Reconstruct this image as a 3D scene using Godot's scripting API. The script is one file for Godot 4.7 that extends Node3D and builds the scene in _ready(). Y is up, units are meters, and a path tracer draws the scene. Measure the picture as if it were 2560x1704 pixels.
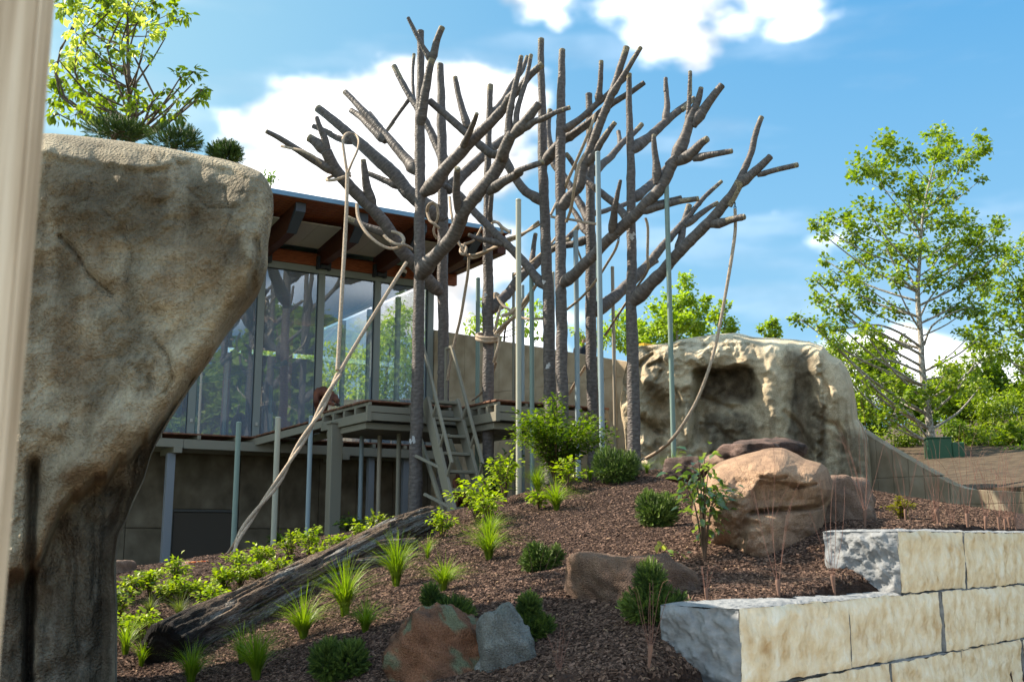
extends Node3D

# ---------------------------------------------------------------- constants
const LENS := 2695.0          # focal length in pixels of the 2560 x 1704 photograph
const EYE := 1.6
const PITCH := 0.18221
var M := {}
var taken := {}
var rng := RandomNumberGenerator.new()
var fn := FastNoiseLite.new()
var fine := FastNoiseLite.new()
var ridge := FastNoiseLite.new()


# a point of the place: where the ray through a pixel of the survey photograph reaches the forward distance d
func at(x: float, y: float, d: float) -> Vector3:
	var a := (x - 1280.0) / LENS
	var b := (852.0 - y) / LENS
	var t := d / (cos(PITCH) - b * sin(PITCH))
	return Vector3(a * t, EYE + (b * cos(PITCH) + sin(PITCH)) * t, -d)


func lin(r: float, g: float, b: float, a := 1.0) -> Color:
	var c := Color(r, g, b).linear_to_srgb()
	c.a = a
	return c


func rnd(a: float, b: float) -> float:
	return rng.randf_range(a, b)


func sst(a: float, b: float, x: float) -> float:
	var t := clampf((x - a) / (b - a), 0.0, 1.0)
	return t * t * (3.0 - 2.0 * t)


# ---------------------------------------------------------------- mesh building
class G:
	var v := PackedVector3Array()
	var u := PackedVector2Array()
	var c := PackedColorArray()
	var i := PackedInt32Array()
	var colored := false

	func vert(p: Vector3, uv := Vector2.ZERO, col := Color.WHITE) -> int:
		v.append(p)
		u.append(uv)
		c.append(col)
		return v.size() - 1

	func tri(a: int, b: int, d: int) -> void:
		i.append(a)
		i.append(b)
		i.append(d)

	func quad(a: int, b: int, d: int, e: int) -> void:
		i.append_array(PackedInt32Array([a, b, d, a, d, e]))

	# a flat polygon seen from the side that out points to
	func poly(p: Array, out: Vector3, col := Color.WHITE) -> void:
		var n: Vector3 = (p[2] - p[0]).cross(p[1] - p[0])
		var s := v.size()
		var tu: Vector3 = (p[1] - p[0]).normalized()
		var tv := out.normalized().cross(tu)
		for q in p:
			vert(q, Vector2((q - p[0]).dot(tu), (q - p[0]).dot(tv)), col)
		for k in range(1, p.size() - 1):
			if n.dot(out) >= 0.0:
				tri(s, s + k, s + k + 1)
			else:
				tri(s, s + k + 1, s + k)

	# a box with chamfered edges
	func box(at: Vector3, size: Vector3, b := Basis(), bev := 0.004, col := Color.WHITE) -> void:
		var h := size * 0.5
		bev = minf(bev, minf(h.x, minf(h.y, h.z)) * 0.45)
		var k := h - Vector3(bev, bev, bev)
		for ax in 3:
			for s in [-1.0, 1.0]:
				var o := Vector3.ZERO
				o[ax] = s
				var e1 := Vector3.ZERO
				var e2 := Vector3.ZERO
				e1[(ax + 1) % 3] = k[(ax + 1) % 3]
				e2[(ax + 2) % 3] = k[(ax + 2) % 3]
				var m: Vector3 = o * h[ax]
				poly([at + b * (m - e1 - e2), at + b * (m + e1 - e2), at + b * (m + e1 + e2), at + b * (m - e1 + e2)], b * o, col)
		if bev <= 0.0005:
			return
		for ax in 3:
			var p := (ax + 1) % 3
			var q := (ax + 2) % 3
			for s in [-1.0, 1.0]:
				for t in [-1.0, 1.0]:
					var o := Vector3.ZERO
					o[p] = s
					o[q] = t
					var l := Vector3.ZERO
					l[ax] = k[ax]
					var a1 := Vector3.ZERO
					a1[p] = s * h[p]
					a1[q] = t * k[q]
					var a2 := Vector3.ZERO
					a2[p] = s * k[p]
					a2[q] = t * h[q]
					poly([at + b * (a1 - l), at + b * (a1 + l), at + b * (a2 + l), at + b * (a2 - l)], b * o, col)
		for x in [-1.0, 1.0]:
			for y in [-1.0, 1.0]:
				for z in [-1.0, 1.0]:
					poly([at + b * Vector3(x * h.x, y * k.y, z * k.z), at + b * Vector3(x * k.x, y * h.y, z * k.z), at + b * Vector3(x * k.x, y * k.y, z * h.z)], b * Vector3(x, y, z), col)

	# a bar of section w (sideways) x h (along up) from p to q
	func beam(p: Vector3, q: Vector3, w: float, h: float, up := Vector3.UP, bev := 0.004, col := Color.WHITE) -> void:
		var f := (q - p).normalized()
		var r := up.cross(f).normalized()
		var y := f.cross(r)
		box((p + q) * 0.5, Vector3(w, h, p.distance_to(q)), Basis(r, y, f), bev, col)

	# a tube along a path, with its own radius at every point
	func tube(path: PackedVector3Array, rad: PackedFloat32Array, sides := 10, caps := true, wob: FastNoiseLite = null, amp := 0.0, col := Color.WHITE, flat := 1.0) -> void:
		var n := path.size()
		var t0 := (path[1] - path[0]).normalized()
		var nn := t0.cross(Vector3(0.31, 0.2, 0.93)).normalized()
		if nn.length() < 0.1:
			nn = Vector3.RIGHT
		var along := 0.0
		var first := v.size()
		for k in n:
			var t := (path[mini(k + 1, n - 1)] - path[maxi(k - 1, 0)]).normalized()
			nn = (nn - t * nn.dot(t)).normalized()
			var bb := t.cross(nn)
			if k > 0:
				along += path[k].distance_to(path[k - 1])
			for j in sides + 1:
				var a := TAU * float(j % sides) / sides
				var dir := nn * cos(a) + bb * sin(a) * flat
				var r := rad[k]
				var p := path[k] + dir * r
				if wob:
					p += dir * r * amp * wob.get_noise_3dv(p)
				vert(p, Vector2(float(j) / sides * TAU * rad[0], along), col)
		var w := sides + 1
		for k in n - 1:
			for j in sides:
				var a := first + k * w + j
				tri(a, a + w, a + 1)
				tri(a + 1, a + w, a + w + 1)
		if caps:
			for e in 2:
				var k := 0 if e == 0 else n - 1
				var t := (path[0] - path[1]).normalized() if e == 0 else (path[n - 1] - path[n - 2]).normalized()
				var m := vert(path[k] + t * rad[k] * 0.18, Vector2(0, along * e), col)
				var s := v.size()
				for j in sides:
					var q := v[first + k * w + j]
					vert(path[k] + (q - path[k]) * 0.8 + t * rad[k] * 0.14, Vector2(0.02, along * e), col)
				for j in sides:
					var a := first + k * w + j
					var b := first + k * w + j + 1
					var a2 := s + j
					var b2 := s + (j + 1) % sides
					if e == 1:
						tri(a, a2, b)
						tri(b, a2, b2)
						tri(a2, m, b2)
					else:
						tri(a, b, a2)
						tri(b, b2, a2)
						tri(a2, b2, m)

	# rows of equally many points joined into a sheet
	func sheet(first: int, rows: int, cols: int, flip := false) -> void:
		for r in rows - 1:
			for k in cols - 1:
				var a := first + r * cols + k
				if flip:
					tri(a, a + cols, a + 1)
					tri(a + 1, a + cols, a + cols + 1)
				else:
					tri(a, a + 1, a + cols)
					tri(a + 1, a + cols + 1, a + cols)

	# turn a closed shape right side out
	func outward() -> void:
		var vol := 0.0
		for k in range(0, i.size(), 3):
			vol += v[i[k]].dot(v[i[k + 2]].cross(v[i[k + 1]]))
		if vol < 0.0:
			for k in range(0, i.size(), 3):
				var t := i[k + 1]
				i[k + 1] = i[k + 2]
				i[k + 2] = t

	func append(o: G, tr := Transform3D()) -> void:
		var s := v.size()
		for k in o.v.size():
			vert(tr * o.v[k], o.u[k], o.c[k])
		for k in o.i.size():
			i.append(o.i[k] + s)

	func mesh(shift := Vector3.ZERO, weld := false) -> ArrayMesh:
		var n := PackedVector3Array()
		n.resize(v.size())
		for k in range(0, i.size(), 3):
			var a := i[k]
			var b := i[k + 1]
			var d := i[k + 2]
			var f := (v[d] - v[a]).cross(v[b] - v[a])
			n[a] += f
			n[b] += f
			n[d] += f
		if weld:
			var sum := {}
			for k in v.size():
				var key := Vector3i((v[k] * 2000.0).round())
				sum[key] = sum.get(key, Vector3.ZERO) + n[k]
			for k in v.size():
				n[k] = sum[Vector3i((v[k] * 2000.0).round())]
		var p := v
		if shift != Vector3.ZERO:
			p = PackedVector3Array()
			p.resize(v.size())
			for k in v.size():
				p[k] = v[k] - shift
		for k in n.size():
			n[k] = n[k].normalized() if n[k].length_squared() > 1e-16 else Vector3.UP
		var arr := []
		arr.resize(Mesh.ARRAY_MAX)
		arr[Mesh.ARRAY_VERTEX] = p
		arr[Mesh.ARRAY_NORMAL] = n
		arr[Mesh.ARRAY_TEX_UV] = u
		if colored:
			arr[Mesh.ARRAY_COLOR] = c
		arr[Mesh.ARRAY_INDEX] = i
		var m := ArrayMesh.new()
		m.add_surface_from_arrays(Mesh.PRIMITIVE_TRIANGLES, arr)
		return m


# ---------------------------------------------------------------- naming
func numbered(called: String) -> String:
	var k: int = taken.get(called, -1) + 1
	taken[called] = k
	return called if k == 0 else "%s_%03d" % [called, k]


func tag(o: Node, label := "", category := "", group := "", kind := "") -> Node:
	for pair in [["label", label], ["category", category], ["group", group], ["kind", kind]]:
		if pair[1] != "":
			o.set_meta(pair[0], pair[1])
	return o


func thing(called: String, label: String, category: String, where: Vector3, group := "", turn := 0.0) -> Node3D:
	var o := Node3D.new()
	o.name = numbered(called)
	add_child(o, true)
	o.position = where
	o.rotation.y = turn
	tag(o, label, category, group)
	return o


# a mesh given in world axes, hung under parent (or the root)
func part(called: String, g: G, mat: Material, parent: Node = null, weld := false) -> MeshInstance3D:
	var o := MeshInstance3D.new()
	var shift := Vector3.ZERO
	var up := parent
	while up is Node3D and up != self:
		shift += up.position
		up = up.get_parent()
	o.mesh = g.mesh(shift, weld)
	o.material_override = mat
	if parent:
		o.name = called
		parent.add_child(o, true)
	else:
		o.name = numbered(called)
		add_child(o, true)
	return o


# a mesh in the parent's own axes
func own(called: String, m: Mesh, mat: Material, parent: Node = null, where := Vector3.ZERO) -> MeshInstance3D:
	var o := MeshInstance3D.new()
	o.mesh = m
	o.material_override = mat
	o.name = called if parent else numbered(called)
	o.position = where
	(parent if parent else self).add_child(o, true)
	return o


func structure(called: String, g: G, mat: Material) -> MeshInstance3D:
	var o := part(called, g, mat)
	o.set_meta("kind", "structure")
	return o


func scatter(called: String, m: Mesh, mat: Material, places: Array[Transform3D], tints: PackedColorArray, parent: Node = null, shift := Vector3.ZERO) -> MultiMeshInstance3D:
	var mm := MultiMesh.new()
	mm.transform_format = MultiMesh.TRANSFORM_3D
	mm.use_colors = true
	mm.mesh = m
	mm.instance_count = places.size()
	for k in places.size():
		var t := places[k]
		t.origin -= shift
		mm.set_instance_transform(k, t)
		mm.set_instance_color(k, tints[k])
	var o := MultiMeshInstance3D.new()
	o.multimesh = mm
	o.material_override = mat
	o.name = called if parent else numbered(called)
	o.set_meta("kind", "stuff")
	(parent if parent else self).add_child(o, true)
	return o


func copy(o: Node3D, label := "") -> Node3D:
	var c: Node3D = o.duplicate()
	var base := String(o.name)
	var cut := RegEx.create_from_string("_\\d{3}$").search(base)
	c.name = numbered(base.substr(0, cut.get_start()) if cut else base)
	add_child(c, true)
	if label != "":
		c.set_meta("label", label)
	return c


# ---------------------------------------------------------------- curves
func smooth_path(p: Array, w: Array, step: float) -> Array:
	var path := PackedVector3Array()
	var rad := PackedFloat32Array()
	for k in p.size() - 1:
		var a: Vector3 = p[maxi(k - 1, 0)]
		var b: Vector3 = p[k]
		var c: Vector3 = p[k + 1]
		var d: Vector3 = p[mini(k + 2, p.size() - 1)]
		var n := maxi(1, int(ceil(b.distance_to(c) / step)))
		for j in n:
			var t := float(j) / n
			path.append(b.cubic_interpolate(c, a, d, t))
			rad.append(lerpf(w[k], w[k + 1], t))
	path.append(p[-1])
	rad.append(w[-1])
	return [path, rad]


# ---------------------------------------------------------------- materials
func noise_map(sd: int, freq: float, stops: Array, octaves := 4, size := 512, kind := FastNoiseLite.TYPE_SIMPLEX_SMOOTH, ridged := false) -> NoiseTexture2D:
	var n := FastNoiseLite.new()
	n.seed = sd
	n.noise_type = kind
	n.frequency = freq
	n.fractal_type = FastNoiseLite.FRACTAL_RIDGED if ridged else FastNoiseLite.FRACTAL_FBM
	n.fractal_octaves = octaves
	var t := NoiseTexture2D.new()
	t.width = size
	t.height = size
	t.seamless = true
	t.noise = n
	if stops.size():
		var r := Gradient.new()
		r.offsets = PackedFloat32Array(stops.map(func(s): return s[0]))
		r.colors = PackedColorArray(stops.map(func(s): return s[1]))
		t.color_ramp = r
	return t


func surf(rough: float, tex: Texture2D, scale: Vector3, bump: Texture2D = null, bump_cm := 0.0, tri := true) -> StandardMaterial3D:
	var m := StandardMaterial3D.new()
	m.roughness = rough
	m.albedo_texture = tex
	m.uv1_scale = scale
	m.uv1_triplanar = tri
	m.uv1_world_triplanar = tri
	if bump:
		m.heightmap_enabled = true
		m.heightmap_texture = bump
		m.heightmap_scale = bump_cm
	m.metallic_specular = 0.35
	return m


func plain(c: Color, rough := 0.7, metal := 0.0) -> StandardMaterial3D:
	var m := StandardMaterial3D.new()
	m.albedo_color = c
	m.roughness = rough
	m.metallic = metal
	m.metallic_specular = 0.4
	return m


func leafy(c: Color, back: Color, rough := 0.45) -> StandardMaterial3D:
	var m := plain(c, rough)
	m.vertex_color_use_as_albedo = true
	m.backlight_enabled = true
	m.backlight = back
	m.cull_mode = BaseMaterial3D.CULL_DISABLED
	return m


# ---------------------------------------------------------------- camera, sky, sun, exposure
func setup_view() -> void:
	var cam := Camera3D.new()
	cam.name = "camera"
	cam.position = Vector3(0, EYE, 0)
	cam.rotation.x = PITCH
	cam.fov = rad_to_deg(2.0 * atan(852.0 / LENS))
	cam.near = 0.05
	cam.far = 400.0
	var optics := CameraAttributesPhysical.new()
	optics.frustum_focal_length = 38.0
	optics.frustum_focus_distance = 13.0
	optics.exposure_aperture = 8.0
	optics.frustum_near = 0.05
	optics.frustum_far = 400.0
	cam.attributes = optics
	cam.fov = rad_to_deg(2.0 * atan(852.0 / LENS))
	add_child(cam)
	cam.current = true
	var we := WorldEnvironment.new()
	we.name = "world_environment"
	var env := Environment.new()
	env.background_mode = Environment.BG_SKY
	env.sky = Sky.new()
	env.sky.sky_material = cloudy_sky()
	env.tonemap_mode = Environment.TONE_MAPPER_LINEAR
	env.tonemap_exposure = 2.5
	env.background_energy_multiplier = 1.0
	env.sdfgi_enabled = true
	env.ssao_enabled = true
	env.ssil_enabled = true
	we.environment = env
	add_child(we)
	var sun := DirectionalLight3D.new()
	sun.name = "sun"
	sun.light_energy = 1.4
	sun.light_color = Color(1.0, 0.945, 0.86)
	sun.light_angular_distance = 0.5
	sun.shadow_enabled = true
	add_child(sun)
	var s := sun_dir()
	sun.look_at_from_position(s * 50.0, Vector3.ZERO, Vector3.UP)


func sun_dir() -> Vector3:
	var az := deg_to_rad(72.0)
	var el := deg_to_rad(43.0)
	return Vector3(-sin(az) * cos(el), sin(el), -cos(az) * cos(el))


func cloudy_sky() -> PanoramaSkyMaterial:
	var n := FastNoiseLite.new()
	n.seed = 11
	n.noise_type = FastNoiseLite.TYPE_SIMPLEX_SMOOTH
	n.frequency = 1.0
	n.fractal_octaves = 7
	n.fractal_gain = 0.52
	# the cloud banks: where they stand (pixels of the photograph), how wide, how high (degrees), how dense
	var banks := []
	for b in [[700, 330, 4.6, 2.6, 1.1], [830, 300, 4.4, 2.2, 1.15], [950, 290, 4.0, 2.2, 1.1], [1080, 260, 3.6, 2.6, 1.15], [1180, 235, 3.2, 2.4, 1.15], [1290, 260, 2.4, 2.6, 0.95], [560, 430, 4.6, 3.0, 1.05], [490, 330, 2.6, 1.9, 0.62], [760, 430, 7.0, 3.4, 1.15], [1050, 430, 7.0, 3.6, 1.15],
			[1230, 400, 3.4, 3.8, 0.8], [1330, 470, 3.0, 3.4, 0.62], [1130, 620, 6.0, 4.4, 1.0], [1200, 780, 5.0, 3.0, 0.85], [1320, -20, 2.7, 1.4, 0.85], [1390, 50, 1.0, 1.0, 0.55], [1640, -20, 2.2, 1.0, 0.55], [1750, 20, 2.8, 1.2, 0.66], [1870, -15, 2.2, 0.9, 0.6], [1730, 80, 1.6, 1.4, 0.62], [1740, 145, 0.9, 0.8, 0.5],
			[2000, 60, 1.6, 0.6, 0.42], [1980, 20, 1.6, 0.5, 0.4], [2330, 930, 4.2, 1.9, 0.85], [2480, 980, 3.2, 1.6, 0.7]]:
		var d := (at(b[0], b[1], 10.0) - Vector3(0, EYE, 0)).normalized()
		banks.append([atan2(d.x, -d.z), asin(d.y), 1.0 / deg_to_rad(b[2]), 1.0 / deg_to_rad(b[3]), b[4]])
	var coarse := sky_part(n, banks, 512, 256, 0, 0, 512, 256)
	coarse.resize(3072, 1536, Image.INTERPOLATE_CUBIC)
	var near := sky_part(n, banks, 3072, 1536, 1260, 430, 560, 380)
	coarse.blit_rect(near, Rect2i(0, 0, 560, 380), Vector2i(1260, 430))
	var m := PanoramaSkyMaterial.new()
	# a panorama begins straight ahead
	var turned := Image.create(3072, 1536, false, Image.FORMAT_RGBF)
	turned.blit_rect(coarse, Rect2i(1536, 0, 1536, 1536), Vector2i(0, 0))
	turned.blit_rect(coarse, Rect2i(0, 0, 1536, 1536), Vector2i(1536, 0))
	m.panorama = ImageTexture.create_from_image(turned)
	return m


func sky_part(n: FastNoiseLite, banks: Array, w: int, h: int, x0: int, y0: int, pw: int, ph: int) -> Image:
	var im := Image.create(pw, ph, false, Image.FORMAT_RGBF)
	var sun := sun_dir()
	for y in ph:
		var el := PI * 0.5 - (y + y0 + 0.5) / h * PI
		if el < -0.03:
			im.fill_rect(Rect2i(0, y, pw, ph - y), Color(0.20, 0.19, 0.15))
			break
		var e := clampf(el / 0.6, 0.0, 1.0)
		for x in pw:
			var az := ((x + x0 + 0.5) / w - 0.5) * TAU
			var d := Vector3(sin(az) * cos(el), sin(el), -cos(az) * cos(el))
			var k := pow(1.0 - e, 1.25)
			var glare := maxf(0.0, d.dot(sun))
			glare = 0.75 * pow(glare, 3.0) + 0.5 * pow(glare, 40.0)
			var r := lerpf(0.026, 0.200, k) + 0.38 * glare
			var g := lerpf(0.150, 0.340, k) + 0.39 * glare
			var b := lerpf(0.318, 0.425, k) + 0.12 * glare
			var p := Vector3(d.x, d.y * 1.7, d.z)
			var f := n.get_noise_3dv(p * 4.2)
			var cov := 0.0
			for bk in banks:
				var da: float = (az - bk[0]) * bk[2]
				var de: float = (el - bk[1]) * bk[3]
				var q := da * da + de * de
				if q < 6.0:
					cov = maxf(cov, bk[4] * exp(-q * 0.7))
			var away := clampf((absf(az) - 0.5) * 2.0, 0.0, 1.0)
			cov = maxf(cov, away * (0.42 + 0.55 * n.get_noise_3dv(p * 1.1 + Vector3(7, 3, 1))))  # cloud cover outside the view made fuller to raise the fill light
			var wisps := n.get_noise_3dv(Vector3(p.x * 3.0, p.y * 9.0, p.z * 3.0) + Vector3(3, 9, 4))
			var c := sst(0.34, 0.86, cov + f * 1.05 + 0.12 * wisps)
			c = maxf(c, 0.10 * sst(0.1, 0.6, wisps + 0.12))
			# lit from the sun's side, greyer where the cloud is thick and turned away
			var lit := f - n.get_noise_3dv((p + sun * 0.07) * 4.2)
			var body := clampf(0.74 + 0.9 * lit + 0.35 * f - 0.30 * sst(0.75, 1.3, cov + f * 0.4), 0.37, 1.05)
			im.set_pixel(x, y, Color(lerpf(r, body, c), lerpf(g, body, c), lerpf(b, body * 1.01, c)))
	return im


# ---------------------------------------------------------------- materials
func setup_materials() -> void:
	fn.seed = 5
	fn.noise_type = FastNoiseLite.TYPE_SIMPLEX_SMOOTH
	fn.frequency = 1.0
	fn.fractal_octaves = 4
	fine.seed = 23
	fine.noise_type = FastNoiseLite.TYPE_SIMPLEX_SMOOTH
	fine.frequency = 1.0
	fine.fractal_octaves = 2
	ridge.seed = 31
	ridge.noise_type = FastNoiseLite.TYPE_SIMPLEX_SMOOTH
	ridge.fractal_type = FastNoiseLite.FRACTAL_RIDGED
	ridge.frequency = 1.0
	ridge.fractal_octaves = 3
	var grit := noise_map(1, 0.03, [], 5)
	var lumps := noise_map(2, 0.012, [], 5)
	var cells := noise_map(3, 0.03, [], 3, 512, FastNoiseLite.TYPE_CELLULAR)
	var grey := func(a, b): return [[0.0, Color(a, a, a)], [1.0, Color(b, b, b)]]
	# mulch: dark shredded bark
	M.soil = surf(0.95, noise_map(4, 0.05, [[0.2, lin(0.020, 0.012, 0.010)], [0.55, lin(0.052, 0.029, 0.021)], [0.85, lin(0.085, 0.048, 0.034)]], 5), Vector3(1.4, 1.4, 1.4), grit, 3.0)
	M.chips = plain(Color.WHITE, 0.9)
	M.chips.vertex_color_use_as_albedo = true
	M.chips.metallic_specular = 0.2
	M.earth = surf(0.95, noise_map(6, 0.02, [[0.2, lin(0.05, 0.035, 0.022)], [0.8, lin(0.11, 0.08, 0.05)]], 5), Vector3(0.2, 0.2, 0.2), grit, 4.0)
	M.turf = surf(0.95, noise_map(7, 0.03, [[0.2, lin(0.03, 0.055, 0.012)], [0.8, lin(0.07, 0.11, 0.025)]], 5), Vector3(0.3, 0.3, 0.3), grit, 5.0)
	M.path = surf(0.9, noise_map(8, 0.02, [[0.2, lin(0.42, 0.38, 0.32)], [0.8, lin(0.52, 0.48, 0.41)]], 5), Vector3(0.5, 0.5, 0.5), grit, 0.3)
	# artificial rock: the vertex colours carry its stains
	M.rock = surf(0.9, noise_map(9, 0.03, [[0.10, lin(0.52, 0.49, 0.45)], [0.35, lin(0.80, 0.77, 0.72)], [0.6, lin(0.93, 0.91, 0.87)], [0.85, lin(1.0, 1.0, 0.98)]], 6, 1024), Vector3(1.1, 1.1, 1.1), noise_map(10, 0.04, [], 6, 1024), 2.6)
	M.rock.vertex_color_use_as_albedo = true
	M.boulder = surf(0.92, noise_map(12, 0.06, [[0.15, lin(0.50, 0.45, 0.42)], [0.5, lin(0.9, 0.88, 0.84)], [0.8, lin(1, 1, 1)]], 6), Vector3(2.4, 2.4, 2.4), noise_map(13, 0.08, [], 6), 1.6)
	M.boulder.vertex_color_use_as_albedo = true
	# poured concrete
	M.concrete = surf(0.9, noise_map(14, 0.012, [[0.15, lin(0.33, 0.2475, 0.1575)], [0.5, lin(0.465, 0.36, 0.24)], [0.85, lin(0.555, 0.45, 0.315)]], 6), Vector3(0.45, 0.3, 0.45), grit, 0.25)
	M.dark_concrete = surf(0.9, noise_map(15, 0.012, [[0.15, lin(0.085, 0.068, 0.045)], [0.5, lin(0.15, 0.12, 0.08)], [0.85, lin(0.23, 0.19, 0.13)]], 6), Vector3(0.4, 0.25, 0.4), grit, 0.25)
	M.low_light_concrete = surf(0.9, noise_map(44, 0.012, [[0.15, lin(0.19, 0.15, 0.095)], [0.5, lin(0.27, 0.215, 0.145)], [0.85, lin(0.36, 0.31, 0.23)]], 6), Vector3(0.45, 0.3, 0.45), grit, 0.25)  # darker copy of the concrete: weaker light on the right wall, put into its colour
	# limestone blocks
	M.block = surf(0.93, noise_map(16, 0.014, [[0.10, lin(0.46, 0.30, 0.15)], [0.28, lin(0.65, 0.51, 0.33)], [0.55, lin(0.76, 0.65, 0.47)], [0.85, lin(0.85, 0.80, 0.69)]], 6), Vector3(1.5, 0.75, 1.5), noise_map(17, 0.05, [], 5), 1.2)
	M.block_end = surf(0.95, noise_map(18, 0.02, [[0.15, lin(0.17, 0.18, 0.19)], [0.5, lin(0.225, 0.235, 0.245)], [0.85, lin(0.30, 0.305, 0.31)]], 6), Vector3(1.2, 1.2, 1.2), noise_map(19, 0.03, [], 5), 1.2)
	# cast bark of the climbing trees: rings round the stem
	M.bark = surf(0.55, noise_map(20, 0.015, [[0.10, lin(0.080, 0.067, 0.062)], [0.45, lin(0.118, 0.099, 0.091)], [0.75, lin(0.145, 0.124, 0.113)], [0.95, lin(0.20, 0.173, 0.152)]], 6), Vector3(0.9, 2.2, 1.0), noise_map(21, 0.02, [], 5), 1.0, false)
	M.bark_tip = surf(0.7, noise_map(22, 0.02, [[0.15, lin(0.221, 0.182, 0.1235)], [0.8, lin(0.429, 0.3705, 0.26)]], 5), Vector3(1.2, 3.2, 1.0), noise_map(23, 0.03, [], 4), 2.0, false)
	M.rope = surf(0.85, noise_map(24, 0.03, [[0.1, lin(0.26, 0.19, 0.13)], [0.6, lin(0.44, 0.345, 0.255)], [0.9, lin(0.54, 0.445, 0.35)]], 4), Vector3(3, 1, 1), grit, 0.3, false)
	M.steel = plain(lin(0.235, 0.215, 0.165), 0.5)
	M.steel_dark = plain(lin(0.03, 0.034, 0.042), 0.45)
	M.steel_blue = plain(lin(0.22, 0.235, 0.255), 0.5)
	M.pole_green = plain(lin(0.20, 0.27, 0.235), 0.38)
	M.pole_cream = plain(lin(0.40, 0.39, 0.31), 0.38)
	M.pole_blue = plain(lin(0.27, 0.335, 0.36), 0.38)
	M.pole_tan = plain(lin(0.34, 0.29, 0.22), 0.45)
	M.frame = plain(lin(0.25, 0.27, 0.25), 0.5)
	M.roof_edge = plain(lin(0.20, 0.36, 0.52), 0.35, 0.2)
	var grain := noise_map(25, 0.02, [], 5)
	M.cedar = surf(0.55, noise_map(26, 0.02, [[0.2, lin(0.15, 0.046, 0.02)], [0.6, lin(0.28, 0.09, 0.038)], [0.9, lin(0.38, 0.135, 0.058)]], 5), Vector3(0.6, 7.0, 0.6), grain, 0.3, false)
	M.glulam = surf(0.5, noise_map(27, 0.02, [[0.2, lin(0.05, 0.016, 0.010)], [0.6, lin(0.095, 0.028, 0.015)], [0.9, lin(0.13, 0.042, 0.02)]], 5), Vector3(5.0, 0.6, 5.0), grain, 0.2, false)
	M.header = surf(0.5, noise_map(28, 0.02, [[0.2, lin(0.17, 0.045, 0.016)], [0.6, lin(0.30, 0.085, 0.03)], [0.9, lin(0.36, 0.12, 0.045)]], 5), Vector3(0.5, 5.0, 0.5), grain, 0.2, false)
	M.panel = plain(lin(0.46, 0.44, 0.39), 0.85)
	M.deck = surf(0.7, noise_map(29, 0.02, [[0.2, lin(0.12, 0.05, 0.03)], [0.6, lin(0.24, 0.115, 0.07)], [0.9, lin(0.36, 0.21, 0.13)]], 5), Vector3(0.8, 8.0, 0.8), grain, 0.3, false)
	M.log = surf(0.9, noise_map(30, 0.03, [[0.12, lin(0.18, 0.16, 0.14)], [0.4, lin(0.52, 0.50, 0.47)], [0.7, lin(0.85, 0.83, 0.80)], [0.92, lin(1.0, 1.0, 1.0)]], 6), Vector3(6.0, 0.9, 1), noise_map(31, 0.03, [], 5), 2.5, false)
	M.log.vertex_color_use_as_albedo = true
	M.post = surf(0.75, noise_map(32, 0.012, [[0.1, lin(0.24, 0.175, 0.115)], [0.35, lin(0.42, 0.33, 0.24)], [0.6, lin(0.56, 0.46, 0.35)], [0.9, lin(0.66, 0.57, 0.46)]], 6), Vector3(9.0, 0.3, 9.0), grain, 0.1)
	M.plaster = plain(lin(0.16, 0.125, 0.09), 0.9)
	M.wood_dark = plain(lin(0.10, 0.045, 0.025), 0.6)
	# coated glazing
	M.glass = StandardMaterial3D.new()
	M.glass.transparency = BaseMaterial3D.TRANSPARENCY_ALPHA
	M.glass.albedo_color = Color(0.78, 0.87, 0.95, 0.03)
	M.glass.roughness = 0.0
	M.glass.metallic = 0.36
	M.glass.metallic_specular = 0.6
	# plants
	M.stem = plain(lin(0.12, 0.075, 0.05), 0.8)
	M.twig = plain(lin(0.17, 0.085, 0.065), 0.7)
	M.twig_base = plain(lin(0.20, 0.115, 0.085), 0.85)
	M.trunk_pale = surf(0.85, noise_map(33, 0.02, [[0.2, lin(0.17, 0.14, 0.11)], [0.5, lin(0.36, 0.33, 0.29)], [0.8, lin(0.56, 0.54, 0.50)]], 4), Vector3(1.2, 0.9, 1), lumps, 1.5, false)
	M.trunk_brown = surf(0.9, noise_map(34, 0.02, [[0.2, lin(0.07, 0.05, 0.038)], [0.8, lin(0.18, 0.14, 0.11)]], 4), Vector3(1.5, 0.7, 1), lumps, 2.0, false)
	M.leaf = leafy(Color.WHITE, Color(0.95, 1.0, 0.42))
	M.needle = leafy(Color.WHITE, Color(0.40, 0.5, 0.2), 0.6)
	M.blade = leafy(Color.WHITE, Color(0.95, 1.0, 0.4))
	M.grass = leafy(Color.WHITE, Color(0.95, 1.0, 0.4))


# ---------------------------------------------------------------- the planted mound
var tps_p := PackedVector2Array()
var tps_w := PackedFloat64Array()
var hg := PackedFloat32Array()
const HX0 := -8.5
const HD0 := 2.6
const HS := 0.14
const HNX := 136
const HND := 168
# the block wall: front corner of its top course, the way it runs and the way it goes into the bank
var wall_c := Vector3.ZERO
var wall_u := Vector3(0.6947, 0, -0.7193)
var wall_v := Vector3(-0.7193, 0, -0.6947)


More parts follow.
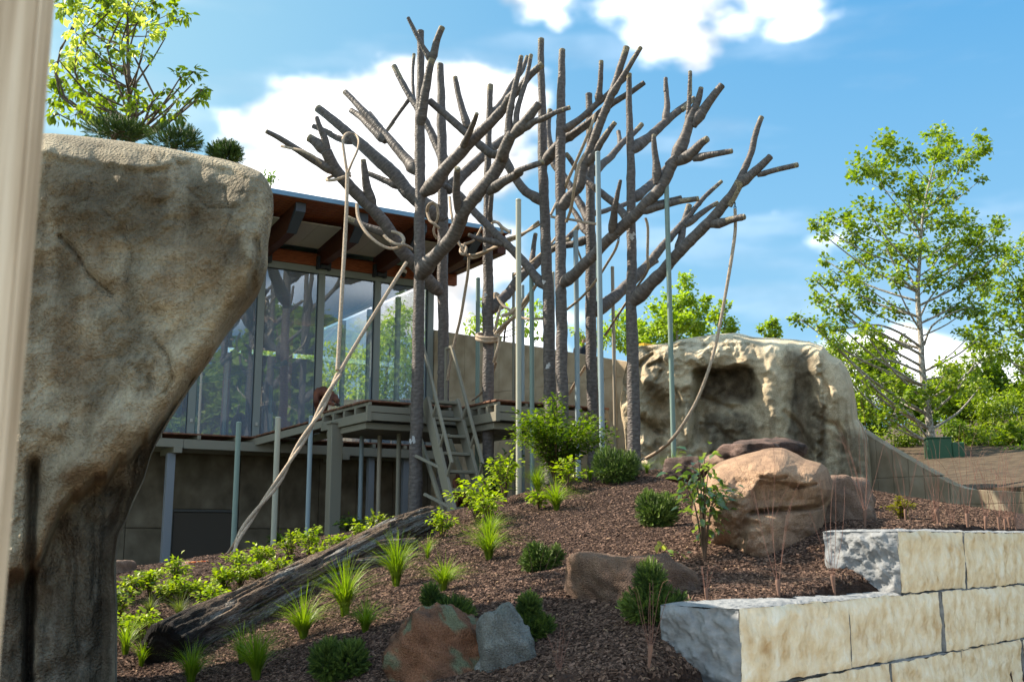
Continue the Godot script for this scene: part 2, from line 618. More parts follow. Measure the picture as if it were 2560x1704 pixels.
func setup_ground() -> void:
	wall_c = Vector3(2.2371, EYE + 0.0515, -6.35)
	var pts := []
	# pixel of the photograph and its forward distance, read off the ground
	for q in [[300, 1704, 7.0], [700, 1704, 6.0], [1280, 1704, 5.2], [1640, 1704, 4.7], [1640, 1560, 5.5], [1860, 1500, 5.75], [2020, 1475, 6.0], [2060, 1430, 6.6], [1840, 1388, 7.1], [1940, 1390, 7.0], [1400, 1400, 8.3],
			[1280, 1550, 6.2], [1100, 1500, 6.8], [1280, 1300, 11.0], [1500, 1250, 11.5], [1560, 1187, 13.0], [1700, 1180, 12.6], [1420, 1202, 13.2], [1700, 1300, 9.6], [300, 1500, 9.0], [420, 1460, 9.8], [540, 1420, 10.8],
			[800, 1345, 12.6], [1000, 1310, 13.6], [1100, 1285, 14.5], [1230, 1262, 13.6], [900, 1500, 8.0], [600, 1560, 8.2], [2270, 1306, 7.7], [2170, 1316, 7.2], [2500, 1322, 8.2], [1480, 1330, 9.2]]:
		var p := at(q[0], q[1], q[2])
		pts.append([p.x, q[2], p.y])
	for q in [[-8.0, 12.0, 0.9], [-6.0, 16.0, 1.05], [-3.0, 17.5, 1.35], [-1.0, 18.0, 1.75], [1.2, 17.0, 2.45], [2.2, 15.5, 2.5], [4.5, 15.5, 2.4], [6.5, 15.0, 1.9], [5.5, 10.0, 1.75], [4.2, 9.0, 1.7], [0.5, 17.5, 2.2], [0.0, 21.0, 2.0], [-4.0, 22.0, 1.1],
			[-8.0, 22.0, 1.0], [-7.0, 5.0, 0.6], [-2.0, 3.5, 0.75], [1.2, 3.4, 0.9], [7.5, 22.0, 2.0], [3.5, 12.0, 2.1], [5.0, 8.2, 1.62], [7.5, 11.0, 1.6]]:
		pts.append(q)
	solve_spline(pts)
	hg.resize(HNX * HND)
	for j in HND:
		for k in HNX:
			hg[j * HNX + k] = spline_height(HX0 + k * HS, HD0 + j * HS)
	var g := G.new()
	for j in HND:
		for k in HNX:
			var x := HX0 + k * HS
			var d := HD0 + j * HS
			g.vert(Vector3(x, height(x, d), -d), Vector2(x, d))
	g.sheet(0, HND, HNX, false)
	for k in range(0, g.i.size(), 3):
		if (g.v[g.i[k + 2]] - g.v[g.i[k]]).cross(g.v[g.i[k + 1]] - g.v[g.i[k]]).y < 0.0:
			var t := g.i[k + 1]
			g.i[k + 1] = g.i[k + 2]
			g.i[k + 2] = t
	structure("mulch_bed_ground", g, M.soil)
	# everything farther: one sheet to the horizon, the higher ground behind the walls, and the path one stands on
	g = G.new()
	g.poly([Vector3(-300, -0.35, 60), Vector3(300, -0.35, 60), Vector3(300, -0.35, -300), Vector3(-300, -0.35, -300)], Vector3.UP)
	structure("ground", g, M.turf)
	g = G.new()
	g.box(Vector3(1.5, -0.16, 1.6), Vector3(14, 0.3, 9.0), Basis(), 0.01)
	structure("path", g, M.path)
	g = G.new()
	var u2 := Vector3(0.695, 0, -0.719)
	g.box(wall_c + u2 * 4.0 - wall_v * 2.6 + Vector3(0, -EYE - 0.05 - 0.17, 0), Vector3(4.4, 0.3, 14.0), Basis(-wall_v, Vector3.UP, wall_u), 0.01)
	structure("side_path", g, M.path)  # unseen path added to bounce warm sunlight onto the block faces


func solve_spline(pts: Array) -> void:
	var n := pts.size()
	var a := []
	for r in n + 3:
		var row := PackedFloat64Array()
		row.resize(n + 4)
		a.append(row)
	for r in n:
		tps_p.append(Vector2(pts[r][0], pts[r][1]))
	for r in n:
		for k in n:
			a[r][k] = kern(tps_p[r].distance_squared_to(tps_p[k])) + (0.08 if r == k else 0.0)
		a[r][n] = 1.0
		a[r][n + 1] = tps_p[r].x
		a[r][n + 2] = tps_p[r].y
		a[n][r] = 1.0
		a[n + 1][r] = tps_p[r].x
		a[n + 2][r] = tps_p[r].y
		a[r][n + 3] = pts[r][2]
	var m := n + 3
	for col in m:
		var best := col
		for r in range(col, m):
			if absf(a[r][col]) > absf(a[best][col]):
				best = r
		var t = a[col]
		a[col] = a[best]
		a[best] = t
		for r in range(col + 1, m):
			var f: float = a[r][col] / a[col][col]
			if f != 0.0:
				for k in range(col, m + 1):
					a[r][k] -= f * a[col][k]
	tps_w.resize(m)
	for r in range(m - 1, -1, -1):
		var s: float = a[r][m]
		for k in range(r + 1, m):
			s -= a[r][k] * tps_w[k]
		tps_w[r] = s / a[r][r]


func kern(r2: float) -> float:
	return 0.0 if r2 < 1e-9 else 0.5 * r2 * log(r2)


func spline_height(x: float, d: float) -> float:
	var n := tps_p.size()
	var s: float = tps_w[n] + tps_w[n + 1] * x + tps_w[n + 2] * d
	for k in n:
		s += tps_w[k] * kern((tps_p[k].x - x) * (tps_p[k].x - x) + (tps_p[k].y - d) * (tps_p[k].y - d))
	# the bed ends at the block wall
	var into := (Vector3(x, 0, -d) - Vector3(wall_c.x, 0, wall_c.z)).dot(wall_v)
	var along := (Vector3(x, 0, -d) - Vector3(wall_c.x, 0, wall_c.z)).dot(wall_u)
	var top := wall_c.y - 0.36 * (sst(0.5, 0.1, along) + sst(-1.25, -1.65, along) + sst(-2.2, -2.5, along))
	s = minf(s, top - 0.035 + 0.06 * sst(0.06, 0.2, into) + 0.5 * maxf(0.0, into - 0.1))
	s = lerpf(-0.45, s, sst(0.02, 0.06, into))
	return s + 0.025 * fn.get_noise_2d(x * 2.2, d * 2.2) + 0.012 * fn.get_noise_2d(x * 7.0, d * 7.0)


func height(x: float, d: float) -> float:
	var fx := clampf((x - HX0) / HS, 0.0, HNX - 1.001)
	var fd := clampf((d - HD0) / HS, 0.0, HND - 1.001)
	var k := int(fx)
	var j := int(fd)
	fx -= k
	fd -= j
	return lerpf(lerpf(hg[j * HNX + k], hg[j * HNX + k + 1], fx), lerpf(hg[(j + 1) * HNX + k], hg[(j + 1) * HNX + k + 1], fx), fd)


# the ground under a pixel of the photograph, between the distances d0 and d1
func ground_at(x: float, y: float, d0 := 4.0, d1 := 16.0) -> Vector3:
	var d := d0
	while d < d1:
		var p := at(x, y, d)
		if height(p.x, d) >= p.y:
			return Vector3(p.x, height(p.x, d), -d)
		d += 0.04
	var q := at(x, y, d1)
	return Vector3(q.x, height(q.x, d1), -d1)


func on_ground(x: float, d: float) -> Vector3:
	return Vector3(x, height(x, d), -d)


func scatter_mulch() -> void:
	rng.seed = 77
	var shapes := []
	for s in 3:
		var g := G.new()
		# a sliver of bark, thicker in the middle and bent
		var l := 0.5
		var w: float = [0.16, 0.24, 0.11][s]
		var t := 0.07
		var a := [Vector3(-l, 0, -w * 0.3), Vector3(-l * 0.2, t, -w), Vector3(l * 0.9, t * 0.2, -w * 0.4), Vector3(l, 0, w * 0.3), Vector3(l * 0.1, t * 1.4, w), Vector3(-l * 0.8, 0, w * 0.6)]
		g.poly(a, Vector3.UP)
		for k in 6:
			var p: Vector3 = a[k]
			var q: Vector3 = a[(k + 1) % 6]
			var o := (p + q) * 0.5
			g.poly([p, q, q + Vector3.DOWN * t * 1.6, p + Vector3.DOWN * t * 1.6], Vector3(o.x, 0, o.z))
		shapes.append(g.mesh())
	var lists := [[], [], []]
	var tints := [PackedColorArray(), PackedColorArray(), PackedColorArray()]
	for k in 3:
		var e: Array[Transform3D] = []
		lists[k] = e
	var n := 0
	while n < 330000:
		n += 1
		var d := 4.3 + 11.0 * pow(rng.randf(), 1.35)
		var x := rnd(-0.50, 0.46) * d
		var p := Vector3(x, height(x, d), -d)
		var into := (p - Vector3(wall_c.x, 0, wall_c.z)).dot(wall_v)
		if into < 0.2 or p.y < 0.3:
			continue
		if d > 9.0 and x < -1.6 and rng.randf() < 0.6:
			continue
		var e := 0.2
		var nrm := Vector3(height(x - e, d) - height(x + e, d), 2.0 * e, height(x, d + e) - height(x, d - e)).normalized()
		var b := Basis(Quaternion(Vector3.UP, nrm)) * Basis(Vector3.UP, rnd(0, TAU)) * Basis(Vector3.RIGHT, rng.randfn(0.0, 0.38)) * Basis(Vector3.BACK, rng.randfn(0.0, 0.3))
		var s := rnd(0.010, 0.028) * (1.0 + 0.03 * d)
		if rng.randf() < 0.05:
			s *= 1.7
		var k := rng.randi() % 3
		var tone := pow(rng.randf(), 1.8)
		var col := Color(lerpf(0.05, 0.235, tone), lerpf(0.032, 0.150, tone), lerpf(0.025, 0.112, tone))
		if rng.randf() < 0.02:
			col = Color(0.30, 0.20, 0.13)
		lists[k].append(Transform3D(b.scaled(Vector3(s, s, s)), p + nrm * 0.006))
		tints[k].append(col)
	for k in 3:
		var o := scatter("mulch_chips", shapes[k], M.chips, lists[k], tints[k])
		tag(o, "shredded brown bark mulch lying over the planted mound", "mulch")


# ---------------------------------------------------------------- rocks
# a rock from its outline (rows of y, left x, right x in pixels at the distance d0), swelling towards both sides of that plane
func outline_rock(rows: Array, d0: float, front: float, back: float, reach: float, nr: int, nc: int, relief: Callable, tint: Callable, foot := true, skew := 0.0) -> G:
	var edge := PackedVector2Array()
	for r in rows:
		edge.append(Vector2(r[2], r[0]))
	if not foot:
		edge.append(Vector2((rows[-1][1] + rows[-1][2]) * 0.5, rows[-1][0]))
	for k in range(rows.size() - 1, -1, -1):
		edge.append(Vector2(rows[k][1], rows[k][0]))
	edge.append(edge[0])
	var ep := PackedVector2Array()
	var ew := PackedVector2Array()
	var el := PackedFloat32Array()
	for e in edge.size() - 1:
		var w := edge[e + 1] - edge[e]
		if w.length_squared() > 1e-6 and not (foot and e == rows.size() - 1):
			ep.append(edge[e])
			ew.append(w)
			el.append(1.0 / w.length_squared())
	var ne := ep.size()
	var g := G.new()
	g.colored = true
	var far := G.new()
	far.colored = true
	var y0: float = rows[0][0]
	var y1: float = rows[-1][0]
	var seg := 0
	for r in nr:
		var t := float(r) / (nr - 1)
		t = lerpf(t, t * t, 0.45)
		var y := lerpf(y0, y1, t)
		while seg < rows.size() - 2 and rows[seg + 1][0] < y:
			seg += 1
		var f := clampf((y - rows[seg][0]) / (rows[seg + 1][0] - rows[seg][0]), 0.0, 1.0)
		var a: Array = rows[maxi(seg - 1, 0)]
		var b: Array = rows[seg]
		var c: Array = rows[seg + 1]
		var d: Array = rows[mini(seg + 2, rows.size() - 1)]
		var xl := lerpf(cubic_interpolate(b[1], c[1], a[1], d[1], f), lerpf(b[1], c[1], f), 0.6)
		var xr := lerpf(cubic_interpolate(b[2], c[2], a[2], d[2], f), lerpf(b[2], c[2], f), 0.6)
		for k in nc:
			var s := 0.5 - 0.5 * cos(PI * k / (nc - 1))
			s = lerpf(s, float(k) / (nc - 1), 0.25)
			var x := lerpf(xl, xr, s)
			var q := Vector2(x, y)
			var near := 1e9
			for e in ne:
				var v := q - ep[e]
				near = minf(near, v.distance_squared_to(ew[e] * clampf(v.dot(ew[e]) * el[e], 0.0, 1.0)))
			var z := clampf(sqrt(near) / reach, 0.0, 1.0)
			if k == 0 or k == nc - 1 or r == 0:
				z = 0.0
			var bulge := sqrt(1.0 - (1.0 - z) * (1.0 - z))
			var base := at(x, y, d0)
			var rel: float = relief.call(x, y, base) * minf(1.0, bulge * 1.5)
			var p3 := at(x, y, d0 - front * bulge - rel)
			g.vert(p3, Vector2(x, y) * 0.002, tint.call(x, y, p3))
			var deep := back * bulge * (1.0 + 0.2 * fn.get_noise_3dv(base * 1.5))
			far.vert(base - Vector3(skew * deep, 0, deep), Vector2(x, y) * 0.002, tint.call(x, y, p3))
	g.sheet(0, nr, nc, false)
	far.sheet(0, nr, nc, true)
	g.append(far)
	g.outward()
	return g


func near_line(x: float, y: float, l: Array) -> float:
	var best := 1e9
	var q := Vector2(x, y)
	for k in l.size() - 1:
		var p := Vector2(l[k][0], l[k][1])
		var w := Vector2(l[k + 1][0], l[k + 1][1]) - p
		best = minf(best, q.distance_squared_to(p + w * clampf((q - p).dot(w) / w.length_squared(), 0.0, 1.0)))
	return sqrt(best)


# a groove along a line: sharp on its upper side
func groove(x: float, y: float, l: Array, wide: float, deep: float) -> float:
	var d := near_line(x, y, l)
	return -deep * exp(-(d / wide) * (d / wide)) if d < wide * 3.0 else 0.0


# a rounded dent or bump (radii in pixels)
func dent(x: float, y: float, cx: float, cy: float, rx: float, ry: float, deep: float) -> float:
	var q := (x - cx) * (x - cx) / (rx * rx) + (y - cy) * (y - cy) / (ry * ry)
	return 0.0 if q > 4.0 else -deep * exp(-q * 1.3)


func stain(x: float, y: float, cx: float, cy: float, rx: float, ry: float) -> float:
	x += 18.0 * fn.get_noise_2d(x * 0.02, y * 0.02)
	var q := (x - cx) * (x - cx) / (rx * rx) + (y - cy) * (y - cy) / (ry * ry)
	return 0.0 if q > 4.0 else exp(-q * 1.2)


func piece(l: Array, x: float) -> float:
	for k in l.size() - 1:
		if x <= l[k + 1][0]:
			return lerpf(l[k][1], l[k + 1][1], clampf((x - l[k][0]) / (l[k + 1][0] - l[k][0]), 0.0, 1.0))
	return l[-1][1]


func left_rock_relief(x: float, y: float, p: Vector3) -> float:
	var lip := piece([[-200, 1480], [60, 1430], [105, 1380], [150, 1270], [180, 1235], [265, 1185], [370, 1090], [430, 1005], [520, 890], [640, 700]], x)
	lip += 14.0 * fn.get_noise_2d(x * 0.018, 3.0)
	var under := sst(-14.0, 26.0, y - lip)
	var r := -0.34 * under * sst(720.0, 480.0, x) - 0.10 * under * sst(0.0, 500.0, y - lip)
	r += 0.09 * sst(120.0, 0.0, absf(y - lip + 60.0)) * (1.0 - under)
	# the lower edge of the upper rim
	var rim := piece([[100, 385], [160, 400], [250, 408], [330, 425], [400, 430], [470, 400], [560, 420], [700, 470]], x)
	r += 0.05 * sst(10.0, -14.0, y - rim)
	r += groove(x, y, [[370, 430], [410, 425], [440, 400], [450, 385]], 7.0, 0.03)
	r += groove(x, y, [[150, 590], [185, 625], [225, 690], [280, 735]], 6.0, 0.05)
	r += groove(x, y, [[385, 850], [420, 890], [432, 950], [410, 980]], 5.0, 0.03)
	r += groove(x, y, [[641, 600], [645, 640], [632, 690], [628, 720]], 8.0, 0.07)
	r += groove(x, y, [[85, 1160], [80, 1300], [75, 1420], [70, 1700]], 12.0, 0.22)
	r += groove(x, y, [[232, 1240], [262, 1235], [300, 1215]], 5.0, 0.04)
	# thin cracks and small ledges
	for l in [[[560, 470], [575, 540], [552, 600], [566, 660]], [[250, 520], [300, 560], [330, 640], [318, 700]], [[470, 470], [520, 520], [590, 520]], [[150, 860], [220, 900], [300, 890], [352, 930]], [[170, 1330], [190, 1420], [182, 1520], [200, 1640]], [[230, 1290], [240, 1380], [228, 1500]]]:
		r += groove(x, y, l, 3.2, 0.018)
	r += 0.03 * sst(0.25, 0.40, fn.get_noise_3dv(p * 1.9 + Vector3(1, 5, 2))) + 0.028 * ridge.get_noise_3dv(p * 2.6)
	r += 0.13 * fn.get_noise_3dv(p * 1.05) + 0.04 * fn.get_noise_3dv(p * 3.4) + 0.012 * fine.get_noise_3dv(p * 13.0)
	r += 0.035 * fn.get_noise_3dv(Vector3(p.x * 7.0, p.y * 1.1, 0)) * under
	return r


func left_rock_tint(x: float, y: float, p: Vector3) -> Color:
	var lip := piece([[-200, 1480], [60, 1430], [150, 1270], [265, 1185], [370, 1090], [430, 1005], [520, 890], [640, 700]], x)
	var n := fn.get_noise_3dv(p * 2.3)
	var m := fn.get_noise_3dv(p * 6.0 + Vector3(5, 5, 5))
	var c := Color(0.43, 0.395, 0.325)
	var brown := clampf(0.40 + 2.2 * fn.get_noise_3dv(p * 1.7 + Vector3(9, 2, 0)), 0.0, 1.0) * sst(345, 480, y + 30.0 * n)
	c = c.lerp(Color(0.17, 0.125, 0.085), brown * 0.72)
	c = c.lerp(Color(0.14, 0.125, 0.10), clampf(stain(x, y, 250, 480, 130, 110) + stain(x, y, 390, 560, 160, 70) + stain(x, y, 520, 470, 120, 50) + 0.4 * stain(x, y, 180, 700, 60, 160), 0.0, 1.0) * 0.85)
	c = c.lerp(Color(0.55, 0.50, 0.40), clampf(stain(x, y, 500, 800, 110, 130) * 0.7 + stain(x, y, 660, 560, 24, 200) * 0.9, 0.0, 1.0) * 0.7)
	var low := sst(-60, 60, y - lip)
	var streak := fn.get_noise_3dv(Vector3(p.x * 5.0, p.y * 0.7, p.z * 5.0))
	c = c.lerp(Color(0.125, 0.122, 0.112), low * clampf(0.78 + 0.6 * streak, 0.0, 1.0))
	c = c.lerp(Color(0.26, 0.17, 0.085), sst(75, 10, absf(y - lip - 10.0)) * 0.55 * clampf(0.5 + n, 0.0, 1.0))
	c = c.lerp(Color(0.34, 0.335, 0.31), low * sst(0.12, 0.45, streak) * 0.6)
	# water has run down the face
	var run := fn.get_noise_3dv(Vector3(p.x * 4.2, p.y * 0.5, p.z * 2.0) + Vector3(2, 0, 7))
	c = c.lerp(Color(0.13, 0.12, 0.10), sst(0.12, 0.5, run) * 0.55)
	c = c.lerp(Color(0.52, 0.49, 0.42), sst(0.18, 0.5, -run) * 0.4)
	return c * Color(0.90, 0.86, 0.78) * (1.0 + 0.35 * n + 0.3 * m)


func right_rock_relief(x: float, y: float, p: Vector3) -> float:
	var r := 0.0
	# the overhanging lip of the big recess and the hollow under it
	var lip := piece([[1720, 925], [1740, 922], [1760, 918], [1790, 925], [1810, 920], [1840, 910], [1870, 915], [1890, 940], [1920, 1000]], x)
	var into := sst(-4.0, 9.0, y - lip) * sst(1725, 1748, x) * sst(1915, 1860, x) * sst(1070, 1000, y - 60.0 * sst(1800, 1740, x))
	r -= 0.55 * into
	r += 0.30 * into * sst(980, 1010, y) * sst(1790, 1830, x)
	r += dent(x, y, 1640, 1070, 42, 22, 0.30) + dent(x, y, 1655, 1010, 26, 34, 0.22) + dent(x, y, 1648, 1130, 16, 45, 0.25) + dent(x, y, 1690, 1030, 14, 40, 0.16)
	r += dent(x, y, 1620, 960, 40, 40, -0.16) + dent(x, y, 1720, 960, 40, 60, -0.22) + dent(x, y, 1715, 1080, 22, 60, -0.30) + dent(x, y, 1600, 1110, 24, 60, -0.22)
	r += dent(x, y, 1800, 880, 70, 45, -0.16) + dent(x, y, 1930, 1000, 45, 160, -0.20) + dent(x, y, 2080, 980, 40, 120, -0.14) + dent(x, y, 2010, 1000, 36, 150, 0.12)
	r += groove(x, y, [[1592, 918], [1612, 900], [1632, 884]], 5.0, 0.14) + groove(x, y, [[1622, 914], [1640, 906], [1652, 902]], 4.0, 0.10)
	r += groove(x, y, [[1652, 928], [1648, 940], [1640, 950]], 4.0, 0.12) + groove(x, y, [[1690, 975], [1702, 1005], [1706, 1040], [1700, 1080]], 5.0, 0.14)
	r += groove(x, y, [[1600, 1045], [1620, 1062], [1645, 1080], [1680, 1090]], 6.0, 0.16) + groove(x, y, [[1750, 990], [1800, 1010], [1830, 1020]], 5.0, 0.10)
	r += groove(x, y, [[1750, 1060], [1790, 1064], [1830, 1100]], 5.0, 0.10) + groove(x, y, [[1962, 1030], [1990, 1055], [2012, 1090], [2034, 1130]], 7.0, 0.10)
	r += groove(x, y, [[2038, 1038], [2062, 1055], [2090, 1060], [2110, 1085], [2112, 1130]], 6.0, 0.11) + groove(x, y, [[2008, 893], [2040, 865], [2052, 862]], 7.0, 0.09)
	r += groove(x, y, [[1862, 858], [1885, 870], [1890, 890]], 6.0, 0.08) + groove(x, y, [[2050, 940], [2068, 970], [2074, 1010]], 6.0, 0.07)
	r += 0.10 * sst(2062, 2050, x - 20.0 * fn.get_noise_2d(y * 0.02, 1.0)) * sst(2000, 2040, x)
	var rough := lerpf(1.0, 0.36, sst(1780, 1920, x))
	# the whole face turns a little towards the left
	r += (x - 1860.0) / 310.0 * 0.55
	r += rough * (0.26 * fn.get_noise_3dv(p * 0.9) + 0.16 * ridge.get_noise_3dv(p * 1.1) + 0.08 * ridge.get_noise_3dv(p * 2.7) + 0.06 * fn.get_noise_3dv(p * 3.5) + 0.015 * fine.get_noise_3dv(p * 12.0))
	return r


func right_rock_tint(x: float, y: float, p: Vector3) -> Color:
	var n := fn.get_noise_3dv(p * 1.9)
	var m := fn.get_noise_3dv(p * 5.0)
	var c := Color(0.43, 0.375, 0.285)
	c = c.lerp(Color(0.29, 0.225, 0.15), clampf(0.3 + n * 1.2, 0.0, 1.0) * 0.6)
	c = c.lerp(Color(0.50, 0.46, 0.37), sst(905, 850, y + 25.0 * n) * 0.8)
	var wx := x + 22.0 * fn.get_noise_2d(x * 0.015, y * 0.008) + 8.0 * fn.get_noise_2d(x * 0.05, y * 0.02)
	var wy := y + 18.0 * fn.get_noise_2d(x * 0.02 + 9.0, y * 0.02)
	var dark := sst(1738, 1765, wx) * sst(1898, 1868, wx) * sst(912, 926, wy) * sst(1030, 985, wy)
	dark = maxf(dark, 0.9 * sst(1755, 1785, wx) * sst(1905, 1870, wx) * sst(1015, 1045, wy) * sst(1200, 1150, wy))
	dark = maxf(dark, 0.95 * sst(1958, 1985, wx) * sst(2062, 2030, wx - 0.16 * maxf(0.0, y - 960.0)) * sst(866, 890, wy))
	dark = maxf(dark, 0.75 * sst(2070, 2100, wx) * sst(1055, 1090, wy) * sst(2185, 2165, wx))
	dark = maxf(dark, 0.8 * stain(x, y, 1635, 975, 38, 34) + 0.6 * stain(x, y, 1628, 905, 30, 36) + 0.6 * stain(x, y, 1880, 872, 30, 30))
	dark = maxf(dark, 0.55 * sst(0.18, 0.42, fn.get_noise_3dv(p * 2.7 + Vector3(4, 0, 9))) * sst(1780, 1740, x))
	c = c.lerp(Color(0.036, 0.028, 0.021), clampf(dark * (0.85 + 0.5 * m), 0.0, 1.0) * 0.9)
	var streak := fn.get_noise_3dv(Vector3(p.x * 6.0, p.y * 0.45, 3.0))
	c = c.lerp(Color(0.12, 0.085, 0.055), sst(0.1, 0.5, streak) * sst(940, 1100, y) * sst(1850, 1960, x) * 0.7)
	c = c.lerp(Color(0.52, 0.45, 0.33), sst(0.15, 0.5, -streak) * sst(900, 1000, y) * sst(1880, 1950, x) * 0.45)
	return c * Color(1.72, 1.68, 1.6) * (1.0 + 0.25 * n + 0.25 * m)


func boulder_tint(base: Color, dark: Color, seed_shift: float) -> Callable:
	return func(x: float, y: float, p: Vector3) -> Color:
		var q := p + Vector3(seed_shift, 0, 0)
		var n := fn.get_noise_3dv(q * 3.0)
		var m := fn.get_noise_3dv(q * 11.0)
		return base.lerp(dark, clampf(0.35 + 1.1 * n, 0.0, 1.0)) * (1.0 + 0.35 * m)


func big_boulder_relief(x: float, y: float, p: Vector3) -> float:
	var r := 0.0
	r += groove(x, y, [[1880, 1283], [1930, 1276], [2000, 1272], [2050, 1268], [2085, 1240]], 6.0, 0.13)
	r += groove(x, y, [[1935, 1206], [1965, 1210], [1990, 1218], [2040, 1210]], 3.5, 0.05) + groove(x, y, [[1905, 1192], [1930, 1200], [1965, 1192]], 4.0, 0.05)
	var shelf := piece([[1700, 1215], [1880, 1222], [1900, 1196], [1960, 1200], [2100, 1215]], x)
	r -= 0.10 * sst(0.0, 14.0, y - shelf) * sst(1290, 1250, y) * sst(1870, 1900, x) * sst(2050, 1980, x)
	r += 0.16 * sst(1862, 1884, x + 0.25 * (y - 1300.0)) * sst(1278, 1300, y) * sst(1990, 1900, x)
	r += dent(x, y, 1880, 1310, 24, 12, 0.08) + dent(x, y, 1960, 1180, 90, 30, -0.10)
	var pits := sst(1885, 1840, x) * sst(1185, 1215, y)
	r += pits * (0.05 * fn.get_noise_3dv(p * 9.0) - 0.05 * maxf(0.0, fine.get_noise_3dv(p * 14.0)))
	return r + 0.14 * fn.get_noise_3dv(p * 1.7) + 0.03 * fn.get_noise_3dv(p * 5.0) + 0.010 * fine.get_noise_3dv(p * 22.0)


# a rounded boulder: a few planes, smoothly joined, roughened by noise
func round_boulder(where: Vector3, size: Vector3, sd: int, tint: Callable, turn := 0.0, sharp := 16.0, rough := 0.06, rows := 30, cols := 44) -> G:
	var r := RandomNumberGenerator.new()
	r.seed = sd
	var planes := []
	for k in 13:
		var n := Vector3(r.randf_range(-1, 1), r.randf_range(-1, 1), r.randf_range(-1, 1)).normalized()
		planes.append([n, r.randf_range(0.78, 1.05)])
	for n in [Vector3.UP, Vector3.DOWN, Vector3.RIGHT, Vector3.LEFT, Vector3.FORWARD, Vector3.BACK]:
		planes.append([n, 1.0])
	var b := Basis(Vector3.UP, turn)
	var g := G.new()
	g.colored = true
	for j in rows + 1:
		var th := PI * j / rows
		for k in cols + 1:
			var ph := TAU * float(k % cols) / cols
			var d := Vector3(sin(th) * cos(ph), cos(th), sin(th) * sin(ph))
			var s := 0.0
			for p in planes:
				s += pow(maxf(0.0, d.dot(p[0])) / p[1], sharp)
			var q := d * pow(s, -1.0 / sharp)
			q = b * (q * size)
			var w := where + q
			var nn := fn.get_noise_3dv(w * 2.2 + Vector3(sd, 0, 0)) + 0.45 * ridge.get_noise_3dv(w * 4.0) + 0.3 * fn.get_noise_3dv(w * 9.0) + 0.15 * fine.get_noise_3dv(w * 24.0)
			w += q.normalized() * rough * nn
			g.vert(w, Vector2(k, j) * 0.05, tint.call(0, 0, w))
	g.sheet(0, rows + 1, cols + 1)
	g.outward()
	return g


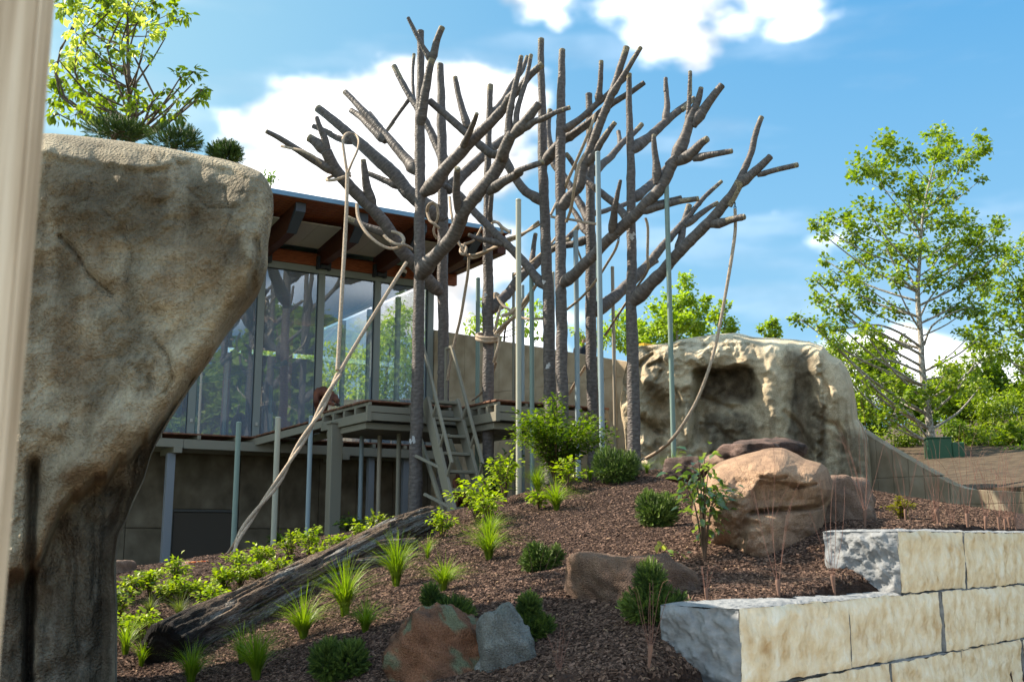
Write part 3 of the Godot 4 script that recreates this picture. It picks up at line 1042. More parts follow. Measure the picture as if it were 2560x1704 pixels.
func build_rocks() -> void:
	var plain_color := func(x, y, p): return Color(1, 1, 1)
	# the overhanging rock on the left
	var rows := [[333, 20, 128], [338, 10, 190], [346, 0, 255], [354, -20, 320], [366, -40, 400], [382, -60, 480], [398, -80, 560], [414, -90, 615], [430, -100, 652], [450, -110, 668], [484, -110, 682], [533, -110, 683], [610, -110, 670], [672, -110, 668],
		[718, -110, 652], [762, -110, 614], [810, -110, 576], [880, -110, 532], [955, -110, 479], [1032, -110, 430], [1098, -110, 392], [1136, -110, 375], [1195, -110, 358], [1250, -110, 332], [1293, -110, 315], [1336, -110, 294], [1413, -110, 284], [1520, -110, 288], [1704, -110, 287], [1820, -110, 287]]
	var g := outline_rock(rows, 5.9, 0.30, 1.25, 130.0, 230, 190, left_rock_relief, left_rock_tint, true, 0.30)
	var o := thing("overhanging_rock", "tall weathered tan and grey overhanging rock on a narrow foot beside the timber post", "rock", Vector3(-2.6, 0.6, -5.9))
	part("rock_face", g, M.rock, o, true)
	# the rock on the right, behind the poles
	rows = [[832, 1832, 1842], [836, 1782, 1862], [842, 1740, 1884], [848, 1700, 1985], [855, 1682, 2029], [866, 1600, 2060], [886, 1580, 2076], [900, 1569, 2104], [930, 1562, 2123], [963, 1556, 2134], [1011, 1552, 2142], [1046, 1556, 2146], [1062, 1560, 2158], [1094, 1564, 2174], [1140, 1566, 2178], [1203, 1566, 2183], [1330, 1560, 2184]]
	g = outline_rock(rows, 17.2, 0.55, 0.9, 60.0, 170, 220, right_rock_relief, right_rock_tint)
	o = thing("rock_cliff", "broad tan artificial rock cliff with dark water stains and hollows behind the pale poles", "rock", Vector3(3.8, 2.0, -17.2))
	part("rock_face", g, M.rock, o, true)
	# the big pink boulder
	rows = [[1119, 1930, 1955], [1122, 1910, 1966], [1127, 1894, 1977], [1136, 1857, 1996], [1147, 1820, 2014], [1157, 1796, 2052], [1170, 1780, 2068], [1191, 1766, 2078], [1223, 1751, 2086], [1249, 1741, 2080], [1268, 1736, 2068], [1297, 1733, 2062], [1323, 1746, 2060], [1357, 1776, 2054], [1380, 1812, 2050], [1420, 1818, 2040]]
	g = outline_rock(rows, 7.75, 0.62, 0.5, 110.0, 130, 150, big_boulder_relief, boulder_tint(Color(0.47, 0.315, 0.215), Color(0.29, 0.19, 0.135), 0.0))
	o = thing("boulder", "big pinkish tan boulder with a pitted left side and a deep crack behind the sapling", "boulder", Vector3(1.8, 1.5, -7.5), "boulders")
	part("stone", g, M.boulder, o, true)
	# the others: where, half size, seed, colours, label
	var pink := boulder_tint(Color(0.36, 0.25, 0.19), Color(0.24, 0.165, 0.13), 3.0)
	var slab := boulder_tint(Color(0.22, 0.15, 0.13), Color(0.055, 0.045, 0.045), 5.0)
	var brown := boulder_tint(Color(0.22, 0.145, 0.105), Color(0.14, 0.095, 0.075), 8.0)
	var rust := boulder_tint(Color(0.27, 0.13, 0.075), Color(0.14, 0.08, 0.055), 11.0)
	var lichen := boulder_tint(Color(0.24, 0.255, 0.25), Color(0.13, 0.14, 0.13), 14.0)
	var rust_lichen := func(x: float, y: float, p: Vector3) -> Color:
		var c: Color = rust.call(x, y, p)
		c = c.lerp(Color(0.16, 0.20, 0.13), sst(0.18, 0.32, fn.get_noise_3dv(p * 5.5 + Vector3(2, 2, 9))) * 0.85)
		return c.lerp(Color(0.045, 0.035, 0.03), sst(0.25, 0.45, fn.get_noise_3dv(p * 4.0 + Vector3(7, 1, 3))) * 0.6)
	for b in [
		[at(2075, 1310, 8.3), Vector3(0.42, 0.36, 0.4), 21, pink, 0.3, "low pinkish boulder leaning behind the right side of the big boulder"],
		[at(1935, 1124, 10.5), Vector3(0.36, 0.12, 0.3), 22, slab, 0.0, "dark grey slab lying above the big pinkish boulder"],
		[at(1880, 1131, 10.2), Vector3(0.19, 0.09, 0.3), 27, slab, 0.5, "small blackish stone tucked under the dark grey slab"],
		[at(1800, 1148, 10.6), Vector3(0.15, 0.06, 0.25), 23, pink, 0.5, "small pinkish stone left of the dark grey slab"],
		[at(1740, 1172, 10.9), Vector3(0.20, 0.11, 0.25), 24, slab, 0.9, "brown stone at the foot of the cliff behind the sapling"],
		[at(1592, 1495, 6.35), Vector3(0.34, 0.24, 0.34), 25, brown, 0.2, "brown half shaded boulder with a dwarf conifer against its right side"],
		[at(1105, 1664, 5.75), Vector3(0.33, 0.30, 0.32), 26, rust_lichen, 0.9, "rusty brown boulder with green lichen at the bottom of the bed"],
		[at(1262, 1662, 5.68), Vector3(0.15, 0.27, 0.26), 37, lichen, 0.25, "grey lichen covered stone pressed against the rusty brown boulder"],
		[at(262, 1455, 11.5), Vector3(0.32, 0.22, 0.3), 28, pink, 0.0, "pinkish boulder half hidden by the foot of the overhanging rock"],
		[at(490, 1462, 11.6), Vector3(0.50, 0.24, 0.4), 29, pink, 0.4, "flat pinkish boulder with orange food scattered on its top"],
		[at(640, 1452, 11.4), Vector3(0.26, 0.16, 0.3), 30, brown, 0.4, "low brown stone hidden among the bright green shrubs"]]:
		g = round_boulder(b[0], b[1], b[2], b[3], b[4], 15.0 if b[2] in [25, 26, 37] else 13.0, 0.07 if b[2] in [26, 37] else 0.05, 56, 80)
		o = thing("boulder", b[5], "boulder", b[0] - Vector3(0, b[1].y, 0), "boulders")
		part("stone", g, M.boulder, o, true)
	# food on the flat boulder
	rng.seed = 3
	for k in 8:
		var p := at(464.0 + k * 8.2 + rnd(-2, 2), 1406.0 + rnd(-2, 2) - k * 0.5, 11.55)
		var f := G.new()
		f.box(p, Vector3(rnd(0.02, 0.035), 0.012, rnd(0.02, 0.03)), Basis(Vector3.UP, rnd(0, 3)) * Basis(Vector3.RIGHT, rnd(-0.3, 0.3)), 0.004)
		tag(part("food_piece", f, plain(lin(0.62, 0.20 if k % 3 else 0.10, 0.03), 0.5)), "small orange piece of food lying on the flat pinkish boulder", "food", "orange food on the flat boulder")


# ---------------------------------------------------------------- the wall of stone blocks
func rough_face(g: G, o: Vector3, e1: Vector3, e2: Vector3, out: Vector3, n1: int, n2: int, amp: float, sd: float) -> void:
	var first := g.v.size()
	for j in n2 + 1:
		for k in n1 + 1:
			var s := float(k) / n1
			var t := float(j) / n2
			var p := o + e1 * s + e2 * t
			var edge := minf(minf(s, 1.0 - s) * e1.length(), minf(t, 1.0 - t) * e2.length())
			var up := sst(0.0, 0.035, edge)
			var n := fn.get_noise_3dv(p * 4.0 + Vector3(sd, sd, 0)) + 0.5 * fn.get_noise_3dv(p * 11.0) + 0.25 * fine.get_noise_3dv(p * 34.0)
			var d := 0.012 * up + amp * n * (0.25 + 0.75 * up)
			# the worn outline of the block
			p += e1.normalized() * 0.012 * fn.get_noise_3dv(p * 7.0 + Vector3(sd, 5, 0)) + e2.normalized() * 0.014 * fn.get_noise_3dv(p * 6.0 + Vector3(0, sd, 3))
			g.vert(p + out * d, Vector2(s, t))
	var a := g.i.size()
	g.sheet(first, n2 + 1, n1 + 1)
	var m := (g.v[g.i[a + 2]] - g.v[g.i[a]]).cross(g.v[g.i[a + 1]] - g.v[g.i[a]])
	if m.dot(out) < 0.0:
		for k in range(a, g.i.size(), 3):
			var t := g.i[k + 1]
			g.i[k + 1] = g.i[k + 2]
			g.i[k + 2] = t


func build_block_wall() -> void:
	var o := thing("block_wall", "stepped retaining wall of big cream limestone blocks with grey broken ends", "wall", wall_c - Vector3(0, 1.45, 0))
	var courses := [[0.0, [0.0, 0.95, 1.83, 2.75, 3.7, 4.6]], [1.0, [-1.75, -0.68, 0.51, 1.42, 2.5, 3.5, 4.6]], [2.0, [-2.6, -1.4, -0.25, 0.72, 1.75, 2.8, 3.9, 4.8]], [3.0, [-3.2, -2.1, -0.9, 0.2, 1.3, 2.4, 3.6, 4.8]], [4.0, [-3.6, -2.5, -1.3, 0.0, 1.2, 2.2, 3.4, 4.8]]]
	var h := 0.36
	for c in courses:
		var y: float = wall_c.y - c[0] * h
		var s: Array = c[1]
		for k in s.size() - 1:
			var gap := 0.006
			var sd: float = c[0] * 17.3 + k * 5.1
			var a: Vector3 = wall_c + wall_u * (s[k] + gap) - wall_v * (0.012 * c[0] + 0.010 * sin(sd * 3.0)) + Vector3(0, y - wall_c.y - 0.004, 0)
			var e1: Vector3 = wall_u * (s[k + 1] - s[k] - 2.0 * gap)
			var down := Vector3.DOWN * (h - 0.010)
			var deep := wall_v * (0.47 + 0.03 * sin(sd * 1.7))
			var g := G.new()
			rough_face(g, a, e1, down, -wall_v, 40, 18, 0.026, sd)
			var top := G.new()
			rough_face(top, a, e1, deep, Vector3.UP, 26, 12, 0.010, sd + 40.0)
			rough_face(top, a + down, e1, deep, Vector3.DOWN, 2, 2, 0.0, sd)
			rough_face(top, a + deep, e1, down, wall_v, 4, 3, 0.01, sd)
			var end := G.new()
			rough_face(end, a, deep, down, -wall_u, 34 if k == 0 else 8, 26 if k == 0 else 8, 0.055 if k == 0 else 0.006, sd + 80.0)
			rough_face(end, a + e1, deep, down, wall_u, 8, 8, 0.006, sd + 90.0)
			top.append(end)
			var b := part("block", g, M.block, o)
			part("block_back", top, M.block_end, b)


# ---------------------------------------------------------------- the fallen log
func build_log() -> void:
	var o := thing("fallen_log", "weathered grey fallen log with a charred lower end lying up the slope", "log", at(700, 1450, 9.6) - Vector3(0, 0.3, 0))
	var p := [at(410, 1630, 7.35), at(512, 1572, 7.8), at(653, 1498, 8.45), at(795, 1426, 9.25), at(936, 1355, 10.15), at(1010, 1320, 10.8), at(1086, 1290, 11.5)]
	var w := [0.185, 0.175, 0.155, 0.142, 0.138, 0.132, 0.118]
	log_piece("trunk", p, w, o, true)
	log_piece("branch_stub", [at(880, 1400, 9.9), at(940, 1378, 9.95), at(1000, 1368, 9.95), at(1042, 1362, 9.95)], [0.10, 0.085, 0.065, 0.055], o, false)
	log_piece("branch_stub", [at(820, 1435, 9.5), at(900, 1420, 9.5), at(980, 1408, 9.55), at(1060, 1398, 9.6)], [0.10, 0.07, 0.055, 0.045], o, false)


func log_piece(called: String, p: Array, w: Array, o: Node3D, charred: bool) -> void:
	var sp := smooth_path(p, w, 0.03)
	var path: PackedVector3Array = sp[0]
	var rad: PackedFloat32Array = sp[1]
	var g := G.new()
	g.colored = true
	g.tube(path, rad, 88, true)
	var along := Vector3(path[-1] - path[0]).normalized()
	for k in g.v.size():
		var q := g.v[k]
		var t := (q - path[0]).dot(along)
		var c := path[0] + along * t
		for z in path:
			if z.distance_squared_to(q) < c.distance_squared_to(q):
				c = z
		var out := (q - c).normalized()
		# grain runs along the log: long splits and raised strips
		var a := atan2(out.y, out.x)
		var gr := ridge.get_noise_3dv(Vector3(out.x * 2.6, out.y * 2.6, t * 0.5))
		var thin := ridge.get_noise_3dv(Vector3(out.x * 6.5, out.y * 6.5, t * 0.9) + Vector3(3, 3, 3))
		var big := fn.get_noise_3dv(Vector3(out.x * 1.6, out.y * 1.6, t * 0.8))
		var split := sst(0.55, 0.85, gr)
		var cut := 0.026 * big - 0.030 * split - 0.010 * sst(0.4, 0.8, thin) + 0.010 * fine.get_noise_3dv(Vector3(out.x * 9.0, out.y * 9.0, t * 2.0))
		if g.u[k].x != 0.02:
			g.v[k] = q + out * cut
		# brown crust above, silver grey wood on the sides, black in the splits
		var crust := sst(-0.1, 0.35, fn.get_noise_3dv(Vector3(out.x * 2.2, out.y * 2.2, t * 1.4) + Vector3(8, 1, 1)) + 0.45 * out.y)
		var col := Color(0.40, 0.405, 0.40).lerp(Color(0.25, 0.185, 0.14), crust)
		col = col.lerp(Color(0.55, 0.55, 0.53), sst(0.2, 0.4, fn.get_noise_3dv(Vector3(out.x * 3.0, out.y * 3.0, t * 2.2))) * (1.0 - crust) * 0.8)
		col *= clampf(0.95 + 0.5 * fine.get_noise_3dv(Vector3(out.x * 7.0, out.y * 7.0, t * 1.2)), 0.4, 1.5)
		col = col.lerp(Color(0.03, 0.027, 0.025), maxf(split, 0.6 * sst(0.5, 0.85, thin)))
		if charred:
			var burnt := sst(0.75, 0.1, t + 0.3 * fn.get_noise_3dv(q * 4.0))
			col = col.lerp(Color(0.025, 0.023, 0.023), burnt * 0.95)
		col.a = 1.0
		g.c[k] = col
	part(called, g, M.log, o, true)


# ---------------------------------------------------------------- the glass pavilion
var ba := Vector3(-4.971, 0, -20.8)      # foot of the second mullion
var bu := Vector3(0.8526, 0, -0.5225)    # along the glass, to the right
var bn := Vector3(0.5225, 0, 0.8526)     # out of the glass, towards the mound


func bp(s: float, n: float, h: float) -> Vector3:
	return ba + bu * s + bn * n + Vector3(0, EYE + h, 0)


# a box in the pavilion's axes: along, outward, height ranges relative to the eye
func bbox(g: G, s0: float, s1: float, n0: float, n1: float, h0: float, h1: float, bev := 0.004) -> void:
	g.box(bp((s0 + s1) * 0.5, (n0 + n1) * 0.5, (h0 + h1) * 0.5), Vector3(s1 - s0, h1 - h0, n1 - n0), Basis(bu, Vector3.UP, bn), bev)


func bpart(called: String, parent: Node, mat: Material, s0: float, s1: float, n0: float, n1: float, h0: float, h1: float, bev := 0.004) -> MeshInstance3D:
	var g := G.new()
	bbox(g, s0, s1, n0, n1, h0, h1, bev)
	return part(called, g, mat, parent)


func build_pavilion() -> void:
	var o := thing("glass_pavilion", "glass fronted pavilion with red brown timber eaves and a blue roof edge", "building", bp(0, 0, -0.5))
	var w := 1.25
	var floor_h := 1.86
	# front: mullions, rails, panes
	for k in range(-3, 4):
		var m := bpart("mullion", o, M.frame, k * w - 0.068, k * w + 0.068, -0.10, 0.06, floor_h, 5.334)
		var knob := G.new()
		knob.box(bp(k * w, 0.075, floor_h + 0.33), Vector3(0.05, 0.07, 0.03), Basis(bu, Vector3.UP, bn), 0.006)
		part("switch_box", knob, M.panel, m)
	bpart("top_rail", o, M.frame, -3 * w - 0.07, 3 * w + 0.068, -0.10, 0.062, 5.336, 5.475)
	bpart("bottom_rail", o, M.frame, -3 * w - 0.07, 3 * w + 0.068, -0.10, 0.05, floor_h - 0.10, floor_h - 0.002)
	for k in range(-3, 3):
		pane(o, bp(k * w + 0.066, 0, floor_h), bp((k + 1) * w - 0.066, 0, floor_h), 5.334 - floor_h)
		# dark seals round the pane
		var seal := G.new()
		bbox(seal, k * w + 0.068, k * w + 0.082, -0.02, 0.018, floor_h, 5.333, 0.0)
		bbox(seal, (k + 1) * w - 0.082, (k + 1) * w - 0.068, -0.02, 0.018, floor_h, 5.333, 0.0)
		bbox(seal, k * w + 0.083, (k + 1) * w - 0.083, -0.02, 0.018, 5.32, 5.333, 0.0)
		part("seal", seal, M.steel_dark, o)
	# the right side and the back: glass too, so that the trees behind show through
	for k in range(1, 5):
		bpart("mullion", o, M.frame, 3 * w - 0.05, 3 * w + 0.05, -k * 1.6 - 0.05, -k * 1.6 + 0.05, floor_h, 5.47)
	for k in range(0, 4):
		pane(o, bp(3 * w, -k * 1.6 - 0.11, floor_h), bp(3 * w, -(k + 1) * 1.6 + 0.06, floor_h), 3.6)
	bpart("back_wall", o, M.plaster, -5.0, 0.2, -6.75, -6.6, floor_h + 3.0, 5.6)
	bpart("back_wall", o, M.wood_dark, -5.0, 0.2, -6.75, -6.6, floor_h, floor_h + 2.85)
	bpart("back_wall", o, M.header, 0.205, 1.35, -6.75, -6.6, floor_h, 5.6)
	bpart("back_wall", o, M.wood_dark, 1.355, 3.7, -6.75, -6.6, floor_h, floor_h + 2.85)
	bpart("back_wall", o, M.plaster, 1.355, 3.7, -6.75, -6.6, floor_h + 3.0, 5.6)
	bpart("side_wall", o, M.plaster, -5.2, -5.05, -6.75, -0.1, floor_h, 5.6)
	bpart("interior_floor", o, M.plaster, -5.2, 3 * w + 0.05, -6.8, -0.11, floor_h - 0.2, floor_h - 0.01)
	bpart("ceiling", o, M.cedar, -5.2, 3.85, -7.4, -0.11, 5.74, 5.80)
	# what stands inside: a climbing tree, posts, planted boxes
	rng.seed = 41
	var tr := G.new()
	tube_of(tr, [bp(-1.1, -2.0, floor_h), bp(-1.05, -2.0, 3.2), bp(-1.0, -2.1, 5.6)], [0.17, 0.15, 0.12])
	for q in [[-1.05, -2.0, 2.9, 0.3, -1.2, 4.2], [-1.05, -2.0, 3.3, -2.2, -1.4, 4.6], [-1.0, -2.0, 3.8, 0.2, -1.6, 4.75], [-1.0, -2.0, 2.6, -2.5, -2.4, 3.7], [0.3, -1.2, 4.2, 0.6, -1.1, 4.5], [-1.05, -2.0, 3.2, 1.5, -2.6, 3.9]]:
		tube_of(tr, [bp(q[0], q[1], q[2]), bp((q[0] + q[3]) * 0.5, (q[1] + q[4]) * 0.5, (q[2] + q[5]) * 0.5 - 0.08), bp(q[3], q[4], q[5])], [0.09, 0.07, 0.05])
	part("indoor_climbing_tree", tr, M.trunk_brown, o, true)
	for q in [[-2.2, -1.2, 3.0], [-1.75, -1.0, 3.0], [-0.75, -1.5, 3.3], [-0.05, -1.9, 3.7], [0.75, -1.3, 2.6], [1.3, -3.0, 3.4]]:
		var ps := G.new()
		tube_of(ps, [bp(q[0], q[1], floor_h), bp(q[0], q[1], q[2])], [0.04, 0.04])
		part("indoor_post", ps, M.pole_green if rng.randf() < 0.5 else M.pole_cream, o)
	bpart("indoor_column", o, M.header, 1.45, 1.75, -3.2, -2.9, floor_h, 5.5)
	bpart("indoor_column", o, M.glulam, 0.95, 1.15, -4.2, -4.0, floor_h, 5.5)
	# timber header, rafters, brackets
	bpart("header_beam", o, M.header, -3 * w - 0.6, 3 * w + 0.62, -0.06, 0.075, 5.48, 5.72)
	for k in range(-3, 4):
		var s := k * w
		var f := G.new()
		var prof := [Vector2(-0.05, 5.50), Vector2(1.62, 5.62), Vector2(2.08, 5.93), Vector2(2.08, 6.09), Vector2(-0.05, 5.96)]
		prism(f, prof, s - 0.085, s + 0.085)
		var rf := part("rafter", f, M.glulam, o)
		var br := G.new()
		bbox(br, s - 0.15, s - 0.088, 0.065, 0.16, 5.41, 5.68, 0.004)
		bbox(br, s + 0.088, s + 0.15, 0.065, 0.16, 5.41, 5.68, 0.004)
		bbox(br, s - 0.086, s + 0.086, 0.065, 0.20, 5.43, 5.492, 0.004)
		part("bracket", br, M.steel_dark, rf)
		var cap := G.new()
		prism(cap, [Vector2(1.63, 5.615), Vector2(2.085, 5.92), Vector2(2.09, 6.085), Vector2(2.082, 6.085), Vector2(2.078, 5.94), Vector2(1.63, 5.63)], s - 0.095, s + 0.095)
		part("end_plate", cap, plain(lin(0.07, 0.085, 0.11), 0.4), rf)
	# soffit boards and the pale panels between the rafters
	for k in 9:
		var n0 := 1.22 + k * 0.115
		var h := 5.985 + 0.062 * n0 * 0.9
		bpart("soffit_board", o, M.cedar, -3 * w - 1.0, 3 * w + 0.62, n0, n0 + 0.109, h, h + 0.022, 0.006)
	for k in 10:
		var n0 := 0.08 + k * 0.115
		var h := 5.985 + 0.062 * n0 * 0.9
		bpart("soffit_board", o, M.cedar, -3 * w - 1.0, 3 * w + 0.62, n0, n0 + 0.109, h, h + 0.022, 0.006)
	for k in range(-3, 3):
		var g := G.new()
		prism(g, [Vector2(0.22, 5.80), Vector2(1.42, 5.93), Vector2(1.42, 5.955), Vector2(0.22, 5.825)], k * w + 0.17, k * w + w * 0.5 - 0.004)
		prism(g, [Vector2(0.22, 5.80), Vector2(1.42, 5.93), Vector2(1.42, 5.955), Vector2(0.22, 5.825)], k * w + w * 0.5 + 0.004, (k + 1) * w - 0.17)
		part("ceiling_panel", g, M.panel, o)
	# roof: sheet, blue edge, rake boards of the right end
	bpart("roof", o, M.roof_edge, -7.0, 4.42, -0.35, 2.24, 6.145, 6.20, 0.004)
	bpart("roof", o, M.roof_edge, -7.0, 3.95, -7.6, -0.352, 6.145, 6.20, 0.004)
	var edge := bpart("roof_edge", o, M.roof_edge, -7.0, 4.43, 2.242, 2.275, 6.115, 6.205, 0.003)
	edge.set_meta("label", "pale blue metal roof edge")
	bpart("rake_board", o, M.glulam, 4.20, 4.40, -0.3, 2.1, 5.72, 6.10)
	bpart("rake_board", o, M.glulam, 3.80, 3.95, -7.4, 1.2, 5.62, 5.97)
	# camera dome on the header
	var dome := thing("camera_dome", "small white dome camera fixed under the header beam", "camera", bp(3.03, 0.17, 5.52))
	var d := G.new()
	tube_of(d, [bp(3.03, 0.08, 5.60), bp(3.03, 0.17, 5.60), bp(3.03, 0.20, 5.58)], [0.05, 0.055, 0.06])
	part("housing", d, plain(lin(0.7, 0.7, 0.7), 0.4), dome)
	var ball := SphereMesh.new()
	ball.radius = 0.052
	ball.height = 0.104
	ball.radial_segments = 16
	ball.rings = 8
	own("lens_dome", ball, plain(lin(0.02, 0.02, 0.02), 0.1), dome, Vector3(0, 0.0, 0.02))
	# the concrete base under the deck, cast in panels
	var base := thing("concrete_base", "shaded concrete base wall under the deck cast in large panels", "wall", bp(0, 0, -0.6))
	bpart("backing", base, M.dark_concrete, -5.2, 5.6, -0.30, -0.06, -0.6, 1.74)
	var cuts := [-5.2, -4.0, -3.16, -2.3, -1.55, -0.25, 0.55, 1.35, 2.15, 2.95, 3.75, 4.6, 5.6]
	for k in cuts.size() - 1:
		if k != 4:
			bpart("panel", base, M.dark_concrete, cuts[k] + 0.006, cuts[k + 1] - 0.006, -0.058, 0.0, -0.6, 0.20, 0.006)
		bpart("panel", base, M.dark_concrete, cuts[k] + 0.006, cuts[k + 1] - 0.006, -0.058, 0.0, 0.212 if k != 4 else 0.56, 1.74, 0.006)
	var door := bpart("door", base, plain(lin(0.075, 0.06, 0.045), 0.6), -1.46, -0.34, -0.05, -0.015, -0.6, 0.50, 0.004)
	var fr := G.new()
	bbox(fr, -1.54, -1.47, -0.055, 0.015, -0.6, 0.55, 0.004)
	bbox(fr, -0.33, -0.26, -0.055, 0.015, -0.6, 0.55, 0.004)
	bbox(fr, -1.468, -0.332, -0.055, 0.012, 0.505, 0.553, 0.004)
	part("frame", fr, plain(lin(0.09, 0.085, 0.075), 0.5), door)


func prism(g: G, prof: Array, s0: float, s1: float) -> void:
	var mid := Vector2.ZERO
	for q in prof:
		mid += q / prof.size()
	var a := []
	var b := []
	for q in prof:
		a.append(bp(s0, q.x, q.y))
		b.append(bp(s1, q.x, q.y))
	g.poly(a, -bu)
	g.poly(b, bu)
	for k in prof.size():
		var j := (k + 1) % prof.size()
		var e: Vector2 = prof[j] - prof[k]
		var out := Vector2(e.y, -e.x)
		if out.dot((prof[k] + prof[j]) * 0.5 - mid) < 0.0:
			out = -out
		g.poly([a[k], a[j], b[j], b[k]], bn * out.x + Vector3.UP * out.y)


func pane(o: Node, p: Vector3, q: Vector3, h: float) -> void:
	var g := G.new()
	var up := Vector3(0, h, 0)
	g.poly([p, q, q + up, p + up], (q - p).cross(Vector3.UP))
	part("pane", g, M.glass, o)


func tube_of(g: G, p: Array, w: Array, step := 0.12, sides := 12, wob: FastNoiseLite = null, amp := 0.0) -> void:
	var sp := smooth_path(p, w, step)
	g.tube(sp[0], sp[1], sides, true, wob, amp)


# ---------------------------------------------------------------- decks, ramp, ladder
func build_decks() -> void:
	# the lower deck along the glass
	var o := thing("lower_deck", "low timber deck on grey steel running along the foot of the glass", "deck", bp(0, 0.5, 1.2))
	for k in 6:
		bpart("deck_board", o, M.deck, -4.2, 3.7, 0.075 + k * 0.158, 0.075 + k * 0.158 + 0.145, 1.83, 1.862, 0.006)
	for k in 12:
		bpart("joist", o, M.steel, -4.1 + k * 0.68, -4.04 + k * 0.68, 0.07, 1.045, 1.755, 1.828)
	bpart("front_beam", o, M.steel, -4.2, -1.62, 0.96, 1.035, 1.60, 1.752)
	bpart("front_beam", o, M.steel, -1.615, 3.7, 0.96, 1.03, 1.585, 1.752)
	bpart("rear_beam", o, M.steel, -4.2, 3.7, 0.08, 0.14, 1.58, 1.752)
	for s in [-1.72, 1.45]:
		bpart("cross_beam", o, M.steel, s - 0.07, s + 0.07, 0.1, 1.09, 1.50, 1.62)
	var post := bpart("post", o, M.steel_blue, -1.86, -1.72, 0.80, 0.94, -0.9, 1.50)
	post.set_meta("label", "blue grey square post")
	for s in [2.0, 2.75]:
		bpart("post", o, M.steel_blue, s, s + 0.12, 0.80, 0.92, -0.9, 1.58)
	# the platform at the top of the ladder
	var c0 := at(918, 998, 17.0)
	var ph := c0.y - EYE
	platform("platform", "raised timber platform between the ramp and the ladder", c0, 3.0, 1.95, ph)
	var c1 := at(1240, 997, 16.7)
	platform("platform", "smaller timber platform right of the ladder head, pierced by a trunk", c1, 2.2, 1.15, c1.y - EYE)
	# its big square post
	var pp := at(838, 1060, 18.1)
	var g := G.new()
	var h := pp.y - 0.8
	g.box(Vector3(pp.x, 0.8 + h * 0.5, pp.z), Vector3(0.20, h, 0.20), Basis(bu, Vector3.UP, bn), 0.008)
	var po := thing("platform_post", "thick square grey post carrying the left corner of the platform", "post", Vector3(pp.x, 0.8, pp.z))
	part("shaft", g, M.steel, po)
	g = G.new()
	g.box(pp + Vector3(0, 0.012, 0), Vector3(0.25, 0.024, 0.25), Basis(bu, Vector3.UP, bn), 0.003)
	part("cap_plate", g, M.steel, po)
	# the ramp down to the deck
	var a := at(826, 1040, 18.75)
	var b := at(606, 1099, 19.95)
	var dir := (b - a).normalized()
	var side := Vector3.UP.cross(dir).normalized()
	if side.z > 0.0:
		side = -side
	var r := thing("ramp", "sloping slatted timber ramp from the platform down to the lower deck", "ramp", (a + b) * 0.5 - Vector3(0, 0.2, 0))
	var up := dir.cross(side).normalized()
	if up.y < 0.0:
		up = -up
	var n := 13
	for k in n:
		var p := a.lerp(b, (k + 0.5) / n) + up * 0.0
		g = G.new()
		g.box(p + side * 0.42, Vector3(0.88, 0.03, 0.145), Basis(side, up, side.cross(up)), 0.006)
		part("slat", g, M.deck, r)
	for k in 2:
		g = G.new()
		var off := side * (0.02 + 0.80 * k) - up * 0.10
		g.beam(a + off, b + off, 0.06, 0.13, up)
		part("side_beam", g, M.steel, r)
	for k in 6:
		g = G.new()
		var p := a.lerp(b, (k + 0.3) / 6.0) - up * 0.055
		g.beam(p + side * 0.06, p + side * 0.78, 0.05, 0.05, up)
		part("cross_bar", g, M.steel, r)
	build_ladder()


func platform(called: String, label: String, c: Vector3, long: float, deep: float, h: float) -> void:
	# c is the near left corner of its top
	var o := thing(called, label, "platform", c - Vector3(0, 0.45, 0), "slatted platforms")
	var e := -bn
	var bs := Basis(bu, Vector3.UP, bn)
	var n := int(round(deep / 0.165))
	rng.seed = int(long * 100.0)
	for k in n:
		var g := G.new()
		var ofs := rnd(-0.015, 0.015)
		g.box(c + bu * (long * 0.5 + ofs) + e * ((k + 0.5) * deep / n) - Vector3(0, 0.016, 0), Vector3(long, 0.032, deep / n - 0.022), bs, 0.006)
		part("deck_board", g, M.deck, o)
	for k in 5:
		var g := G.new()
		g.box(c + bu * (0.06 + k * (long - 0.12) / 4.0) + e * deep * 0.5 - Vector3(0, 0.060, 0), Vector3(0.05, 0.05, deep - 0.02), bs, 0.003)
		part("cross_bar", g, M.steel, o)
	for k in 5:
		var g := G.new()
		g.box(c + bu * long * 0.5 + e * (0.045 + k * (deep - 0.09) / 4.0) - Vector3(0, 0.140, 0), Vector3(long - 0.02, 0.105, 0.065), bs, 0.004)
		part("joist", g, M.steel, o)
	for k in 2:
		var g := G.new()
		g.box(c + bu * (0.04 + k * (long - 0.08)) + e * deep * 0.5 - Vector3(0, 0.268, 0), Vector3(0.08, 0.15, deep), bs, 0.004)
		part("edge_beam", g, M.steel, o)
		g = G.new()
		g.box(c + bu * long * 0.5 + e * (0.05 + k * (deep - 0.1)) - Vector3(0, 0.262, 0), Vector3(long - 0.165, 0.12, 0.06), bs, 0.004)
		part("edge_beam", g, M.steel, o)
	var g := G.new()
	g.box(c + bu * long * 0.5 + e * deep * 0.5 - Vector3(0, 0.40, 0), Vector3(long - 0.1, 0.10, deep - 0.3), bs, 0.004)
	part("under_frame", g, M.steel, o)


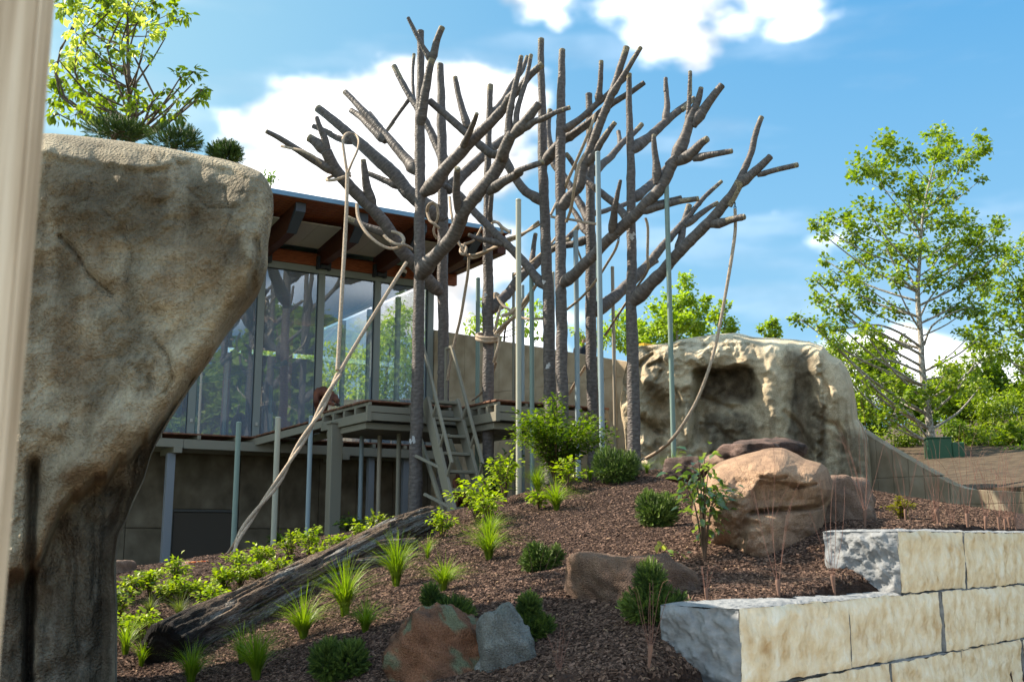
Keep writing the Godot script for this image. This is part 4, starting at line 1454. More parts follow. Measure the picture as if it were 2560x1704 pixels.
func build_ladder() -> void:
	var top := at(1102, 1004, 17.25)
	var foot := at(1180, 1318, 16.25)
	var o := thing("ladder", "steep grey ship ladder with two slanting handrails leaning on the platform", "ladder", Vector3(foot.x, foot.y, foot.z))
	var dn := (foot - top).normalized()
	var out := (bn - dn * bn.dot(dn)).normalized()
	var half := 0.27
	for s in [-1.0, 1.0]:
		var g := G.new()
		g.beam(top + bu * half * s + dn * -0.02, foot + bu * half * s, 0.055, 0.20, out)
		part("stile", g, M.steel, o)
		# handrail on three stand-offs
		g = G.new()
		var rb := out * 0.30
		var r0: Vector3 = top + bu * half * s + rb - dn * 0.95
		var r1: Vector3 = top + bu * half * s + rb + dn * 1.38
		g.beam(r0, r1, 0.045, 0.045, out)
		part("handrail", g, M.steel, o)
		for t in [0.26, 0.82, 1.36]:
			g = G.new()
			var q: Vector3 = top + bu * half * s + dn * t
			g.beam(q + out * 0.09 + dn * 0.12, q + rb, 0.04, 0.04, dn)
			part("rail_bracket", g, M.steel, o)
		if s > 0.0:
			g = G.new()
			var pz: Vector3 = r0 + bn * -0.18
			g.beam(Vector3(pz.x, top.y, pz.z), pz, 0.045, 0.045, bn)
			part("rail_post", g, M.steel, o)
			g = G.new()
			g.beam(pz + Vector3(0, -0.02, 0), r0 + Vector3(0, -0.02, 0), 0.045, 0.045)
			part("rail_top", g, M.steel, o)
		# rear brace
		g = G.new()
		g.beam(top + bu * half * s - bn * 0.25 - Vector3(0, 0.5, 0), foot + bu * half * s - bn * 0.22, 0.05, 0.07, out)
		part("rear_stile", g, M.steel, o)
	var n := 7
	for k in n:
		var g := G.new()
		var p := top.lerp(foot, (k + 0.05) / n)
		g.box(p, Vector3(half * 2.0 - 0.06, 0.045, 0.20), Basis(bu, Vector3.UP, bn), 0.004)
		part("tread", g, M.steel, o)
	for k in 2:
		var g := G.new()
		g.beam(top.lerp(foot, 0.55 + 0.3 * k) - bu * half - bn * 0.05, top.lerp(foot, 0.45 + 0.3 * k) - bu * (half + 0.25) - bn * 0.3, 0.045, 0.045)
		part("brace", g, M.steel, o)


# ---------------------------------------------------------------- concrete walls
# a wall whose top follows a line: pieces between the cuts, each its own panel
func sloped_wall(o: Node, p: Vector3, dir: Vector3, thick: float, cuts: Array, tops: Array, foot: float, joints: Array, mat: Material) -> void:
	var out := dir.cross(Vector3.UP).normalized()
	if out.z < 0.0:
		out = -out
	var b := G.new()
	for k in cuts.size() - 1:
		var hs := [foot]
		for j in joints:
			hs.append(j)
		hs.append(99.0)
		for r in hs.size() - 1:
			var t0: float = minf(tops[k], hs[r + 1] - 0.005)
			var t1: float = minf(tops[k + 1], hs[r + 1] - 0.005)
			var low: float = hs[r] + (0.005 if r else 0.0)
			if maxf(t0, t1) <= low + 0.03:
				continue
			t0 = maxf(t0, low + 0.004)
			t1 = maxf(t1, low + 0.004)
			var gap := 0.004
			var a0: Vector3 = p + dir * (cuts[k] + gap)
			var a1: Vector3 = p + dir * (cuts[k + 1] - gap)
			var g := G.new()
			slab4(g, a0, a1, low, t0, t1, out, thick)
			part("panel", g, mat, o)
		slab4(b, p + dir * cuts[k] - out * 0.012, p + dir * cuts[k + 1] - out * 0.012, foot - 0.02, tops[k] - 0.015, tops[k + 1] - 0.015, out, thick - 0.03)
	part("backing", b, mat, o)


func slab4(g: G, a0: Vector3, a1: Vector3, low: float, t0: float, t1: float, out: Vector3, thick: float) -> void:
	var dn := -out * thick
	var e := 0.01
	var f := [a0 + Vector3(0, low, 0), a1 + Vector3(0, low, 0), a1 + Vector3(0, t1 - e, 0), a0 + Vector3(0, t0 - e, 0)]
	g.poly(f, out)
	g.poly([f[3], f[2], a1 - out * e + Vector3(0, t1, 0), a0 - out * e + Vector3(0, t0, 0)], out + Vector3.UP)
	g.poly([a0 - out * e + Vector3(0, t0, 0), a1 - out * e + Vector3(0, t1, 0), a1 + dn + Vector3(0, t1, 0), a0 + dn + Vector3(0, t0, 0)], Vector3.UP)
	g.poly([f[0] + dn, f[1] + dn, a1 + dn + Vector3(0, t1, 0), a0 + dn + Vector3(0, t0, 0)], -out)
	var d := (a1 - a0).normalized()
	g.poly([f[0], f[3], a0 + dn + Vector3(0, t0, 0), f[0] + dn], -d)
	g.poly([f[1], f[2], a1 + dn + Vector3(0, t1, 0), f[1] + dn], d)


func build_walls() -> void:
	# behind the climbing trees: its top falls towards the right
	var p := bp(3.83, -0.02, 0)
	p.y = EYE
	var q := at(1580, 905, 19.3)
	var dir := Vector3(q.x - p.x, 0, q.z - p.z).normalized()
	var len := Vector2(q.x - p.x, q.z - p.z).length()
	var h0 := at(1075, 823, 22.8).y - EYE
	var h1 := q.y - EYE
	var o := thing("concrete_wall", "sunlit tan concrete wall with a falling top behind the climbing trees", "wall", p + dir * len * 0.5 - Vector3(0, 1.0, 0))
	var cuts := []
	var tops := []
	for k in 7:
		cuts.append(len * 1.12 * k / 6.0)
		tops.append(lerpf(h0, h1, 1.12 * k / 6.0))
	sloped_wall(o, p, dir, 0.3, cuts, tops, -0.8, [0.95, 1.95, 2.92], M.concrete)
	# right of the cliff: a wall that swings down to a level top
	o = thing("concrete_wall", "grey tan concrete wall curving down right of the cliff behind the red twigs", "wall", at(2330, 1330, 16.0))
	p = at(2150, 1080, 16.9)
	q = at(2700, 1232, 14.5)
	dir = Vector3(q.x - p.x, 0, q.z - p.z).normalized()
	p.y = EYE
	cuts = []
	tops = []
	for e in [[2150, 1072], [2190, 1098], [2230, 1122], [2270, 1145], [2310, 1168], [2345, 1190], [2375, 1206], [2400, 1216], [2425, 1222], [2470, 1225], [2560, 1229], [2640, 1231], [2760, 1232]]:
		var s := 0.0
		var best := 1e9
		var k := 0.0
		while k < 8.0:
			var w := p + dir * k
			var e2 := absf(at(e[0], e[1], -w.z).x - w.x)
			if e2 < best:
				best = e2
				s = k
			k += 0.005
		cuts.append(s)
		tops.append(at(e[0], e[1], -(p + dir * s).z).y - EYE)
	sloped_wall(o, p, dir, 0.25, cuts, tops, -0.6, [0.50, 0.93], M.low_light_concrete)
	# the higher ground behind both walls
	var g := G.new()
	var xs := 110
	var ds := 80
	for j in ds:
		for k in xs:
			var tx := lerpf(-1.0, 1.0, float(k) / (xs - 1))
			var x := 3.0 + 10.0 * tx + 110.0 * tx * tx * tx * tx * tx
			var d := 12.4 + 175.0 * pow(float(j) / (ds - 1), 2.2)
			g.vert(Vector3(x, back_height(x, d), -d), Vector2(x, d))
	g.sheet(0, ds, xs)
	for k in range(0, g.i.size(), 3):
		if (g.v[g.i[k + 2]] - g.v[g.i[k]]).cross(g.v[g.i[k + 1]] - g.v[g.i[k]]).y < 0.0:
			var t := g.i[k + 1]
			g.i[k + 1] = g.i[k + 2]
			g.i[k + 2] = t
	structure("upper_terrain", g, M.earth)


func back_height(x: float, d: float) -> float:
	# a bank behind the right hand wall, a terrace behind the long wall, low ground under the pavilion and in the yard
	var off := (x - 5.46) * 0.82 + (d - 16.9) * 0.57
	var right := sst(0.15, 0.45, off) * sst(4.6, 5.4, x)
	var h := lerpf(-0.5, EYE + 0.66 + 0.128 * maxf(0.0, off), right)
	var bound := 22.9 - (x + 1.7) * 0.62
	var behind := sst(0.25, 0.8, d - bound) * sst(-1.4, -0.9, x + 0.613 * (d - 22.9)) * (1.0 - right)
	h = lerpf(h, EYE + 2.35 + 0.155 * clampf(d - 20.0, 0.0, 10.0), behind)
	var far := sst(28.0, 36.0, d)
	return lerpf(h, maxf(h, EYE + 2.0 + 0.03 * d), far) + 0.05 * fn.get_noise_2d(x * 0.8, d * 0.8)


# ---------------------------------------------------------------- the climbing trees
# one limb: pixels of the photograph with its thickness there; it leaves the stem at distance d and ends at distance d2
func limb(o: Node3D, d: float, d2: float, q: Array) -> void:
	var p := []
	var w := []
	var n := q.size()
	for k in n:
		var t := float(k) / (n - 1)
		var dd := d + (d2 - d) * t * (1.4 - 0.4 * t)
		p.append(at(q[k][0], q[k][1], dd))
		w.append(q[k][2] * 0.5 * dd / LENS / (cos(PITCH) - (852.0 - q[k][1]) / LENS * sin(PITCH)))
	var stem := d2 == d
	var sp := smooth_path(p, w, 0.07)
	var path: PackedVector3Array = sp[0]
	var rad: PackedFloat32Array = sp[1]
	# the collar where a limb leaves its stem, a flare at the foot, cast knots and swellings
	var run := 0.0
	for k in path.size():
		if k > 0:
			run += path[k].distance_to(path[k - 1])
		if stem:
			rad[k] *= 1.0 + 0.16 * exp(-run / (w[0] * 3.0))
		else:
			rad[k] *= (0.70 + 0.30 * sst(0.0, w[0] * 2.2, run)) * (1.0 + 0.22 * exp(-pow((run - w[0] * 2.0) / (w[0] * 1.6), 2.0)))
			# a healed knot here and there
			var knot := fn.get_noise_3dv(path[k] * 4.0 + Vector3(3, 8, 1))
			rad[k] *= 1.0 + 0.16 * sst(0.35, 0.6, knot)
		rad[k] *= 1.0 + 0.07 * fn.get_noise_3dv(path[k] * 2.3) + 0.03 * fine.get_noise_3dv(path[k] * 9.0)
		path[k] += Vector3(fn.get_noise_3dv(path[k] * 1.1), 0, fn.get_noise_3dv(path[k] * 1.1 + Vector3(9, 0, 0))) * 0.02
	var g := G.new()
	g.tube(path, rad, 16, true, fine_bark, 0.10)
	part("trunk" if stem else "limb", g, M.bark, o, true)
	# pale sawn end
	var cut := G.new()
	var m := path.size() - 1
	var dir := (path[m] - path[m - 1]).normalized()
	var len := 0.10 if stem else 0.26 * (0.4 + rng.randf())
	cut.tube(PackedVector3Array([path[m] - dir * len, path[m] + dir * 0.004, path[m] + dir * 0.012]), PackedFloat32Array([rad[m] * 1.03, rad[m] * 1.05, rad[m] * 0.9]), 14, true, fine_bark, 0.12)
	part("sawn_end", cut, M.bark_tip if rng.randf() < 0.7 else M.bark, o, true)


var fine_bark := FastNoiseLite.new()


func build_climbing_trees() -> void:
	rng.seed = 12
	fine_bark.seed = 8
	fine_bark.frequency = 9.0
	fine_bark.fractal_octaves = 3
	var t: Node3D
	t = thing("climbing_tree", "leftmost bark covered climbing tree, its forked top the tallest of all", "climbing tree", at(1037, 1300, 16.9), "climbing trees")
	climbers.append(t)
	limb(t, 16.9, 16.9, [[1037, 1300, 35.0], [1039, 1150, 34.0], [1043, 1000, 32.0], [1046, 850, 30.0], [1048, 700, 28.0], [1049, 500, 27.0], [1050, 320, 26.0], [1051, 230, 20.0], [1051, 78, 17.0]])
	limb(t, 16.9, 16.5, [[1050, 321, 25.9], [1060, 250, 23.2], [1069, 192, 20.5], [1079, 147, 17.9]])
	limb(t, 16.52, 16.5, [[1079, 157, 17.0], [1064, 129, 14.3], [1046, 98, 11.6], [1021, 45, 8.9]])
	limb(t, 16.52, 16.4, [[1079, 157, 18.7], [1087, 116, 17.6], [1096, 89, 16.4], [1105, 68, 15.2]])
	limb(t, 16.9, 15.7, [[1053, 484, 35.7], [1082, 464, 33.9], [1113, 424, 32.1], [1149, 384, 30.2], [1185, 344, 28.4], [1225, 308, 26.6], [1265, 263, 24.8], [1273, 247, 23.0], [1299, 221, 20.6], [1325, 189, 18.2], [1356, 161, 15.8]])
	limb(t, 16.41, 15.7, [[1156, 371, 18.7], [1176, 326, 14.7], [1192, 284, 10.7]])
	limb(t, 16.9, 15.3, [[1046, 696, 37.5], [1069, 661, 36.8], [1100, 629, 36.1], [1131, 594, 35.4], [1147, 558, 34.6], [1158, 531, 33.9], [1189, 491, 33.3], [1229, 442, 32.8], [1256, 393, 32.2], [1256, 387, 31.6], [1270, 353, 28.7], [1279, 336, 25.8]])
	limb(t, 15.39, 15.3, [[1272, 353, 20.7], [1272, 304, 18.8], [1280, 258, 17.0], [1287, 215, 15.2], [1297, 172, 13.3], [1302, 141, 11.5]])
	limb(t, 15.33, 15.1, [[1279, 342, 28.7], [1305, 316, 25.8], [1325, 290, 23.0], [1348, 260, 20.1]])
	limb(t, 15.25, 14.9, [[1307, 326, 17.8], [1336, 304, 16.2], [1359, 296, 14.6], [1388, 281, 13.1], [1422, 269, 11.5]])
	limb(t, 16.1, 15.5, [[1153, 547, 23.2], [1142, 491, 20.5], [1142, 446, 17.9], [1142, 421, 15.2]])
	limb(t, 15.81, 15.2, [[1221, 480, 25.9], [1256, 455, 23.0], [1300, 431, 20.1], [1293, 428, 17.2], [1357, 405, 13.8]])
	limb(t, 15.31, 15.4, [[1290, 339, 16.6], [1294, 276, 14.9], [1307, 227, 13.2], [1319, 178, 11.5], [1327, 138, 9.8]])
	limb(t, 16.9, 17.7, [[1049, 435, 27.7], [1015, 397, 25.3], [979, 357, 22.9], [953, 326, 20.5], [912, 281, 18.2], [886, 254, 15.8], [861, 229, 13.4]])
	limb(t, 17.29, 17.8, [[962, 353, 20.5], [921, 312, 18.2], [899, 290, 15.8], [878, 276, 13.4]])
	limb(t, 17.38, 17.8, [[955, 324, 13.4], [924, 284, 12.5]])
	t = thing("climbing_tree", "dark climbing tree behind the leftmost one, its long limbs reaching over the roof edge", "climbing tree", at(1108, 1250, 18.4), "climbing trees")
	climbers.append(t)
	limb(t, 18.4, 18.4, [[1108, 1250, 32.0], [1108, 1000, 29.0], [1108, 880, 28.0], [1107, 670, 27.0], [1107, 446, 26.0], [1104, 312, 23.0], [1102, 180, 17.0], [1102, 161, 15.0]])
	limb(t, 18.4, 17.4, [[1110, 738, 28.7], [1073, 703, 31.3], [1040, 665, 33.9], [1002, 625, 32.9], [979, 585, 31.9], [939, 531, 30.9], [890, 482, 29.8], [850, 440, 28.8], [828, 406, 27.8], [817, 379, 26.8]])
	limb(t, 17.43, 17.4, [[821, 388, 25.0], [792, 357, 22.5], [772, 344, 20.1]])
	limb(t, 17.42, 17.3, [[820, 388, 20.5], [812, 348, 17.3], [799, 317, 14.0], [791, 293, 10.7]])
	limb(t, 17.52, 17.2, [[837, 431, 22.3], [796, 406, 20.0], [752, 379, 17.7], [712, 353, 15.4], [689, 339, 13.0], [667, 328, 10.7]])
	limb(t, 17.73, 17.5, [[935, 520, 25.9], [919, 473, 21.7], [912, 437, 17.6], [906, 400, 13.4]])
	limb(t, 18.0, 18.2, [[1015, 625, 25.0], [984, 598, 22.8], [948, 578, 20.5], [912, 565, 18.3], [868, 547, 16.1]])
	limb(t, 18.4, 18.7, [[1111, 554, 40.2], [1073, 522, 38.6], [1040, 496, 37.0], [1015, 473, 35.4], [988, 437, 33.7], [948, 402, 32.1], [904, 362, 29.0], [872, 335, 25.9], [832, 299, 22.8], [794, 270, 19.6]])
	limb(t, 18.64, 18.7, [[886, 355, 17.9], [841, 344, 15.6], [814, 328, 13.4], [783, 315, 11.2]])
	limb(t, 18.54, 18.7, [[1002, 469, 18.7], [962, 451, 15.6], [921, 433, 12.5]])
	limb(t, 18.4, 18.9, [[1118, 413, 22.3], [1091, 362, 21.0], [1073, 321, 19.6], [1046, 272, 18.3], [1024, 241, 17.0], [1002, 201, 15.6], [984, 165, 14.3]])
	limb(t, 18.77, 18.9, [[1025, 243, 9.8], [993, 290, 9.4], [962, 331, 8.9]])
	limb(t, 18.7, 19.0, [[1042, 277, 9.8], [1032, 232, 8.9], [1034, 136, 8.0]])
	limb(t, 18.4, 19.0, [[1120, 478, 29.5], [1154, 440, 27.1], [1203, 393, 24.8], [1247, 357, 22.5], [1283, 333, 20.2], [1314, 304, 17.9]])
	t = thing("climbing_tree", "climbing tree standing through the smaller platform, with a rope wound round its stem", "climbing tree", at(1222, 1270, 17.3), "climbing trees")
	climbers.append(t)
	limb(t, 17.3, 17.3, [[1222, 1270, 30.0], [1221, 1150, 29.0], [1220, 1000, 29.0], [1220, 780, 28.0], [1220, 620, 25.0], [1218, 500, 20.0], [1222, 330, 16.0], [1225, 213, 15.0]])
	limb(t, 17.3, 17.0, [[1225, 579, 14.7], [1226, 528, 13.1], [1229, 484, 11.5]])
	limb(t, 17.3, 18.1, [[1228, 780, 25.5], [1252, 751, 24.6], [1271, 732, 23.7], [1293, 703, 22.8], [1319, 678, 21.9], [1338, 662, 21.1], [1367, 633, 18.9], [1384, 617, 16.8], [1412, 602, 15.5], [1430, 584, 14.1], [1449, 562, 12.8]])
	limb(t, 17.76, 17.9, [[1330, 663, 14.3], [1334, 622, 12.5], [1339, 585, 10.7]])
	limb(t, 17.3, 17.9, [[1227, 287, 16.1], [1256, 253, 14.6], [1279, 212, 13.2], [1305, 178, 11.8], [1318, 142, 10.3]])
	t = thing("climbing_tree", "stout climbing tree right of the cream pole, pale patch at its lower fork", "climbing tree", at(1378, 1210, 16.2), "climbing trees")
	climbers.append(t)
	limb(t, 16.2, 16.2, [[1378, 1210, 31.0], [1375, 1000, 31.0], [1373, 845, 30.0], [1368, 686, 28.0], [1363, 558, 26.0], [1358, 456, 25.0], [1357, 316, 22.0], [1354, 180, 17.0], [1352, 98, 15.0]])
	limb(t, 16.2, 16.9, [[1356, 508, 23.0], [1338, 492, 22.7], [1315, 479, 22.4], [1297, 459, 22.2], [1279, 431, 21.9], [1266, 406, 21.7], [1251, 388, 21.4], [1225, 384, 22.3], [1194, 357, 21.0], [1162, 330, 19.6], [1113, 286, 18.3], [1075, 252, 17.0]])
	limb(t, 16.81, 16.9, [[1171, 319, 20.5], [1158, 286, 17.9], [1147, 241, 15.2], [1138, 193, 12.5]])
	limb(t, 16.2, 17.1, [[1363, 719, 23.0], [1343, 696, 22.5], [1322, 668, 22.1], [1302, 645, 21.7], [1282, 625, 21.3], [1259, 604, 20.8], [1238, 584, 20.4], [1220, 564, 20.0], [1200, 543, 19.6], [1188, 531, 19.1], [1166, 505, 17.5], [1153, 489, 15.9], [1128, 473, 14.4], [1102, 457, 12.8]])
	limb(t, 16.62, 16.7, [[1256, 611, 17.3], [1226, 602, 14.8], [1200, 597, 12.2], [1174, 587, 9.7]])
	limb(t, 16.2, 15.4, [[1358, 413, 25.8], [1379, 385, 24.4], [1405, 353, 22.9], [1434, 336, 21.4], [1468, 310, 20.0], [1488, 293, 18.5], [1508, 276, 17.0], [1537, 255, 15.6], [1569, 235, 14.1], [1609, 207, 12.6]])
	t = thing("climbing_tree", "climbing tree left of the tallest pale pole, its dark top limb split in two", "climbing tree", at(1410, 1200, 15.7), "climbing trees")
	climbers.append(t)
	limb(t, 15.7, 15.7, [[1410, 1200, 31.0], [1406, 1040, 30.0], [1404, 860, 29.0], [1402, 700, 28.0], [1401, 600, 27.0], [1401, 405, 26.0], [1402, 315, 24.0], [1402, 240, 22.0], [1404, 170, 18.0], [1405, 124, 15.0]])
	limb(t, 15.7, 15.4, [[1402, 330, 18.9], [1437, 307, 17.8], [1465, 284, 16.6], [1491, 261, 15.5], [1517, 238, 14.4], [1540, 215, 13.2], [1560, 198, 12.1], [1574, 187, 10.9]])
	limb(t, 15.54, 15.4, [[1494, 260, 17.8], [1500, 215, 14.6], [1503, 153, 11.5]])
	limb(t, 15.7, 15.0, [[1400, 531, 24.0], [1414, 502, 24.2], [1430, 482, 24.3], [1450, 464, 24.5], [1462, 408, 24.7], [1477, 373, 23.7], [1488, 339, 22.7], [1503, 299, 21.7], [1517, 264, 20.7], [1528, 235, 19.7], [1543, 195, 18.7], [1554, 158, 17.7], [1567, 118, 16.6]])
	limb(t, 15.14, 14.9, [[1524, 245, 18.4], [1540, 218, 16.6], [1560, 187, 14.9], [1580, 155, 13.2], [1603, 118, 11.5]])
	limb(t, 15.41, 15.1, [[1464, 413, 23.0], [1488, 382, 20.1], [1503, 356, 17.2], [1520, 330, 14.4], [1537, 307, 11.5]])
	limb(t, 15.7, 14.5, [[1402, 714, 26.5], [1419, 699, 26.8], [1440, 681, 27.1], [1463, 658, 27.3], [1493, 630, 27.6], [1516, 604, 27.9], [1539, 582, 28.1], [1562, 561, 28.4], [1583, 543, 28.7], [1608, 518, 28.9], [1634, 492, 29.2], [1654, 469, 29.5], [1679, 415, 28.1], [1696, 393, 26.8]])
	limb(t, 14.53, 14.4, [[1688, 404, 32.1], [1714, 339, 27.0], [1730, 286, 21.9], [1746, 250, 16.7], [1754, 220, 11.6]])
	limb(t, 14.47, 14.3, [[1732, 315, 26.8], [1763, 268, 23.5], [1786, 237, 20.2], [1805, 213, 17.0]])
	limb(t, 14.53, 14.2, [[1692, 406, 27.7], [1728, 384, 24.1], [1754, 357, 20.5], [1768, 347, 17.0]])
	limb(t, 14.4, 14.1, [[1734, 397, 19.6], [1777, 386, 16.1], [1830, 377, 12.5]])
	limb(t, 15.06, 14.6, [[1530, 589, 23.5], [1534, 543, 18.5], [1542, 502, 13.6], [1552, 452, 8.7]])
	limb(t, 14.62, 14.5, [[1643, 460, 23.2], [1642, 411, 19.0], [1638, 371, 14.9], [1636, 338, 10.7]])
	limb(t, 14.8, 14.5, [[1598, 529, 21.4], [1652, 516, 18.5], [1696, 504, 15.5], [1745, 497, 12.5]])
	limb(t, 14.72, 14.7, [[1629, 512, 10.7], [1665, 502, 9.8], [1702, 493, 8.9]])
	limb(t, 14.47, 14.4, [[1719, 312, 12.5], [1724, 250, 11.2], [1727, 179, 9.8]])
	t = thing("climbing_tree", "climbing tree right of the tallest pale pole, half hidden by the limbs in front", "climbing tree", at(1487, 1200, 17.0), "climbing trees")
	climbers.append(t)
	limb(t, 17.0, 17.0, [[1487, 1200, 29.0], [1483, 1070, 29.0], [1480, 900, 28.0], [1478, 780, 27.0], [1477, 600, 26.0], [1476, 456, 22.0], [1475, 350, 18.0], [1473, 235, 16.0]])
	limb(t, 17.0, 17.8, [[1476, 559, 19.9], [1463, 533, 19.4], [1445, 500, 18.8], [1424, 464, 18.3], [1412, 444, 17.8], [1385, 410, 17.2], [1376, 365, 15.7], [1371, 324, 14.2], [1375, 275, 12.6]])
	limb(t, 17.0, 17.4, [[1470, 584, 18.9], [1453, 559, 16.0], [1437, 533, 13.1], [1424, 513, 10.2]])
	limb(t, 17.0, 17.3, [[1476, 594, 20.4], [1442, 607, 19.0], [1419, 612, 17.6], [1399, 615, 16.2], [1379, 625, 14.8]])
	limb(t, 17.0, 17.6, [[1478, 535, 13.3], [1511, 528, 12.4], [1532, 520, 11.5], [1562, 510, 10.6], [1583, 500, 9.7]])
	limb(t, 17.0, 17.7, [[1477, 436, 21.8], [1508, 409, 19.9], [1526, 393, 17.9], [1554, 359, 16.0], [1580, 336, 14.0], [1605, 311, 12.1]])
	limb(t, 17.47, 17.7, [[1550, 365, 12.1], [1546, 329, 10.3]])
	limb(t, 17.0, 17.9, [[1478, 787, 31.9], [1529, 748, 29.6], [1560, 720, 27.3], [1599, 685, 25.0], [1624, 656, 22.7], [1656, 615, 20.4], [1685, 583, 18.1], [1710, 554, 15.8], [1733, 525, 13.5], [1764, 490, 11.2], [1803, 454, 8.9]])
	limb(t, 17.69, 17.9, [[1710, 565, 17.9], [1742, 541, 15.5], [1768, 522, 13.2], [1793, 507, 10.8]])
	limb(t, 17.56, 17.8, [[1693, 634, 21.0], [1704, 592, 18.7], [1710, 554, 16.4], [1723, 513, 14.0]])
	limb(t, 17.4, 17.7, [[1615, 672, 10.2], [1643, 653, 8.9]])
	t = thing("climbing_tree", "rightmost climbing tree, one limb leaning far right in front of the cliff", "climbing tree", at(1588, 1190, 15.2), "climbing trees")
	climbers.append(t)
	limb(t, 15.2, 15.2, [[1588, 1190, 33.0], [1585, 1134, 33.0], [1582, 900, 30.0], [1580, 828, 30.0], [1579, 637, 24.0], [1577, 446, 22.0], [1574, 312, 17.0], [1573, 240, 15.0], [1573, 185, 13.0]])
	limb(t, 15.2, 14.3, [[1581, 761, 33.2], [1605, 733, 32.1], [1627, 710, 31.1], [1656, 682, 30.1], [1685, 646, 29.1], [1717, 611, 28.1], [1758, 570, 27.0], [1790, 538, 26.0], [1812, 509, 25.0], [1835, 481, 24.0], [1850, 455, 23.0]])
	limb(t, 14.32, 14.4, [[1846, 466, 18.5], [1863, 423, 17.4], [1879, 382, 16.3], [1888, 339, 15.2], [1904, 293, 12.5]])
	limb(t, 14.32, 14.2, [[1847, 465, 23.6], [1873, 442, 21.8], [1898, 420, 20.1], [1914, 404, 18.3], [1925, 392, 16.6]])
	limb(t, 14.26, 14.1, [[1895, 438, 13.4], [1921, 430, 13.1], [1950, 422, 12.8], [1995, 412, 12.5]])
	limb(t, 14.54, 14.1, [[1777, 562, 23.0], [1806, 557, 20.0], [1835, 548, 17.0], [1863, 542, 14.0]])
	limb(t, 15.2, 15.7, [[1575, 379, 28.6], [1603, 357, 25.9], [1629, 339, 23.2], [1661, 308, 20.5], [1696, 277, 17.9], [1719, 259, 15.2], [1734, 246, 12.5]])
	limb(t, 15.5, 15.7, [[1663, 308, 18.7], [1667, 268, 15.8], [1666, 237, 12.8], [1665, 196, 9.8]])
	limb(t, 15.2, 16.0, [[1580, 500, 24.2], [1615, 471, 21.4], [1637, 449, 18.5], [1659, 427, 15.6], [1682, 401, 12.8]])
	limb(t, 15.2, 16.1, [[1578, 556, 21.4], [1557, 531, 20.0], [1532, 505, 18.7], [1509, 487, 17.3], [1481, 464, 15.9], [1455, 439, 14.5], [1435, 411, 13.1], [1417, 385, 11.7]])


# ---------------------------------------------------------------- poles
func pole(label: String, x: float, y: float, y_top: float, d: float, wide: float, mat: Material) -> void:
	var foot := at(x, y, d)
	var top := at(x, y_top, d).y
	foot.y = minf(foot.y, height(foot.x, d)) - 0.1
	var o := thing("pole", label, "pole", foot, "thin painted poles")
	var r := wide * 0.5 * d / LENS
	var g := G.new()
	g.tube(PackedVector3Array([foot, foot + Vector3(0, (top - foot.y) * 0.5, 0), Vector3(foot.x, top, foot.z)]), PackedFloat32Array([r, r, r]), 20, false)
	part("shaft", g, mat, o)
	g = G.new()
	g.tube(PackedVector3Array([Vector3(foot.x, top - 0.004, foot.z), Vector3(foot.x, top + 0.012, foot.z), Vector3(foot.x, top + 0.02, foot.z)]), PackedFloat32Array([r * 1.06, r * 1.06, r * 0.85]), 20, true)
	part("cap", g, mat, o)


func build_poles() -> void:
	pole("green pole at the left edge of the group, before the lower deck", 580, 1420, 1058, 15.2, 13.0, M.pole_green)
	pole("cream pole standing just left of the long twisted rope", 681, 1400, 1046, 15.0, 14.0, M.pole_cream)
	pole("short blue grey pole behind the twisted rope, left of the square platform post", 767, 1345, 1043, 16.6, 11.5, M.pole_blue)
	pole("blue grey pole under the platform, nearest to its square post", 898, 1335, 1066, 18.4, 11.0, M.pole_blue)
	pole("tan grey pole in the middle under the platform", 944, 1325, 1066, 18.3, 11.0, M.pole_tan)
	pole("grey pole under the platform beside the leftmost climbing tree", 993, 1320, 1066, 18.0, 11.5, M.steel)
	pole("slim green pole rising behind the ladder", 1192, 1230, 697, 18.9, 11.0, M.pole_green)
	pole("very thin grey pole behind the tall cream pole", 1284, 1180, 684, 21.0, 7.5, M.steel)
	pole("tall cream pole rising beside the smaller platform", 1297, 1276, 501, 14.6, 14.0, M.pole_cream)
	pole("blue grey pole between the cream pole and the green pole", 1308, 1200, 715, 19.6, 8.0, M.pole_blue)
	pole("green pole just right of the tall cream pole", 1331, 1262, 670, 16.4, 12.0, M.pole_green)
	pole("thin cream pole glimpsed between two climbing trees", 1387, 1180, 682, 19.5, 6.5, M.pole_cream)
	pole("pale blue pole before the sunlit concrete wall, near the person", 1446, 1180, 580, 15.8, 13.0, M.pole_blue)
	pole("tallest pole of all, pale blue, before the climbing trees", 1507, 1205, 383, 14.4, 13.6, M.pole_blue)
	pole("thin green pole tucked behind the tallest pole", 1502, 1180, 640, 18.6, 8.0, M.pole_green)
	pole("tan pole with a flat top, right of the tallest pole", 1540, 1175, 669, 17.6, 9.0, M.pole_tan)
	pole("green pole farthest right, before the rock cliff", 1686, 1182, 457, 14.6, 13.0, M.pole_green)


# ---------------------------------------------------------------- ropes (flat woven hose)
func hose(o: Node3D, q: Array, wide := 9.0, flat := 0.75) -> void:
	var p := []
	var w := []
	for e in q:
		p.append(at(e[0], e[1], e[2]))
		w.append(wide * 0.5 * e[2] / LENS)
	var sp := smooth_path(p, w, 0.06)
	var rad: PackedFloat32Array = sp[1]
	var g := G.new()
	g.tube(sp[0], rad, 10, true, fine, 0.12, Color.WHITE, flat)
	part("strand", g, M.rope, o)


